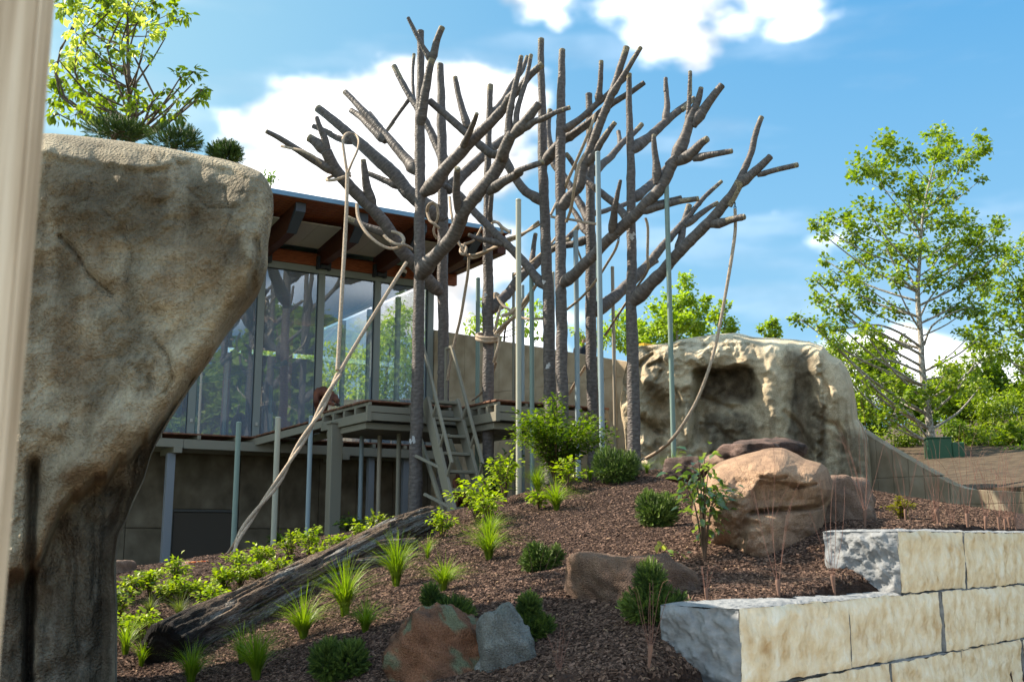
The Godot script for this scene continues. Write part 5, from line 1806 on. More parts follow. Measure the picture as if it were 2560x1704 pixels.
func rope(label: String, q: Array, wide := 9.0, twist := false) -> Node3D:
	var mid: Array = q[q.size() / 2]
	var o := thing("rope", label, "rope", at(mid[0], mid[1], mid[2]), "pale ropes between the climbing trees")
	if not twist:
		hose(o, q, wide)
		return o
	# two strands wound round each other
	var p := []
	var w := []
	for e in q:
		p.append(at(e[0], e[1], e[2]))
		w.append(wide * 0.5 * e[2] / LENS)
	var sp := smooth_path(p, w, 0.05)
	var path: PackedVector3Array = sp[0]
	for s in 2:
		var a := PackedVector3Array()
		var run := 0.0
		for k in path.size():
			var t := (path[mini(k + 1, path.size() - 1)] - path[maxi(k - 1, 0)]).normalized()
			var n := t.cross(Vector3(0, 0, 1)).normalized()
			var b := t.cross(n)
			if k:
				run += path[k].distance_to(path[k - 1])
			var ang := run * 4.2 + PI * s
			a.append(path[k] + (n * cos(ang) + b * sin(ang)) * sp[1][k] * 0.95)
		var g := G.new()
		g.tube(a, sp[1], 10, true, fine, 0.1)
		part("strand", g, M.rope, o)
	return o


func ring(o: Node3D, x: float, y: float, d: float, rx: float, ry: float, tilt: float, wide: float, turns := 1.0) -> void:
	var q := []
	var n := int(16 * turns)
	for k in n + 1:
		var a := TAU * turns * k / n
		var ex := rx * cos(a)
		var ey := ry * sin(a) + (k * wide * 0.9 / 16.0)
		q.append([x + ex * cos(tilt) - ey * sin(tilt), y + ex * sin(tilt) + ey * cos(tilt), d - sin(a) * rx * d / LENS * 0.95])
	hose(o, q, wide)


func build_ropes() -> void:
	var o := rope("long twisted rope slanting from the leftmost climbing tree to the ground", [[847, 935, 15.4], [832, 962, 15.2], [790, 1044, 14.8], [737, 1131, 14.4], [696, 1202, 14.1], [635, 1284, 13.8], [596, 1345, 13.5], [583, 1400, 13.3]], 9.0, true)
	hose(o, [[1016, 656, 16.6], [985, 705, 16.3], [917, 815, 15.9], [870, 893, 15.6], [846, 936, 15.4]], 9.5)
	hose(o, [[596, 1340, 13.5], [575, 1375, 13.7], [548, 1410, 13.9]], 8.0)
	o = rope("rope hanging straight down from a looped limb in front of the pavilion", [[868, 434, 16.9], [866, 520, 16.6], [862, 600, 16.4], [855, 720, 16.0], [847, 860, 15.6], [843, 925, 15.4]], 10.5)
	hose(o, [[868, 434, 16.9], [862, 395, 17.0], [857, 350, 17.2], [868, 333, 17.6], [885, 335, 18.2], [896, 350, 17.6], [893, 375, 17.1], [880, 405, 16.9], [869, 432, 16.9]], 8.0)
	ring(o, 844, 438, 17.4, 30, 7, -0.22, 9.0)
	rope("short pale rope lying along the far left limb", [[703, 365, 17.3], [725, 370, 17.2], [755, 377, 17.1], [785, 392, 17.1], [802, 408, 17.2]], 8.5)
	o = rope("pale rope sagging in a loop below the long left limb", [[892, 510, 17.5], [896, 545, 17.3], [915, 580, 17.1], [945, 608, 17.0], [975, 621, 17.0], [1000, 616, 17.0], [1009, 600, 17.1], [1000, 585, 17.5], [980, 578, 17.7]], 9.5)
	hose(o, [[960, 588, 17.0], [972, 600, 16.95], [990, 610, 16.9], [1012, 612, 17.0], [1030, 622, 17.2]], 9.0)
	o = rope("knotted loop of pale rope on the second climbing tree", [[1068, 530, 18.0], [1070, 515, 17.9], [1080, 507, 17.9], [1092, 515, 17.9], [1095, 540, 17.9], [1086, 565, 18.0], [1084, 580, 18.0], [1092, 596, 18.1]], 8.5)
	hose(o, [[1068, 530, 18.0], [1074, 550, 17.9], [1086, 560, 17.85], [1098, 570, 17.9]], 8.5)
	o = rope("rope hanging from a knot down behind the ladder rail", [[1172, 640, 17.2], [1170, 680, 17.2], [1164, 720, 17.3], [1152, 790, 17.4], [1140, 840, 17.5], [1127, 900, 17.6], [1118, 950, 17.7]], 7.5)
	hose(o, [[1124, 492, 18.0], [1128, 530, 17.6], [1140, 590, 17.2], [1155, 620, 17.1], [1163, 634, 17.1], [1172, 640, 17.2]], 8.0)
	hose(o, [[1148, 610, 17.3], [1165, 618, 17.1], [1160, 636, 17.0], [1150, 628, 17.1], [1158, 612, 17.2], [1185, 600, 17.3], [1204, 568, 17.4]], 8.0)
	o = rope("twisted rope running from the knot across to the paint patched tree", [[1172, 640, 17.2], [1190, 640, 17.1], [1236, 618, 16.9], [1265, 602, 16.7], [1306, 585, 16.6], [1348, 557, 16.3]], 7.5, true)
	o = rope("rope wound round the tree in the smaller platform with its end hanging down", [[1241, 835, 17.0], [1248, 842, 17.0], [1247, 862, 17.0], [1240, 885, 17.0], [1235, 905, 17.1]], 8.0)
	ring(o, 1218, 836, 17.3, 26, 7, 0.12, 9.0, 2.0)
	o = rope("rope crossing from the wound coil up to the paint patched tree", [[1240, 838, 17.1], [1262, 812, 17.0], [1290, 785, 16.8], [1312, 757, 16.6], [1335, 720, 16.4], [1345, 705, 16.3]], 8.0, true)
	ring(o, 1252, 748, 17.6, 20, 9, 1.0, 9.0, 2.0)
	hose(o, [[1240, 735, 17.2], [1255, 760, 17.1], [1275, 775, 17.0], [1300, 792, 16.9], [1322, 797, 16.8], [1356, 796, 16.5]], 8.0)
	hose(o, [[1236, 830, 17.1], [1244, 795, 17.1], [1252, 765, 17.2]], 7.5)
	hose(o, [[1256, 789, 17.0], [1275, 783, 16.9], [1288, 772, 16.8]], 10.0)
	o = rope("coil of pale rope high on the limb left of the paint patched tree", [[1232, 555, 17.0], [1244, 556, 16.9], [1256, 568, 16.8], [1274, 580, 16.7]], 8.5)
	ring(o, 1246, 566, 17.2, 18, 10, 0.9, 7.5, 1.0)
	o = rope("rope sloping behind the paint patched tree towards the middle", [[1282, 690, 17.6], [1300, 675, 17.4], [1340, 645, 17.2], [1385, 600, 17.4], [1410, 560, 17.4]], 7.5)
	hose(o, [[1377, 537, 16.6], [1390, 510, 16.8], [1404, 480, 17.0]], 7.0)
	rope("short level rope between the dark forked tree and the tallest pole", [[1378, 541, 16.0], [1400, 546, 15.9], [1430, 549, 15.8], [1465, 556, 15.6], [1496, 560, 15.6]], 8.0)
	o = rope("pair of ropes hanging from a hook beside the dark forked limb", [[1487, 286, 15.2], [1480, 310, 15.1], [1462, 355, 15.2], [1440, 405, 15.4], [1418, 455, 15.6], [1403, 498, 15.9]], 8.0)
	hose(o, [[1462, 385, 15.0], [1448, 410, 15.0], [1440, 440, 15.0], [1434, 480, 15.1], [1428, 520, 15.3], [1416, 555, 15.5]], 8.5)
	o = rope("rope slanting down to the left from a hook under the big right limb", [[1546, 603, 14.6], [1538, 625, 14.7], [1520, 655, 14.9], [1493, 697, 15.2], [1455, 742, 15.6], [1415, 775, 16.0]], 7.5)
	chain(o, [1547, 590, 14.55], [1546, 603, 14.6])
	hose(o, [[1443, 620, 15.9], [1452, 645, 16.0], [1458, 660, 16.1]], 6.0)
	o = rope("rope looping down beside the rightmost climbing tree and away to the left", [[1614, 545, 14.9], [1620, 570, 14.9], [1619, 640, 15.0], [1621, 668, 15.1], [1612, 690, 15.3], [1594, 715, 15.6], [1560, 765, 16.2], [1513, 838, 17.0]], 7.5)
	o = rope("long rope hanging from the far right limb and curving to the ground by the cliff", [[1838, 522, 14.3], [1839, 560, 14.3], [1836, 600, 14.25], [1822, 690, 14.1], [1806, 780, 14.0], [1790, 860, 13.9], [1770, 930, 13.8], [1745, 995, 13.8], [1715, 1050, 13.8], [1680, 1098, 13.9], [1645, 1128, 14.2], [1616, 1145, 14.6]], 9.0)
	chain(o, [1838, 505, 14.3], [1838, 523, 14.3])
	chain(o, [1600, 1150, 14.7], [1617, 1145, 14.6])
	rope("slack rope glimpsed behind the smaller platform against the concrete wall", [[1240, 905, 17.6], [1225, 950, 18.0], [1200, 985, 18.4], [1180, 1000, 18.6]], 6.5)
	rope("thin rope crossing the concrete wall between two pale poles", [[1464, 915, 17.8], [1445, 945, 18.0], [1422, 985, 18.4]], 7.0)


func chain(o: Node3D, a: Array, b: Array) -> void:
	var p := at(a[0], a[1], a[2])
	var q := at(b[0], b[1], b[2])
	var n := maxi(2, int(p.distance_to(q) / 0.035))
	var t := TorusMesh.new()
	t.inner_radius = 0.008
	t.outer_radius = 0.022
	t.rings = 10
	t.ring_segments = 6
	for k in n:
		var m := own("chain_link", t, M.steel_dark, o, p.lerp(q, (k + 0.5) / n) - o.position)
		var y := (q - p).normalized()
		m.basis = Basis(Quaternion(Vector3.RIGHT, y)) * Basis(Vector3.RIGHT, PI * 0.5 * k) * Basis.from_scale(Vector3(1.3, 1, 1))


# ---------------------------------------------------------------- leaves and how they are set
func leaf_mesh(wide: float, fold: float, droop: float) -> ArrayMesh:
	var g := G.new()
	var b := g.vert(Vector3(0, 0, 0))
	var m1 := g.vert(Vector3(0, 0.36, 0.02))
	var m2 := g.vert(Vector3(0, 0.72, -0.02 - droop * 0.5))
	var t := g.vert(Vector3(0, 1.0, -0.06 - droop))
	var l1 := g.vert(Vector3(-wide, 0.34, fold))
	var l2 := g.vert(Vector3(-wide * 0.72, 0.68, fold * 0.7 - droop * 0.5))
	var r1 := g.vert(Vector3(wide, 0.34, fold))
	var r2 := g.vert(Vector3(wide * 0.72, 0.68, fold * 0.7 - droop * 0.5))
	g.tri(b, l1, m1)
	g.quad(l1, l2, m2, m1)
	g.tri(l2, t, m2)
	g.tri(b, m1, r1)
	g.quad(m1, m2, r2, r1)
	g.tri(m2, t, r2)
	return g.mesh()


func lobed_leaf() -> ArrayMesh:
	var g := G.new()
	var c := g.vert(Vector3(0, 0.42, 0))
	var rim := [Vector3(0, 0, 0), Vector3(-0.36, 0.16, 0.06), Vector3(-0.52, 0.48, 0.09), Vector3(-0.27, 0.60, 0.02), Vector3(-0.22, 0.88, 0.05), Vector3(0, 1.0, -0.06), Vector3(0.22, 0.88, 0.05), Vector3(0.27, 0.60, 0.02), Vector3(0.52, 0.48, 0.09), Vector3(0.36, 0.16, 0.06)]
	for p in rim:
		g.vert(p)
	for k in 10:
		g.tri(c, k + 1, (k + 1) % 10 + 1)
	return g.mesh()


func leaf_place(p: Vector3, dir: Vector3, s: float, face: Vector3) -> Transform3D:
	var y := dir.normalized()
	var z := (face - y * face.dot(y)).normalized()
	var x := y.cross(z)
	return Transform3D(Basis(x * s, y * s, z * s), p)


func rand_dir() -> Vector3:
	var z := rnd(-1, 1)
	var a := rnd(0, TAU)
	return Vector3(sqrt(1.0 - z * z) * cos(a), z, sqrt(1.0 - z * z) * sin(a))


func tone(a: Color, b: Color, t: float) -> Color:
	var c := a.lerp(b, clampf(t, 0.0, 1.0)) * rnd(0.8, 1.2)
	c.a = 1.0
	return c


# a leafy shrub: stems that arch out of one foot, leaves along their upper part
func shrub(called: String, label: String, category: String, group: String, foot: Vector3, high: float, spread: float, stems: int, leaves: int, leaf: float, shape: Mesh, a: Color, b: Color, mat: Material = null, low := 0.25, droop := 0.3) -> Node3D:
	var o := thing(called, label, category, foot, group)
	var g := G.new()
	var places: Array[Transform3D] = []
	var tints := PackedColorArray()
	for k in stems:
		var az := TAU * (k + rnd(-0.4, 0.4)) / stems
		var reach := spread * sqrt(rng.randf()) * 0.95
		var top := foot + Vector3(cos(az) * reach, high * (1.0 - 0.45 * pow(reach / spread, 2.0)) * rnd(0.72, 1.02), sin(az) * reach)
		var mid := foot.lerp(top, 0.5) + Vector3(0, high * 0.12, 0) - Vector3(cos(az), 0, sin(az)) * reach * 0.12
		var sp := smooth_path([foot - Vector3(0, 0.03, 0), mid, top], [0.006 + 0.004 * high, 0.005, 0.002], high * 0.2)
		g.tube(sp[0], sp[1], 5, false)
		var n := leaves / stems
		for j in n:
			var t := lerpf(low, 1.0, pow(rng.randf(), 0.75))
			var p := foot.lerp(mid, t * 2.0) if t < 0.5 else mid.lerp(top, t * 2.0 - 1.0)
			var side := rand_dir()
			side.y = side.y * 0.5 + 0.15
			var away := leaf * rnd(0.2, 1.6) * (0.6 + high)
			var q := p + side * away
			var d := (side + Vector3(cos(az), 0.2, sin(az)) * 0.5 - Vector3(0, droop * rng.randf(), 0)).normalized()
			places.append(leaf_place(q, d, leaf * rnd(0.65, 1.25), Vector3(rnd(-0.5, 0.5), 1.0, rnd(-0.5, 0.5))))
			tints.append(tone(a, b, rng.randf() * 1.1 - 0.1 + 0.3 * (t - 0.5)))
	part("stems", g, M.stem, o)
	if called in ["sapling", "wilted_sprig", "leaf_sprig"]:
		single_leaves(o, shape, mat if mat else M.leaf, places, tints)
	else:
		scatter("leaves", shape, mat if mat else M.leaf, places, tints, o, foot)
	return o


# leaves large enough to be told apart: each its own, in a few shades
func single_leaves(o: Node3D, shape: Mesh, mat: StandardMaterial3D, places: Array[Transform3D], tints: PackedColorArray) -> void:
	var shades := []
	for k in 5:
		var m: StandardMaterial3D = mat.duplicate()
		m.vertex_color_use_as_albedo = false
		var c := tints[k * (tints.size() - 1) / 4]
		m.albedo_color = lin(c.r, c.g, c.b)
		shades.append(m)
	for k in places.size():
		var l := own("leaf", shape, shades[k % 5], o)
		l.transform = Transform3D(places[k].basis, places[k].origin - o.position)


# a dwarf conifer: lobes covered with short feathery sprays
func spray_mesh() -> ArrayMesh:
	var g := G.new()
	for s in [-1.0, 1.0]:
		for k in 5:
			var y := 0.10 + 0.17 * k
			var l := 0.34 * (1.0 - 0.14 * k)
			var z := 0.05 * (k % 2)
			var p := g.vert(Vector3(0, y, z))
			g.vert(Vector3(s * l * 0.6, y + 0.20, z + 0.05))
			g.vert(Vector3(s * l, y + 0.34, z - 0.02))
			g.vert(Vector3(s * l * 0.35, y + 0.10, z - 0.05))
			if s > 0.0:
				g.quad(p, p + 1, p + 2, p + 3)
			else:
				g.quad(p, p + 3, p + 2, p + 1)
	var b := g.vert(Vector3(-0.05, 0, 0))
	g.vert(Vector3(0, 1.08, -0.05))
	g.vert(Vector3(0.05, 0, 0))
	g.tri(b, b + 1, b + 2)
	return g.mesh()


func conifer(label: String, foot: Vector3, lobes: Array, n: int, s: float, a: Color, b: Color) -> void:
	var o := thing("dwarf_conifer", label, "conifer", foot, "dwarf conifers")
	var places: Array[Transform3D] = []
	var tints := PackedColorArray()
	var g := G.new()
	for l in lobes:
		var c: Vector3 = foot + l[0]
		var sp := smooth_path([foot - Vector3(0, 0.04, 0), foot.lerp(c, 0.5) + Vector3(0, 0.02, 0), c], [0.018, 0.012, 0.006], 0.06)
		g.tube(sp[0], sp[1], 6, false)
		for k in int(n * l[2]):
			var d := rand_dir()
			var q := d * (l[1] as Vector3) * pow(rng.randf(), 0.33) * (1.0 + 0.16 * fn.get_noise_3dv((c + d * 0.2) * 9.0))
			if c.y + q.y < foot.y - 0.01:
				continue
			var dir := (d + Vector3(0, 0.55, 0) + rand_dir() * 0.45).normalized()
			places.append(leaf_place(c + q, dir, s * rnd(0.7, 1.3), rand_dir()))
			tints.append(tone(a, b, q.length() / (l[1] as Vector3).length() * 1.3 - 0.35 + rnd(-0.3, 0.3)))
	part("stems", g, M.stem, o)
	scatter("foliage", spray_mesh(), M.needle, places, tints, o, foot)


# a tuft of grass
func tuft_mesh(n: int, lean: float, sd: int, a: Color, b: Color) -> ArrayMesh:
	var r := RandomNumberGenerator.new()
	r.seed = sd
	var g := G.new()
	g.colored = true
	for k in n:
		var az := r.randf_range(0, TAU)
		var out := Vector3(cos(az), 0, sin(az))
		var side := Vector3(-out.z, 0, out.x)
		var l := r.randf_range(0.55, 1.05)
		var ln := lean * pow(r.randf(), 0.7) * 1.3
		var root := out * r.randf_range(0, 0.055)
		var w := r.randf_range(0.008, 0.014)
		var col := a.lerp(b, r.randf())
		var first := g.v.size()
		for j in 5:
			var t := j / 4.0
			var p := root + out * ln * l * t * t * 0.9 + Vector3(0, l * (t - 0.42 * ln * t * t * t), 0)
			var hw := w * (1.0 - t * 0.92)
			var tw := side.rotated(Vector3.UP, 0.6 * t)
			g.vert(p - tw * hw, Vector2.ZERO, col * (0.75 + 0.35 * t))
			g.vert(p + tw * hw, Vector2.ZERO, col * (0.75 + 0.35 * t))
		for j in 4:
			var q := first + j * 2
			g.quad(q, q + 2, q + 3, q + 1)
	return g.mesh()


# ---------------------------------------------------------------- trees
# clumps: pixel, distance, radius in pixels there. Each hangs on its own limb of the trunk.
func leaf_tree(called: String, label: String, category: String, group: String, trunk: Array, limbs: Array, clumps: Array, leaf: float, shape: Mesh, dense: float, a: Color, b: Color, bark: Material, fill := 0.55) -> Node3D:
	var path := []
	var wid := []
	for q in trunk:
		path.append(at(q[0], q[1], q[2]))
		wid.append(q[3] * 0.5 * q[2] / LENS)
	var foot: Vector3 = path[0]
	var o := thing(called, label, category, foot, group)
	var g := G.new()
	tube_of(g, path, wid, 0.25, 12, fn, 0.15)
	var lm := G.new()
	for l in limbs:
		var p := []
		var w := []
		for q in l:
			p.append(at(q[0], q[1], q[2]))
			w.append(q[3] * 0.5 * q[2] / LENS)
		tube_of(lm, p, w, 0.25, 8)
	var places: Array[Transform3D] = []
	var tints := PackedColorArray()
	for q in clumps:
		var c := at(q[0], q[1], q[2])
		var r: float = q[3] * q[2] / LENS
		# the limb: leaves the trunk below the clump
		var best: Vector3 = path[0]
		var bw: float = wid[0]
		for k in path.size() - 1:
			for j in 6:
				var p: Vector3 = (path[k] as Vector3).lerp(path[k + 1], j / 5.0)
				var want := c.y - 0.6 * Vector2(c.x - p.x, c.z - p.z).length()
				if absf(p.y - want) < absf(best.y - (c.y - 0.6 * Vector2(c.x - best.x, c.z - best.z).length())):
					best = p
					bw = lerpf(wid[k], wid[k + 1], j / 5.0)
		var mid := best.lerp(c, 0.55) + Vector3(0, -0.06 * best.distance_to(c), 0)
		var w0 := minf(bw * 0.55, 0.012 * best.distance_to(c) + leaf * 0.08)
		tube_of(lm, [best, mid, c], [w0, w0 * 0.7, w0 * 0.35], best.distance_to(c) / 6.0, 5)
		var n := int(dense * 24.0 * pow(r / leaf, 2.0)) + 4
		var twigs := []
		for k in 9:
			var d := rand_dir()
			d.y = d.y * 0.75 + 0.12
			twigs.append(c + d * r * Vector3(1.0, 0.85, 1.0).length() * 0.62)
			if k < 5:
				tube_of(lm, [c, twigs[-1]], [w0 * 0.3, w0 * 0.12], r, 4)
		for k in n:
			var e: Vector3 = twigs[rng.randi() % 9]
			var t := pow(rng.randf(), fill)
			var p := c.lerp(e, t) + rand_dir() * r * 0.62 * rng.randf()
			var d := (p - c).normalized() + rand_dir() * 0.9 - Vector3(0, 0.35, 0)
			places.append(leaf_place(p, d, leaf * rnd(0.7, 1.25), Vector3(rnd(-0.7, 0.7), 1.0, rnd(-0.7, 0.7))))
			tints.append(tone(a, b, rng.randf()))
	g.append(G.new())
	part("trunk", g, bark, o, true)
	part("limbs", lm, bark, o)
	if called == "broadleaf_tree":
		# the leaves that hang nearest are told apart
		var near: Array[Transform3D] = []
		var rest: Array[Transform3D] = []
		var rest_tints := PackedColorArray()
		for k in places.size():
			if near.size() < 280 and places[k].origin.z > foot.z + 0.15:
				near.append(places[k])
			else:
				rest.append(places[k])
				rest_tints.append(tints[k])
		single_leaves(o, shape, M.leaf, near, tints)
		places = rest
		tints = rest_tints
	scatter("crown", shape, M.leaf, places, tints, o, foot)
	return o


func build_trees() -> void:
	rng.seed = 501
	var broad := leaf_mesh(0.24, 0.10, 0.12)
	var lobed := lobed_leaf()
	var z := func(l: Array, ox: float, oy: float, s: float, d: float, dv: float) -> Array:
		return l.map(func(q): return [ox + q[0] / s, oy + q[1] / s, d + dv * sin(q[0] * 1.7 + q[1] * 2.3), q[2] / s])
	var lime := Color(0.46, 0.56, 0.07)
	var mid := Color(0.25, 0.36, 0.055)
	var deep := Color(0.11, 0.19, 0.04)
	# on top of the overhanging rock
	var cl: Array = z.call([[340, 50, 60], [420, 90, 70], [560, 60, 80], [650, 40, 60], [760, 50, 90], [870, 40, 60], [980, 60, 70], [1040, 90, 34], [430, 190, 60], [540, 170, 80], [680, 170, 90], [820, 180, 70], [920, 170, 40], [400, 330, 50], [330, 340, 60], [450, 290, 60], [560, 300, 80],
		[680, 270, 70], [800, 310, 40], [330, 440, 70], [430, 420, 80], [560, 420, 80], [680, 370, 60], [350, 540, 80], [470, 520, 80], [590, 540, 80], [700, 500, 60], [760, 560, 60], [330, 640, 60], [420, 640, 60], [520, 620, 70], [640, 620, 70], [760, 640, 60], [860, 580, 45],
		[930, 640, 45], [1000, 640, 36], [1010, 430, 45], [1080, 400, 45], [1130, 500, 45], [1160, 500, 26], [1100, 560, 36], [920, 500, 24], [990, 560, 36], [820, 690, 36], [560, -60, 90], [740, -80, 90], [400, -40, 90], [900, -70, 60]], 0, 0, 2.24, 8.1, 0.45)
	var stems := []
	for q in [[235, 0, 160, 130], [290, 0, 210, 150], [315, 0, 305, 180], [330, 0, 345, 190], [345, 20, 385, 180], [200, 20, 150, 160]]:
		stems.append([[330, 345, 8.1, 8], [q[2], 240, 8.1, 6], [q[3] * 0.3 + q[2] * 0.7, 120, 8.1, 5], [q[0] * 1.05, q[1], 8.1, 3]])
	stems.append([[330, 330, 8.1, 6], [340, 205, 8.1, 6], [380, 150, 8.1, 4], [412, 95, 8.1, 3]])
	stems.append([[345, 330, 8.1, 6], [420, 270, 8.1, 5], [480, 210, 8.1, 3]])
	leaf_tree("broadleaf_tree", "bright green many stemmed tree growing on top of the overhanging rock", "tree", "", [[330, 352, 8.1, 16], [322, 220, 8.1, 11], [318, 90, 8.1, 7], [320, -40, 8.1, 4]], stems, cl, 0.066, broad, 1.0, deep, lime, M.trunk_brown, 0.5)
	# the sycamore on the right
	cl = z.call([[930, 190, 60], [930, 240, 80], [1130, 240, 65], [690, 270, 85], [570, 340, 85], [520, 400, 45], [790, 300, 65], [980, 330, 95], [1090, 300, 55], [1160, 410, 24], [640, 400, 70], [760, 470, 80], [900, 480, 90], [1040, 480, 44], [550, 560, 55], [400, 620, 65], [300, 640, 40],
		[330, 700, 42], [480, 700, 75], [640, 640, 90], [780, 640, 95], [950, 620, 90], [1080, 650, 75], [1250, 680, 55], [1180, 730, 75], [350, 840, 36], [500, 830, 70], [640, 800, 85], [800, 780, 75], [960, 780, 90], [1100, 800, 80], [1230, 820, 55], [300, 950, 36], [400, 940, 60],
		[540, 960, 75], [700, 930, 65], [900, 930, 70], [1050, 930, 80], [1180, 950, 70], [290, 1040, 45], [400, 1070, 70], [550, 1080, 70], [700, 1100, 55], [980, 1080, 65], [1100, 1080, 70], [220, 1150, 45], [300, 1190, 55], [420, 1180, 60], [560, 1230, 60], [500, 1330, 65],
		[640, 1350, 60], [1100, 1230, 60], [1200, 1200, 55], [560, 1450, 70], [700, 1500, 70], [980, 1400, 50], [1050, 1480, 70], [480, 1480, 60], [600, 1600, 70], [700, 1640, 60], [520, 1580, 50], [760, 1560, 60], [900, 1560, 60], [1120, 1380, 60], [1200, 1320, 55], [1150, 1500, 60], [620, 1290, 55], [740, 1260, 45], [640, 1480, 50], [400, 1280, 45], [450, 1390, 50]], 1900, 250, 2.09, 30.0, 1.6)
	var zl := func(l: Array) -> Array: return l.map(func(q): return [1900 + q[0] / 2.09, 250 + q[1] / 2.09, 30.0 + q[3], q[2] / 2.09])
	leaf_tree("sycamore_tree", "tall pale barked sycamore with open crown behind the green utility box", "tree", "", [[2332, 1110, 30, 20], [2307, 930, 30, 17], [2304, 858, 30, 15], [2297, 776, 30, 13], [2295, 719, 30, 11], [2300, 650, 30, 9], [2306, 560, 30, 7], [2316, 490, 30, 5], [2340, 400, 30, 3]],
		[zl.call([[840, 1290, 16, 0], [740, 1220, 14, -0.4], [620, 1175, 11, -0.7], [500, 1185, 8, -0.9], [420, 1200, 5, -1.0]]), zl.call([[832, 1420, 14, 0], [720, 1370, 11, -0.3], [610, 1350, 7, -0.6], [500, 1380, 4, -0.7]]), zl.call([[822, 1000, 15, 0], [770, 960, 13, -0.3], [720, 890, 10, -0.5], [660, 770, 7, -0.6]]),
		zl.call([[826, 990, 15, 0], [770, 890, 13, 0.4], [790, 800, 9, 0.6]]), zl.call([[840, 1130, 13, 0], [880, 1050, 10, 0.3], [940, 970, 8, 0.5], [1000, 900, 5, 0.6]]), zl.call([[860, 1280, 13, 0], [900, 1180, 11, -0.3], [1010, 1110, 8, -0.5], [1100, 1080, 5, -0.6]]), zl.call([[870, 1460, 10, 0], [960, 1450, 8, 0.3], [1050, 1500, 5, 0.5]])],
		cl.map(func(q): return [q[0], q[1], q[2], q[3] * 1.2]), 0.105, lobed, 0.55, deep * 1.2, lime * 0.9, M.trunk_pale, 0.45)
	# farther right, half out of the picture
	cl = z.call([[2510, 660, 40], [2540, 620, 30], [2460, 720, 36], [2530, 730, 46], [2480, 790, 40], [2550, 810, 46], [2440, 850, 36], [2500, 870, 46], [2560, 900, 46], [2590, 740, 60], [2600, 860, 60], [2610, 640, 50]], 0, 0, 1.0, 33.0, 1.0)
	leaf_tree("sycamore_tree", "leafy tree cut off by the right edge of the photograph", "tree", "", [[2640, 1110, 33, 18], [2620, 900, 33, 14], [2600, 700, 33, 8], [2590, 600, 33, 4]], [], cl, 0.105, lobed, 0.55, deep * 1.2, lime * 0.9, M.trunk_pale, 0.45)
	# low bushes and young trees along the far bank
	var n := 0
	var spots := [[2030, 900, 44, 36.0], [2100, 880, 46, 40.0], [2190, 900, 44, 41.0], [2010, 985, 55, 34.0], [2075, 1000, 62, 35.0], [2060, 925, 45, 38.0], [2140, 1010, 58, 36.0], [2165, 940, 55, 39.0], [2200, 1060, 46, 33.0], [2235, 985, 60, 36.0], [2260, 1090, 40, 32.5], [2290, 1030, 52, 35.0], [2360, 1010, 66, 37.0], [2400, 1085, 40, 32.0],
			[2430, 1015, 60, 36.0], [2450, 1090, 44, 31.5], [2500, 1040, 60, 35.0], [2520, 1110, 50, 30.5], [2565, 1060, 60, 33.0], [2555, 980, 60, 38.0], [2470, 940, 56, 39.0], [2380, 950, 46, 40.0], [2545, 1150, 40, 28.5], [2120, 1075, 44, 33.0], [2180, 1110, 40, 31.5]]
	spots.sort_custom(func(e, f): return e[0] < f[0])
	for q in spots:
		n += 1
		var sub := []
		for k in 8:
			sub.append([q[0] + rnd(-0.65, 0.65) * q[2], q[1] + rnd(-0.55, 0.5) * q[2], q[3] + rnd(-0.5, 0.5), q[2] * rnd(0.5, 0.78)])
		leaf_tree("bush", ["light yellow green bush on the far bank", "mid green bush on the far bank", "deep green leafy bush on the far bank"][n % 3] + ", the %s counted from the cliff" % ["first", "second", "third", "fourth", "fifth", "sixth", "seventh", "eighth", "ninth", "tenth", "eleventh", "twelfth", "thirteenth", "fourteenth", "fifteenth", "sixteenth", "seventeenth", "eighteenth", "nineteenth", "twentieth", "twenty first", "twenty second", "twenty third", "twenty fourth", "twenty fifth"][n - 1], "bush", "bushes on the far bank",
			[[q[0], q[1] + q[2] * 1.4, q[3], 5], [q[0] + 4, q[1] + q[2] * 0.5, q[3], 4], [q[0], q[1], q[3], 2]], [], sub, 0.11, broad if n % 2 else lobed, 0.65, [deep, deep * 0.9, deep * 0.8][n % 3], [lime, lime * 0.8, mid][n % 3], M.trunk_brown, 0.5)
	# far trees over the walls
	cl = [[1655, 800, 45, 52], [1605, 830, 45.5, 36], [1700, 755, 45, 42], [1712, 705, 44.5, 24], [1745, 800, 45.5, 34], [1762, 760, 45, 20], [1660, 850, 46, 52], [1740, 850, 46, 46], [1690, 810, 44, 40], [1600, 870, 45, 36]]
	leaf_tree("cottonwood_tree", "pale green cottonwood rising behind the cliff left of the green pole", "tree", "far trees", [[1690, 930, 45, 8], [1695, 820, 45, 5], [1710, 710, 45, 2]], [], cl, 0.13, lobed, 1.25, mid * 1.1, lime * 1.1, M.trunk_pale, 0.5)
	cl = [[1812, 765, 42, 16], [1805, 800, 42, 24], [1832, 815, 42, 20], [1790, 785, 42, 14], [1818, 840, 42, 24], [1775, 800, 42, 9]]
	leaf_tree("cottonwood_tree", "slim young cottonwood peeping over the cliff top beside the hanging rope", "tree", "far trees", [[1815, 900, 42, 6], [1812, 800, 42, 3], [1814, 750, 42, 1.5]], [], cl, 0.12, lobed, 1.1, mid, lime, M.trunk_pale, 0.5)
	cl = [[1930, 805, 44, 14], [1915, 825, 44, 18], [1945, 830, 44, 17], [1932, 845, 44, 18]]
	leaf_tree("cottonwood_tree", "little cottonwood top showing over the middle of the cliff", "tree", "far trees", [[1930, 900, 44, 5], [1931, 840, 44, 3], [1932, 795, 44, 1.5]], [], cl, 0.12, lobed, 1.1, mid, lime, M.trunk_pale, 0.5)
	cl = [[1545, 825, 30, 34], [1528, 855, 30, 34], [1552, 792, 30, 22], [1515, 830, 30, 20], [1560, 860, 30, 26]]
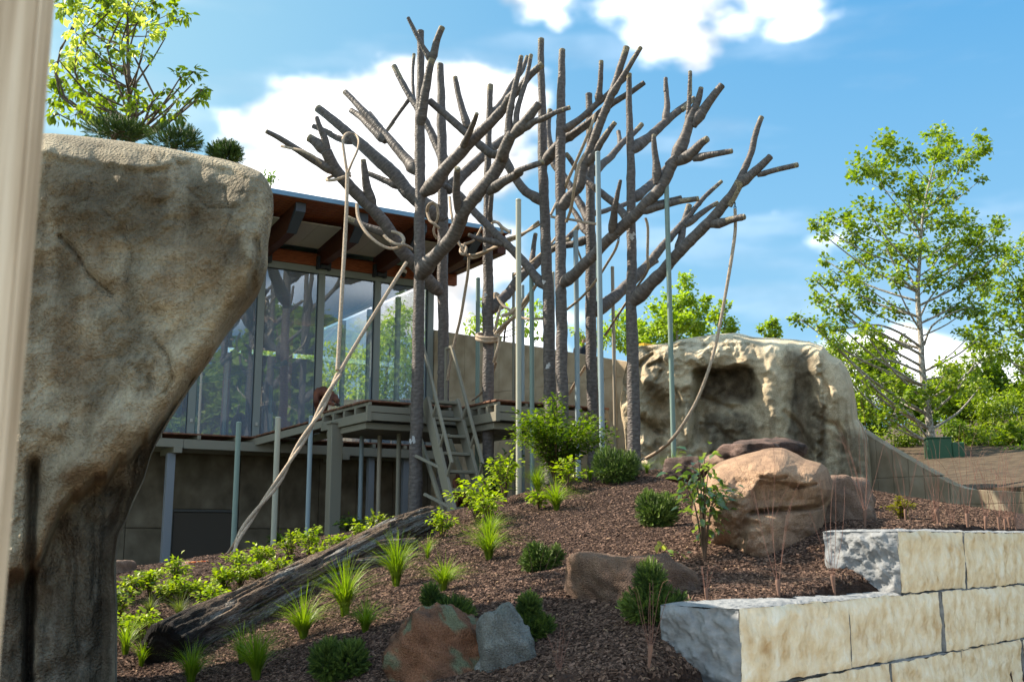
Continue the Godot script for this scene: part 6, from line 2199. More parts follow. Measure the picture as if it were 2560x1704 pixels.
	leaf_tree("young_tree", "bright yellow green young tree over the wall beside the tan pole", "tree", "far trees", [[1538, 950, 30, 7], [1538, 850, 30, 4], [1548, 785, 30, 2]], [], cl, 0.12, broad, 1.3, mid * 1.2, lime * 1.3, M.trunk_brown, 0.5)
	cl = [[1190, 790, 26, 22], [1178, 828, 26, 20], [1262, 800, 26, 24], [1230, 830, 26, 22], [1332, 790, 26, 24], [1308, 822, 26, 24], [1350, 843, 26, 12], [1275, 775, 26, 14], [1200, 755, 26, 7], [1345, 765, 26, 14], [1205, 815, 26, 16]]
	leaf_tree("young_tree", "bright green young tree spreading over the concrete wall behind the wound rope", "tree", "far trees", [[1260, 900, 26, 8], [1262, 830, 26, 5], [1280, 770, 26, 2]], [], cl, 0.12, broad, 0.95, mid * 1.2, lime * 1.3, M.trunk_brown, 0.5)
	cl = [[1443, 826, 27, 16], [1452, 845, 27, 14], [1090, 824, 27, 10], [1106, 818, 27, 8]]
	leaf_tree("young_tree", "small leafy treetop beside the person over the concrete wall", "tree", "far trees", [[1446, 900, 27, 5], [1446, 850, 27, 3], [1444, 815, 27, 2]], [], cl.slice(0, 2), 0.12, broad, 1.0, mid, lime * 1.2, M.trunk_brown, 0.5)
	cl = [[676, 444, 26, 12], [668, 436, 26, 10], [682, 452, 26, 9]]
	leaf_tree("young_tree", "tiny green treetop peeping over the pavilion roof beside the overhanging rock", "tree", "far trees", [[676, 560, 26, 4], [676, 480, 26, 3], [676, 440, 26, 2]], [], cl, 0.10, broad, 1.0, deep, mid, M.trunk_brown, 0.5)
	# seen through the pavilion's glass
	cl = [[985, 800, 33, 44], [960, 850, 33, 50], [1010, 870, 34, 52], [930, 900, 33, 54], [985, 930, 33, 56], [880, 930, 34, 50], [1030, 960, 33, 50], [900, 985, 33, 50], [960, 1000, 33, 50], [840, 960, 35, 40]]
	leaf_tree("young_tree", "sunny green tree seen through the right panes of the pavilion", "tree", "far trees", [[960, 1120, 33, 10], [965, 950, 33, 7], [985, 810, 33, 3]], [], cl, 0.15, broad, 1.3, mid * 1.3, lime * 1.4, M.trunk_brown, 0.5)
	cl = []
	for k in 16:
		cl.append([560 + k * 17 + rnd(-8, 8), 930 + rnd(-40, 60), 38.0 + rnd(-1, 1), rnd(34, 50)])
	leaf_tree("hedge", "green hedge seen through the left panes of the pavilion", "hedge", "far trees", [[690, 1110, 38, 8], [690, 1000, 38, 6], [690, 930, 38, 3]], [], cl, 0.17, broad, 1.1, mid, lime * 1.2, M.trunk_brown, 0.5)
	# trees across the yard, behind the one who looks: they show in the glass
	var big := []
	for q in [[16.0, 5.5, 12.5], [21.0, 1.0, 16.0], [27.0, -5.0, 18.0], [26.0, 7.5, 16.0], [33.0, 1.0, 20.0], [20.0, -8.0, 16.0], [36.0, -10.0, 20.0], [13.0, -3.5, 11.0], [40.0, 8.0, 19.0]]:
		big.append(q)
	for k in big.size():
		yard_tree(Vector3(big[k][0], -0.3, -big[k][1]), big[k][2] * 0.80, deep * 1.2, lime * 0.8, lobed, k)


func yard_tree(foot: Vector3, high: float, a: Color, b: Color, shape: Mesh, sd: int) -> void:
	var o := thing("shade_tree", "large leafy shade tree across the yard whose reflection darkens the pavilion glass", "tree", foot, "shade trees reflected in the glass")
	var g := G.new()
	tube_of(g, [foot, foot + Vector3(0.1, high * 0.4, 0), foot + Vector3(0, high * 0.85, 0.1)], [0.28, 0.2, 0.06], 0.5, 10, fn, 0.2)
	var places: Array[Transform3D] = []
	var tints := PackedColorArray()
	for k in 40:
		var t := sqrt(rng.randf())
		var az := rnd(0, TAU)
		var wide := high * 0.36 * sin(PI * clampf(t * 0.82 + 0.12, 0.0, 1.0))
		var c := foot + Vector3(cos(az) * wide * sqrt(rng.randf()), high * (0.06 + 0.92 * t), sin(az) * wide * sqrt(rng.randf()))
		var base := foot + Vector3(0, maxf(high * 0.15, c.y - foot.y - 1.2), 0)
		tube_of(g, [base, base.lerp(c, 0.6), c], [0.07, 0.05, 0.02], 0.8, 5)
		var r := high * rnd(0.07, 0.12)
		for j in 420:
			var p := c + rand_dir() * r * pow(rng.randf(), 0.4)
			places.append(leaf_place(p, rand_dir() - Vector3(0, 0.3, 0), 0.38 * rnd(0.7, 1.3), Vector3(rnd(-0.7, 0.7), 1.0, rnd(-0.7, 0.7))))
			tints.append(tone(a, b, rng.randf()))
	part("trunk", g, M.trunk_brown, o)
	scatter("crown", shape, M.leaf, places, tints, o, foot)


# ---------------------------------------------------------------- the planting on the mound
func build_plants() -> void:
	rng.seed = 900
	var small := leaf_mesh(0.34, 0.10, 0.06)
	var oval := leaf_mesh(0.30, 0.08, 0.22)
	var lime := Color(0.42, 0.50, 0.03)
	var green := Color(0.18, 0.28, 0.03)
	var deep := Color(0.028, 0.06, 0.018)
	# low lime shrubs between the log and the deck: foot, height and half width in pixels, distance, where
	var low := [[296, 1552, 95, 50, 9.3, "darkest low shrub right at the foot of the overhanging rock"], [330, 1500, 100, 40, 10.2, "lime shrub before the half hidden pinkish boulder"], [372, 1490, 118, 34, 10.4, "tall sprig of lime leaves between the two left boulders"],
		[412, 1505, 75, 40, 10.2, "lime shrub spreading in front of the flat boulder's left end"], [438, 1470, 110, 28, 10.9, "sprig of lime leaves rising across the flat boulder's left end"], [458, 1500, 95, 42, 10.3, "lime shrub in front of the middle of the flat boulder"],
		[510, 1495, 60, 40, 10.4, "low pale shrub at the centre below the flat boulder"], [355, 1602, 85, 46, 8.9, "single small lime shrub on open mulch above the charred log end"], [528, 1535, 70, 40, 9.6, "lime shrub touching the log's upper side near its charred end"], [556, 1480, 95, 48, 10.6, "lime shrub below the right end of the flat boulder"],
		[600, 1470, 90, 46, 10.9, "lime shrub left of the foot of the twisted rope"], [590, 1425, 75, 36, 11.6, "lime tuft of leaves at the foot of the twisted rope"], [645, 1470, 75, 40, 10.8, "low lime shrub behind the middle of the log"], [655, 1425, 95, 46, 11.5, "lime shrub in front of the cream pole"],
		[700, 1440, 75, 44, 11.2, "silvery lit shrub close behind the log"], [725, 1400, 95, 48, 12.0, "lime shrub right of the cream pole"], [775, 1400, 100, 50, 12.0, "tallest lime shrub of the row behind the log"], [800, 1410, 60, 36, 11.7, "small lime shrub tucked against the log behind the square post"],
		[850, 1375, 60, 44, 12.4, "low lime shrub right of the square platform post"], [900, 1350, 62, 44, 13.0, "lime shrub behind the log's forked stubs"], [945, 1330, 60, 40, 13.3, "lime shrub behind the upper part of the log"], [1000, 1305, 60, 40, 13.9, "low lime shrub below the leftmost climbing tree"],
		[1105, 1345, 105, 46, 12.2, "lime shrub beside the log's upper end below the ladder"], [310, 1590, 60, 30, 8.9, "sparse dark shrub in the shade of the overhanging rock"]]
	for q in low:
		var p := ground_at(q[0], q[1], q[4] - 2.5, q[4] + 2.5)
		var k := -p.z / LENS
		shrub("low_shrub", q[5], "shrub", "low lime green shrubs behind the log", p, q[2] * k * rnd(0.62, 1.0), q[3] * k * rnd(0.85, 1.15), 8, int(q[2] * q[3] * 0.042) + 60, 0.044, small, green if rng.randf() < 0.7 else deep * 1.6, lime, null, 0.22, 0.4)
	for q in [[1195, 1315, 100, 70, 13.2, "lime leaved shrub at the foot of the ladder's right rail"], [1215, 1330, 70, 44, 12.6, "lower lime shrub just left of the cream pole's foot"], [1260, 1260, 120, 40, 13.9, "pale leaved shrub behind the cream pole's foot"],
			[1420, 1230, 70, 44, 12.9, "lime shrub under the big rounded shrub"], [1345, 1275, 40, 30, 12.6, "small lime sprig right of the green pole's foot"]]:
		var p := ground_at(q[0], q[1], q[4] - 2.0, q[4] + 2.0)
		var k := -p.z / LENS
		shrub("low_shrub", q[5], "shrub", "shrubs at the foot of the poles", p, q[2] * k * 1.25, q[3] * k * 1.2, 10, int(q[2] * q[3] * 0.05) + 60, 0.058, small, green, lime, null, 0.2, 0.4)
	# shaded bushes behind
	for q in [[1262, 1230, 130, 50, 16.5, "deep green shaded bush against the concrete wall behind the cream pole"], [880, 1330, 60, 30, 16.0, "dark shaded bush under the platform"], [1240, 1225, 90, 34, 16.9, "dark green shaded bush beside the trunk in the smaller platform"], [700, 1345, 60, 26, 17.0, "dark little bush in the shade below the ramp"]]:
		var p := at(q[0], q[1], q[4])
		var k: float = q[4] / LENS
		shrub("shade_shrub", q[5], "shrub", "shaded bushes", Vector3(p.x, minf(p.y, height(p.x, q[4])), p.z), q[2] * k * 1.2, q[3] * k * 1.2, 10, 260, 0.07, oval, deep, green * 0.7)
	# the big rounded shrub in the middle
	var p0 := ground_at(1392, 1212, 11.0, 15.5)
	var kk := -p0.z / LENS
	shrub("rounded_shrub", "big rounded bright green shrub in front of the middle climbing trees", "shrub", "", p0, 225 * kk, 150 * kk, 40, 4600, 0.054, small, Color(0.06, 0.12, 0.016), Color(0.20, 0.28, 0.02), null, 0.16, 0.3)
	# broad leaved sapling before the big boulder
	p0 = ground_at(1762, 1398, 6.0, 9.0)
	shrub("sapling", "glossy broad leaved sapling with several reddish stems before the big boulder", "sapling", "", p0, 0.76, 0.19, 8, 210, 0.070, oval, Color(0.022, 0.055, 0.022), Color(0.06, 0.11, 0.02), glossy(), 0.12, 0.6)
	p0 = ground_at(1650, 1385, 6.0, 9.0)
	shrub("wilted_sprig", "wilted drooping sprig of leaves lying on the mulch left of the sapling", "sprig", "", p0, 0.09, 0.035, 3, 10, 0.05, oval, Color(0.05, 0.07, 0.02), Color(0.10, 0.13, 0.04), null, 0.5, 1.5)
	p0 = ground_at(1700, 1400, 6.0, 9.0)
	shrub("leaf_sprig", "few glossy leaves low on the mulch between sprig and sapling", "sprig", "", p0, 0.05, 0.08, 3, 6, 0.06, oval, deep, green, glossy(), 0.3, 0.2)
	# yellow shrub and slips in the upper planter
	p0 = ground_at(2255, 1300, 6.5, 9.5)
	shrub("golden_shrub", "yellow leaved low shrub behind the top course of the block wall", "shrub", "", p0, 0.20, 0.15, 12, 420, 0.028, small, Color(0.14, 0.14, 0.012), Color(0.30, 0.27, 0.016), null, 0.1, 0.1)
	p0 = at(2120, 1262, 9.0)
	shrub("leaf_sprig", "light green sprig at the foot of the cliff right of the big boulder", "sprig", "", p0, 0.16, 0.12, 6, 60, 0.04, small, green, lime)
	# dwarf conifers
	var na := Color(0.03, 0.065, 0.015)
	var nb := Color(0.25, 0.35, 0.05)
	var v := func(x, y, zz): return Vector3(x, y, zz)
	for q in [[1542, 1206, 12.4, 0.24, 0.36, "dwarf conifer on the crest of the mound beside the tallest pole", 0], [1645, 1318, 8.9, 0.155, 0.28, "light green dwarf conifer left of the sapling", 0], [1348, 1428, 7.6, 0.13, 0.16, "low dark dwarf conifer alone in the middle of the mulch", 1],
			[1115, 1562, 6.3, 0.13, 0.19, "shaded dwarf conifer with a separate upright lobe, above the rusty boulder", 2], [1325, 1602, 5.9, 0.105, 0.20, "pointed shaded dwarf conifer above the lichen stone", 3], [1632, 1560, 5.8, 0.155, 0.26, "green dwarf conifer leaning against the brown half shaded boulder", 3],
			[845, 1704, 6.0, 0.14, 0.19, "square trimmed dark conifer at the bottom edge left of the rusty boulder", 4]]:
		var foot := ground_at(q[0], q[1], q[2] - 2.0, q[2] + 2.0)
		var w: float = q[3]
		var h: float = q[4]
		var lobes := []
		match q[6]:
			0: lobes = [[v.call(-w * 0.45, h * 0.55, 0), v.call(w * 0.62, h * 0.50, w * 0.7), 1.0], [v.call(w * 0.4, h * 0.50, 0.02), v.call(w * 0.66, h * 0.44, w * 0.7), 1.0], [v.call(0, h * 0.35, 0.05), v.call(w * 0.8, h * 0.38, w * 0.8), 0.8]]
			1: lobes = [[v.call(0, h * 0.40, 0), v.call(w * 0.9, h * 0.5, w * 0.8), 1.2], [v.call(w * 0.9, h * 0.6, 0), v.call(w * 0.28, h * 0.4, w * 0.3), 0.3], [v.call(-w * 0.2, h * 0.8, 0), v.call(w * 0.4, h * 0.3, w * 0.4), 0.4]]
			2: lobes = [[v.call(w * 0.25, h * 0.34, 0), v.call(w * 0.85, h * 0.40, w * 0.7), 1.2], [v.call(-w * 0.65, h * 0.75, 0), v.call(w * 0.30, h * 0.35, w * 0.3), 0.5]]
			3: lobes = [[v.call(-w * 0.1, h * 0.30, 0), v.call(w * 0.85, h * 0.34, w * 0.7), 1.0], [v.call(-w * 0.05, h * 0.72, 0), v.call(w * 0.42, h * 0.38, w * 0.4), 0.7], [v.call(w * 0.6, h * 0.28, 0), v.call(w * 0.45, h * 0.25, w * 0.4), 0.4]]
			4: lobes = [[v.call(-w * 0.4, h * 0.5, 0), v.call(w * 0.55, h * 0.5, w * 0.6), 1.0], [v.call(w * 0.4, h * 0.5, 0), v.call(w * 0.55, h * 0.5, w * 0.6), 1.0]]
		conifer(q[5], foot, lobes, 1150, 0.036 if w < 0.2 else 0.046, na, nb * (0.9 if q[6] > 0 else 1.1))
	# on the overhanging rock
	for q in [[282, 342, 7.3, 0.20, 0.09, "flat dark conifer on the rock top under the bright green tree"], [430, 372, 7.2, 0.17, 0.12, "dark conifer spilling over the rock's upper edge"], [556, 400, 7.15, 0.10, 0.08, "small dark conifer near the rock's right shoulder"]]:
		var foot := at(q[0], q[1], q[2])
		conifer(q[5], foot, [[v.call(0, q[4] * 0.5, 0), v.call(q[3], q[4], q[3] * 0.7), 1.3], [v.call(q[3] * 0.5, q[4] * 0.25, 0.05), v.call(q[3] * 0.7, q[4] * 0.8, q[3] * 0.5), 0.8]], 420, 0.045, na, nb * 0.6)
	build_grasses()
	build_twigs()


func glossy() -> StandardMaterial3D:
	if not M.has("leaf_gloss"):
		M.leaf_gloss = leafy(Color.WHITE, Color(0.5, 0.6, 0.2), 0.25)
		M.leaf_gloss.metallic_specular = 0.6
	return M.leaf_gloss


func build_grasses() -> void:
	var a := Color(0.15, 0.25, 0.02)
	var b := Color(0.30, 0.40, 0.04)
	var kinds := [tuft_mesh(240, 0.85, 1, a, b), tuft_mesh(230, 1.15, 2, a, b), tuft_mesh(110, 1.0, 3, Color(0.10, 0.14, 0.05), Color(0.24, 0.28, 0.14)), tuft_mesh(70, 0.8, 4, a, b)]
	var proto := []
	# foot, height in pixels, kind, distance, label
	var spots := [[990, 1468, 110, 0, 8.6, "full lime grass tuft before the log's forked stubs"], [862, 1543, 118, 0, 7.9, "tall lime grass tuft before the middle of the log"], [758, 1600, 105, 1, 7.4, "broad grass tuft where sun meets shade below the log"], [912, 1585, 75, 1, 7.3, "low grass tuft right of the tall lime one"],
		[1068, 1398, 55, 3, 10.0, "small grass tuft beside the ends of the log's stubs"], [1108, 1480, 75, 1, 8.2, "grass tuft above the two lobed shaded conifer"], [1222, 1400, 85, 1, 9.9, "lower of the two lime tufts on the open slope"], [1226, 1352, 65, 1, 11.0, "upper of the two lime tufts on the open slope"],
		[1392, 1278, 70, 1, 11.8, "pale lime tuft on the crest under the rounded shrub"], [640, 1704, 110, 0, 6.3, "shaded grass tuft under the log at the bottom edge"], [605, 1660, 90, 3, 6.8, "thin shaded grass tuft below the log"], [475, 1716, 85, 0, 6.4, "dark grass tuft before the charred log end"],
		[312, 1640, 85, 3, 7.9, "narrow upright grass tuft at the foot of the overhanging rock"], [352, 1668, 70, 3, 7.5, "sprawling little grass tuft left of the charred log end"], [446, 1552, 60, 2, 9.0, "silvery grass tuft on the mulch above the log"], [372, 1540, 50, 2, 9.4, "silvery grass tuft under the lime shrubs by the rock"],
		[600, 1515, 40, 2, 9.6, "thin silvery grass at the upper side of the log"], [1618, 1184, 34, 3, 12.9, "tiny grass tuft on the crest left of the green pole"], [1688, 1184, 48, 1, 12.9, "grass tuft round the foot of the right hand green pole"], [1476, 1204, 46, 3, 13.0, "thin grass tuft on the crest beside the dwarf conifer"],
		[1345, 1250, 60, 0, 14.6, "shaded green grass behind the green pole's foot"]]
	for q in spots:
		var p := ground_at(q[0], q[1], q[4] - 2.0, q[4] + 2.0)
		var s: float = q[2] * -p.z / LENS * 1.45
		var o := thing("grass_tuft", q[5], "grass", p, "tufts of ornamental grass", rnd(0, TAU))
		o.rotation.x = rnd(-0.08, 0.08)
		var m := own("blades", kinds[q[3]], M.grass, o)
		m.scale = Vector3(s, s, s) * Vector3(rnd(0.9, 1.15), 1.0, rnd(0.9, 1.15))


# tied bundles of bare red stems
func build_twigs() -> void:
	rng.seed = 333
	var v := 0
	for q in [[2164, 1322, 6.9, 45, 320, 9, "leftmost bundle of bare red stems behind the top course"], [2265, 1304, 7.1, 30, 230, 6, "bundle of bare red stems in front of the yellow shrub"], [2348, 1313, 7.2, 38, 230, 8, "bundle of tall bare red stems right of the yellow shrub"],
			[2336, 1312, 7.5, 10, 110, 5, "low spreading bundle of thin stems right of the yellow shrub"], [2382, 1318, 7.4, 12, 120, 5, "loose thin stems between two taller red bundles"], [2420, 1320, 7.4, 32, 250, 8, "fanned bundle of bare red stems at the middle of the planter"],
			[2465, 1322, 7.6, 30, 220, 7, "bundle of bare red stems left of the crowded right hand group"], [2499, 1324, 7.8, 30, 200, 7, "leftmost bundle of the crowded right hand group"], [2514, 1325, 7.6, 26, 200, 6, "second bundle of the crowded right hand group"],
			[2527, 1325, 7.9, 28, 190, 6, "third bundle of the crowded right hand group"], [2541, 1325, 7.8, 28, 190, 6, "bundle of bare red stems nearest the right edge"],
			[1768, 1512, 5.75, 40, 85, 6, "stubby cut bundle behind the lower course at its left end"], [1948, 1492, 6.0, 40, 330, 5, "bundle of long thin stems rising before the big boulder"], [2088, 1498, 5.9, 40, 310, 5, "bundle of long thin stems before the upper block's broken end"],
			[1915, 1386, 6.9, 8, 260, 8, "fan of very thin stems at the big boulder's base"], [1622, 1690, 5.0, 60, 250, 7, "shaded bundle of thin stems in front of the lower block's broken end"], [1345, 1530, 5.9, 8, 190, 5, "few very thin stems by the pointed shaded conifer"],
			[1398, 1690, 5.2, 12, 120, 8, "shaded fan of short red stems on the mulch right of the lichen stone"]]:
		v += 1
		var p := ground_at(q[0], q[1], q[2] - 1.2, q[2] + 1.6)
		var k := -p.z / LENS
		var o := thing("twig_bundle", q[6], "stems", p, "bundles of bare stems")
		var base: float = q[3] * k
		var g := G.new()
		var lean := Vector3(rnd(-0.12, 0.12), 1, rnd(-0.1, 0.1)).normalized()
		if q[3] > 15:
			g.tube(PackedVector3Array([p - lean * 0.02, p + lean * base * 0.5, p + lean * base * 0.8, p + lean * base]), PackedFloat32Array([0.006, 0.010, 0.014, 0.013]), 8, true, fine, 0.5)
			part("tied_base", g, M.twig_base, o)
		var h: float = q[4] * k
		for j in q[5]:
			g = G.new()
			var az: float = TAU * (j + rnd(-0.3, 0.3)) / q[5]
			var out: Vector3 = Vector3(cos(az), 0, sin(az)) * h * rnd(0.06, 0.30)
			var hh: float = h * rnd(0.7, 1.05)
			var s: Vector3 = p + lean * base * 0.9 + Vector3(cos(az), 0, sin(az)) * 0.008
			var bend: Vector3 = Vector3(rnd(-0.04, 0.04), 0, rnd(-0.04, 0.04)) * h * 3.0
			var sp := smooth_path([s, s + out * 0.35 + Vector3(0, hh * 0.35, 0), s + out * 0.75 + bend * 0.4 + Vector3(0, hh * 0.7, 0), s + out * 1.1 + bend + Vector3(0, hh - base, 0)], [0.0014, 0.0011, 0.0009, 0.0006], 0.05)
			g.tube(sp[0], sp[1], 5, false)
			part("stem", g, M.twig, o)


# ---------------------------------------------------------------- bodies: tapered bones melted into one skin
func skin(bones: Array, cell: float, melt: float, tint: Callable, shag := 0.0) -> G:
	var lo := Vector3(1e9, 1e9, 1e9)
	var hi := -lo
	for b in bones:
		var m: float = maxf(b[2], b[3]) + melt * 3.0 + cell * 2.0
		for e in 2:
			var p: Vector3 = b[e]
			lo = Vector3(minf(lo.x, p.x - m), minf(lo.y, p.y - m), minf(lo.z, p.z - m))
			hi = Vector3(maxf(hi.x, p.x + m), maxf(hi.y, p.y + m), maxf(hi.z, p.z + m))
	var nx := int((hi.x - lo.x) / cell) + 2
	var ny := int((hi.y - lo.y) / cell) + 2
	var nz := int((hi.z - lo.z) / cell) + 2
	var f := PackedFloat32Array()
	f.resize(nx * ny * nz)
	for b in bones:
		var p: Vector3 = b[0]
		var q: Vector3 = b[1]
		var m: float = maxf(b[2], b[3]) + melt * 3.0 + cell * 1.5
		var w := q - p
		var l := maxf(w.length_squared(), 1e-9)
		for z in range(maxi(0, int((minf(p.z, q.z) - m - lo.z) / cell)), mini(nz, int((maxf(p.z, q.z) + m - lo.z) / cell) + 2)):
			for y in range(maxi(0, int((minf(p.y, q.y) - m - lo.y) / cell)), mini(ny, int((maxf(p.y, q.y) + m - lo.y) / cell) + 2)):
				for x in range(maxi(0, int((minf(p.x, q.x) - m - lo.x) / cell)), mini(nx, int((maxf(p.x, q.x) + m - lo.x) / cell) + 2)):
					var c := lo + Vector3(x, y, z) * cell
					var t := clampf((c - p).dot(w) / l, 0.0, 1.0)
					var d: float = c.distance_to(p + w * t) - lerpf(b[2], b[3], t)
					f[(z * ny + y) * nx + x] += exp(-clampf(d / melt, -30.0, 30.0))
	for k in f.size():
		f[k] = -melt * log(f[k]) if f[k] > 1e-12 else 1.0
	var g := G.new()
	g.colored = true
	var at_cell := {}
	var corner := [0, 1, nx, nx + 1, nx * ny, nx * ny + 1, nx * ny + nx, nx * ny + nx + 1]
	var off := [Vector3(0, 0, 0), Vector3(1, 0, 0), Vector3(0, 1, 0), Vector3(1, 1, 0), Vector3(0, 0, 1), Vector3(1, 0, 1), Vector3(0, 1, 1), Vector3(1, 1, 1)]
	var edges := [[0, 1], [2, 3], [4, 5], [6, 7], [0, 2], [1, 3], [4, 6], [5, 7], [0, 4], [1, 5], [2, 6], [3, 7]]
	for z in nz - 1:
		for y in ny - 1:
			for x in nx - 1:
				var base := (z * ny + y) * nx + x
				var inside := 0
				for k in 8:
					if f[base + corner[k]] < 0.0:
						inside += 1
				if inside == 0 or inside == 8:
					continue
				var sum := Vector3.ZERO
				var n := 0
				for e in edges:
					var a := f[base + corner[e[0]]]
					var b := f[base + corner[e[1]]]
					if (a < 0.0) != (b < 0.0):
						sum += (off[e[0]] as Vector3).lerp(off[e[1]], a / (a - b))
						n += 1
				var p := lo + (Vector3(x, y, z) + sum / n) * cell
				if shag > 0.0:
					p += Vector3(fine.get_noise_3dv(p * Vector3(22, 5, 22)), fine.get_noise_3dv(p * 9.0), fine.get_noise_3dv(p * Vector3(22, 5, 22) + Vector3(5, 5, 5))) * shag
				at_cell[base] = g.vert(p, Vector2.ZERO, tint.call(p))
	for z in range(1, nz - 1):
		for y in range(1, ny - 1):
			for x in range(1, nx - 1):
				var base := (z * ny + y) * nx + x
				var a := f[base] < 0.0
				if a != (f[base + 1] < 0.0):
					net(g, at_cell, [base, base - nx, base - nx - nx * ny, base - nx * ny], a)
				if a != (f[base + nx] < 0.0):
					net(g, at_cell, [base, base - nx * ny, base - nx * ny - 1, base - 1], a)
				if a != (f[base + nx * ny] < 0.0):
					net(g, at_cell, [base, base - 1, base - 1 - nx, base - nx], a)
	g.outward()
	return g


func net(g: G, cells: Dictionary, k: Array, inside: bool) -> void:
	for e in k:
		if not cells.has(e):
			return
	if inside:
		g.quad(cells[k[0]], cells[k[1]], cells[k[2]], cells[k[3]])
	else:
		g.quad(cells[k[0]], cells[k[3]], cells[k[2]], cells[k[1]])


# hair that hangs from the skin
func hair(o: Node3D, body: G, n: int, long: float, a: Color, b: Color) -> void:
	var g := G.new()
	var v0 := g.vert(Vector3(-0.06, 0, 0))
	g.vert(Vector3(0.06, 0, 0))
	g.vert(Vector3(0.04, 0.55, 0.05))
	g.vert(Vector3(-0.04, 0.55, 0.05))
	g.vert(Vector3(0, 1.0, 0.0))
	g.quad(v0, v0 + 1, v0 + 2, v0 + 3)
	g.tri(v0 + 3, v0 + 2, v0 + 4)
	var c := Vector3.ZERO
	for p in body.v:
		c += p / body.v.size()
	var places: Array[Transform3D] = []
	var tints := PackedColorArray()
	for k in n:
		var p := body.v[rng.randi() % body.v.size()]
		var out := (p - c).normalized()
		places.append(leaf_place(p - out * 0.01, Vector3(out.x * 0.5, -1.0, out.z * 0.5) + rand_dir() * 0.25, long * rnd(0.6, 1.2), out))
		tints.append(tone(a, b, rng.randf()))
	scatter("hair", g.mesh(), M.fur, places, tints, o, o.position)


func build_figures() -> void:
	rng.seed = 64
	M.fur = plain(Color.WHITE, 0.75)
	M.fur.vertex_color_use_as_albedo = true
	M.flesh = plain(Color.WHITE, 0.6)
	M.flesh.vertex_color_use_as_albedo = true
	var red := Color(0.19, 0.068, 0.036)
	var dark := Color(0.075, 0.028, 0.020)
	var fur := func(p: Vector3) -> Color: return red.lerp(dark, clampf(0.5 + fn.get_noise_3dv(p * 6.0), 0.0, 1.0))
	# the orangutan climbing from the ramp to the platform
	var z := func(x: float, y: float, d: float) -> Vector3: return at(760.0 + x / 8.711, 930.0 + y / 8.711, d)
	var o := thing("orangutan", "dark red orangutan on all fours stepping from the ramp onto the platform", "orangutan", z.call(420, 980, 18.9), "orangutans")
	var bones := [[z.call(320, 445, 19.02), z.call(430, 430, 19.0), 0.088, 0.092], [z.call(430, 430, 19.0), z.call(570, 500, 18.88), 0.092, 0.080], [z.call(570, 505, 18.88), z.call(650, 540, 18.8), 0.060, 0.052],
		[z.call(672, 560, 18.76), z.call(690, 585, 18.72), 0.062, 0.048], [z.call(700, 605, 18.68), z.call(706, 618, 18.66), 0.034, 0.030],
		[z.call(285, 480, 18.95), z.call(262, 640, 18.88), 0.066, 0.048], [z.call(262, 640, 18.88), z.call(285, 850, 18.95), 0.046, 0.030], [z.call(285, 850, 18.95), z.call(322, 885, 18.88), 0.028, 0.020],
		[z.call(410, 510, 19.1), z.call(448, 740, 19.0), 0.070, 0.050], [z.call(448, 740, 19.0), z.call(470, 980, 19.05), 0.046, 0.030], [z.call(470, 980, 19.05), z.call(515, 1000, 18.98), 0.028, 0.020],
		[z.call(575, 530, 18.8), z.call(555, 650, 18.7), 0.052, 0.040], [z.call(555, 650, 18.7), z.call(640, 705, 18.62), 0.038, 0.027],
		[z.call(610, 520, 18.95), z.call(722, 610, 18.9), 0.050, 0.038], [z.call(722, 610, 18.9), z.call(716, 690, 18.84), 0.036, 0.026]]
	var body := skin(bones, 0.013, 0.011, fur, 0.010)
	part("body", body, M.fur, o, true)
	hair(o, body, 1800, 0.045, dark, red * 1.3)
	for h in [[z.call(640, 705, 18.62), Vector3(1, -0.1, 0.2)], [z.call(716, 690, 18.84), Vector3(0.6, -0.2, 0.6)]]:
		hand(o, h[0], h[1], 0.55)
	# the one sitting in the shade behind the ladder
	z = func(x: float, y: float, d: float) -> Vector3: return at(1080.0 + x / 7.84, 1150.0 + y / 7.84, d)
	o = thing("orangutan", "reddish orangutan sitting in the dark behind the lower treads of the ladder", "orangutan", z.call(520, 1000, 17.5), "orangutans")
	bones = [[z.call(560, 850, 17.5), z.call(550, 560, 17.55), 0.116, 0.109], [z.call(550, 560, 17.55), z.call(540, 380, 17.5), 0.109, 0.082], [z.call(550, 300, 17.4), z.call(565, 260, 17.38), 0.071, 0.061], [z.call(545, 310, 17.28), z.call(545, 325, 17.24), 0.041, 0.034],
		[z.call(470, 430, 17.45), z.call(480, 620, 17.25), 0.058, 0.042], [z.call(480, 620, 17.25), z.call(545, 760, 17.05), 0.041, 0.029], [z.call(640, 430, 17.5), z.call(670, 640, 17.35), 0.058, 0.042], [z.call(670, 640, 17.35), z.call(640, 800, 17.1), 0.041, 0.029],
		[z.call(500, 870, 17.4), z.call(470, 740, 17.05), 0.068, 0.048], [z.call(470, 740, 17.05), z.call(470, 1000, 17.0), 0.044, 0.031], [z.call(620, 870, 17.4), z.call(670, 760, 17.1), 0.068, 0.048], [z.call(670, 760, 17.1), z.call(660, 1000, 17.05), 0.044, 0.031]]
	body = skin(bones, 0.018, 0.014, fur, 0.012)
	part("body", body, M.fur, o, true)
	hair(o, body, 1400, 0.05, dark, red * 1.3)
	build_person()


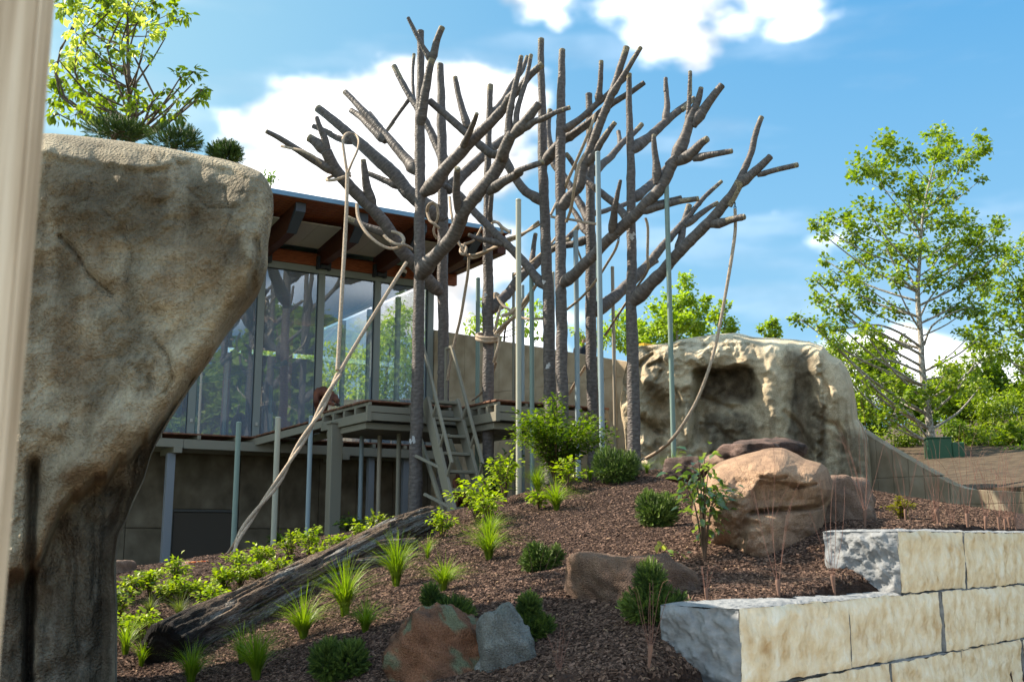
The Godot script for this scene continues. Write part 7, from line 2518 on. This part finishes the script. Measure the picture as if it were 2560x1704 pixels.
# a hand with four fingers and a thumb that leaves the side of the palm, fingers closed over an edge
func hand(o: Node3D, wrist: Vector3, dir: Vector3, s: float) -> void:
	var d := dir.normalized()
	var side := d.cross(Vector3.UP).normalized()
	var down := side.cross(d).normalized()
	if down.y > 0.0:
		down = -down
	var r := 0.012 * s
	var bones := [[wrist, wrist + d * 0.085 * s, 0.03 * s, 0.032 * s]]
	for k in 4:
		var b := wrist + (d * 0.085 + side * (k - 1.5) * 0.021) * s
		var l: float = [0.055, 0.066, 0.064, 0.05][k]
		var m := b + (d * l * 0.6 + down * 0.006) * s
		bones.append([b, m, r, r * 0.95])
		bones.append([m, b + (d * l * 0.85 + down * 0.045) * s, r * 0.95, r * 0.8])
	var t := wrist + (d * 0.05 - side * 0.055 + down * 0.01) * s
	bones.append([wrist + (d * 0.025 - side * 0.025) * s, t, r, r * 0.85])
	bones.append([t, wrist + (d * 0.078 - side * 0.05 + down * 0.03) * s, r * 0.85, r * 0.7])
	var c := func(_p): return Color(0.05, 0.032, 0.026)
	part("hand", skin(bones, 0.007 * s, 0.005 * s, c), M.fur, o, true)


func build_person() -> void:
	var head := at(1457, 853, 28.0)
	var foot := head - Vector3(0, 1.54, 0)
	var o := thing("person", "person with dark tied back hair and navy jacket looking over the concrete wall", "person", foot)
	var p := func(x: float, y: float, zz: float) -> Vector3: return foot + Vector3(x, y, zz)
	var flesh := func(q: Vector3) -> Color: return Color(0.42, 0.24, 0.16)
	var navy := func(q: Vector3) -> Color: return Color(0.012, 0.016, 0.03)
	var denim := func(q: Vector3) -> Color: return Color(0.03, 0.04, 0.07)
	# head and neck: brow, cheeks, jaw, nose, lips, ears
	var bones := [[p.call(0, 1.57, -0.01), p.call(0, 1.585, -0.03), 0.085, 0.083], [p.call(0, 1.53, 0.02), p.call(0, 1.50, 0.035), 0.062, 0.045], [p.call(0, 1.545, 0.092), p.call(0, 1.518, 0.105), 0.010, 0.014], [p.call(-0.018, 1.482, 0.082), p.call(0.018, 1.482, 0.082), 0.009, 0.009],
		[p.call(-0.04, 1.57, 0.066), p.call(0.04, 1.57, 0.066), 0.014, 0.014], [p.call(-0.086, 1.55, -0.015), p.call(-0.088, 1.52, -0.012), 0.014, 0.011], [p.call(0.086, 1.55, -0.015), p.call(0.088, 1.52, -0.012), 0.014, 0.011],
		[p.call(0, 1.48, -0.02), p.call(0, 1.38, -0.03), 0.052, 0.056]]
	part("body", skin(bones, 0.009, 0.008, flesh), M.flesh, o, true)
	for s in [-1.0, 1.0]:
		var e := SphereMesh.new()
		e.radius = 0.009
		e.height = 0.018
		e.radial_segments = 10
		e.rings = 6
		own("eye", e, plain(lin(0.03, 0.02, 0.015), 0.2), o, Vector3(0.032 * s, 1.546, 0.073))
	bones = [[p.call(0, 1.60, -0.035), p.call(0, 1.625, -0.015), 0.088, 0.082], [p.call(0, 1.56, -0.075), p.call(0, 1.52, -0.075), 0.07, 0.05], [p.call(0, 1.58, -0.13), p.call(0, 1.55, -0.15), 0.035, 0.03]]
	part("hair", skin(bones, 0.012, 0.010, func(_q): return Color(0.012, 0.009, 0.008)), M.fur, o, true)
	bones = [[p.call(-0.15, 1.34, -0.02), p.call(0.15, 1.34, -0.02), 0.07, 0.07], [p.call(0, 1.30, -0.01), p.call(0, 0.98, 0.0), 0.155, 0.135], [p.call(0, 1.40, -0.025), p.call(0, 1.36, -0.02), 0.068, 0.085], [p.call(0, 0.98, 0), p.call(0, 0.82, 0), 0.14, 0.15]]
	for s in [-1.0, 1.0]:
		bones.append([p.call(0.19 * s, 1.33, -0.02), p.call(0.235 * s, 1.06, -0.03), 0.058, 0.047])
		bones.append([p.call(0.235 * s, 1.06, -0.03), p.call(0.17 * s, 0.88, 0.10), 0.045, 0.038])
	part("jacket", skin(bones, 0.022, 0.016, navy), M.flesh, o, true)
	bones = [[p.call(-0.08, 0.84, 0), p.call(0.08, 0.84, 0), 0.12, 0.12]]
	for s in [-1.0, 1.0]:
		bones.append([p.call(0.09 * s, 0.82, 0), p.call(0.10 * s, 0.46, 0.01), 0.095, 0.065])
		bones.append([p.call(0.10 * s, 0.46, 0.01), p.call(0.10 * s, 0.08, -0.01), 0.062, 0.05])
		bones.append([p.call(0.10 * s, 0.04, -0.03), p.call(0.11 * s, 0.035, 0.13), 0.045, 0.035])
	part("trousers", skin(bones, 0.026, 0.016, denim), M.flesh, o, true)


# ---------------------------------------------------------------- smaller things
func build_small_things() -> void:
	# the timber post one stands beside
	var d0 := 0.90
	var x1 := -0.459 * (d0 + 0.034)
	var o := thing("timber_post", "pale weathered timber post close to the camera along the left edge", "post", Vector3(x1 - 0.1, 0.0, -d0))
	var g := G.new()
	post_board(g, x1 - 0.30, x1, -d0 - 0.028, -d0, -0.2, 3.6)
	part("front_board", g, M.post, o)
	for k in 4:
		g = G.new()
		post_board(g, x1 + 0.0, x1 + 0.0045, -d0 - 0.006 - k * 0.0068, -d0 - 0.0016 - k * 0.0068, -0.2, 3.6)
		part("ridge", g, M.post, o)
	g = G.new()
	var low := at(78, 1035, 0.95).y
	post_board(g, x1 - 0.26, -0.462 * (d0 + 0.085), -d0 - 0.085, -d0 - 0.030, low, 3.6)
	part("rear_board", g, M.post, o)
	# utility box on the bank
	var b := at(2323, 1168, 28.0)
	o = thing("utility_box", "dark green metal utility box on the soil bank below the sycamore", "utility box", b)
	var green := plain(lin(0.035, 0.105, 0.055), 0.45)
	var ax := Basis(Vector3.UP, deg_to_rad(-14.0))
	g = G.new()
	g.box(b + ax * Vector3(0.30, 0.36, -0.35), Vector3(0.60, 0.78, 0.7), ax, 0.02)
	part("cabinet", g, green, o)
	g = G.new()
	g.box(b + ax * Vector3(0.755, 0.30, -0.33), Vector3(0.30, 0.68, 0.62), ax, 0.02)
	part("side_cabinet", g, green, o)
	g = G.new()
	g.box(b + ax * Vector3(0.30, 0.765, -0.35), Vector3(0.63, 0.03, 0.73), ax, 0.008)
	part("lid", g, green, o)
	g = G.new()
	g.box(b + ax * Vector3(-0.012, 0.22, -0.20), Vector3(0.02, 0.08, 0.10), ax, 0.004)
	part("latch", g, M.panel, o)
	# pipe on the bank
	o = thing("pipe", "grey green pipe lying on the soil bank right of the utility box", "pipe", at(2480, 1185, 25.0))
	g = G.new()
	g.tube(PackedVector3Array([at(2436, 1184, 25.2), at(2480, 1184, 25.0), at(2526, 1185, 24.8)]), PackedFloat32Array([0.035, 0.035, 0.035]), 12)
	part("tube", g, M.pole_green, o)
	# yellow bar on the rock
	o = thing("yellow_bar", "yellow and orange bar lying on top of the cliff's left end", "bar", at(1622, 868, 18.4))
	g = G.new()
	g.beam(at(1604, 862, 18.3), at(1642, 868, 18.6), 0.12, 0.06)
	part("bar", g, plain(lin(0.75, 0.42, 0.03), 0.5), o)
	g = G.new()
	g.beam(at(1600, 868, 18.2), at(1618, 870, 18.3), 0.10, 0.05)
	part("end_block", g, plain(lin(0.10, 0.22, 0.13), 0.5), o)
	# paint patches on the trunks
	for q in [[3, 1359, 708, 16.2, 26.5, [[0, 0, 4.5]]], [6, 1578, 592, 15.2, 25.0, [[-1, 1, 6], [6, -4, 4], [2, 7, 4]]], [2, 1214, 740, 17.3, 28.0, [[0, 0, 4]]], [0, 1031, 1100, 16.9, 34.0, [[5, -2, 5.5], [6, 5, 4], [-3, 6, 3.5], [-4, 1, 2.5]]], [3, 1371, 916, 16.2, 30.0, [[-3, 3, 4.5], [1, -2, 4], [8, -5, 2.5]]]]:
		for e in q[5]:
			g = G.new()
			patch(g, at(q[1] + e[0], q[2] + e[1], q[3]), at(q[1], q[2], q[3]), e[2] * q[3] / LENS, q[4] * 0.5 * q[3] / LENS * 1.05)
			part("paint_patch", g, plain(lin(0.5, 0.5, 0.5), 0.7), climbers[q[0]])


func post_board(g: G, x0: float, x1: float, z0: float, z1: float, y0: float, y1: float) -> void:
	g.box(Vector3((x0 + x1) * 0.5, (y0 + y1) * 0.5, (z0 + z1) * 0.5), Vector3(x1 - x0, y1 - y0, z1 - z0), Basis(), 0.0012)


# a thin flake that follows the round of the trunk
func patch(g: G, c: Vector3, axis: Vector3, r: float, trunk: float) -> void:
	var n := 12
	var pts := []
	for k in n + 1:
		var a := TAU * k / n
		var rr := r * (1.0 + 0.3 * sin(a * 3.0 + c.x * 40.0)) if k < n else 0.0
		var p := c + Vector3(cos(a) * rr, sin(a) * rr * 1.25, 0)
		var x := clampf(p.x - axis.x, -trunk * 0.98, trunk * 0.98)
		p.z = axis.z + sqrt(trunk * trunk - x * x) + 0.006
		pts.append(g.vert(p))
	for k in n:
		g.tri(pts[n], pts[(k + 1) % n], pts[k])


var climbers: Array[Node3D] = []


func _ready() -> void:
	for step in [setup_view, setup_materials, setup_ground, build_rocks, build_block_wall, build_log, build_pavilion, build_decks, build_walls, build_climbing_trees, build_poles, build_ropes, build_trees, build_plants, build_figures, build_small_things, scatter_mulch]:
		step.call()
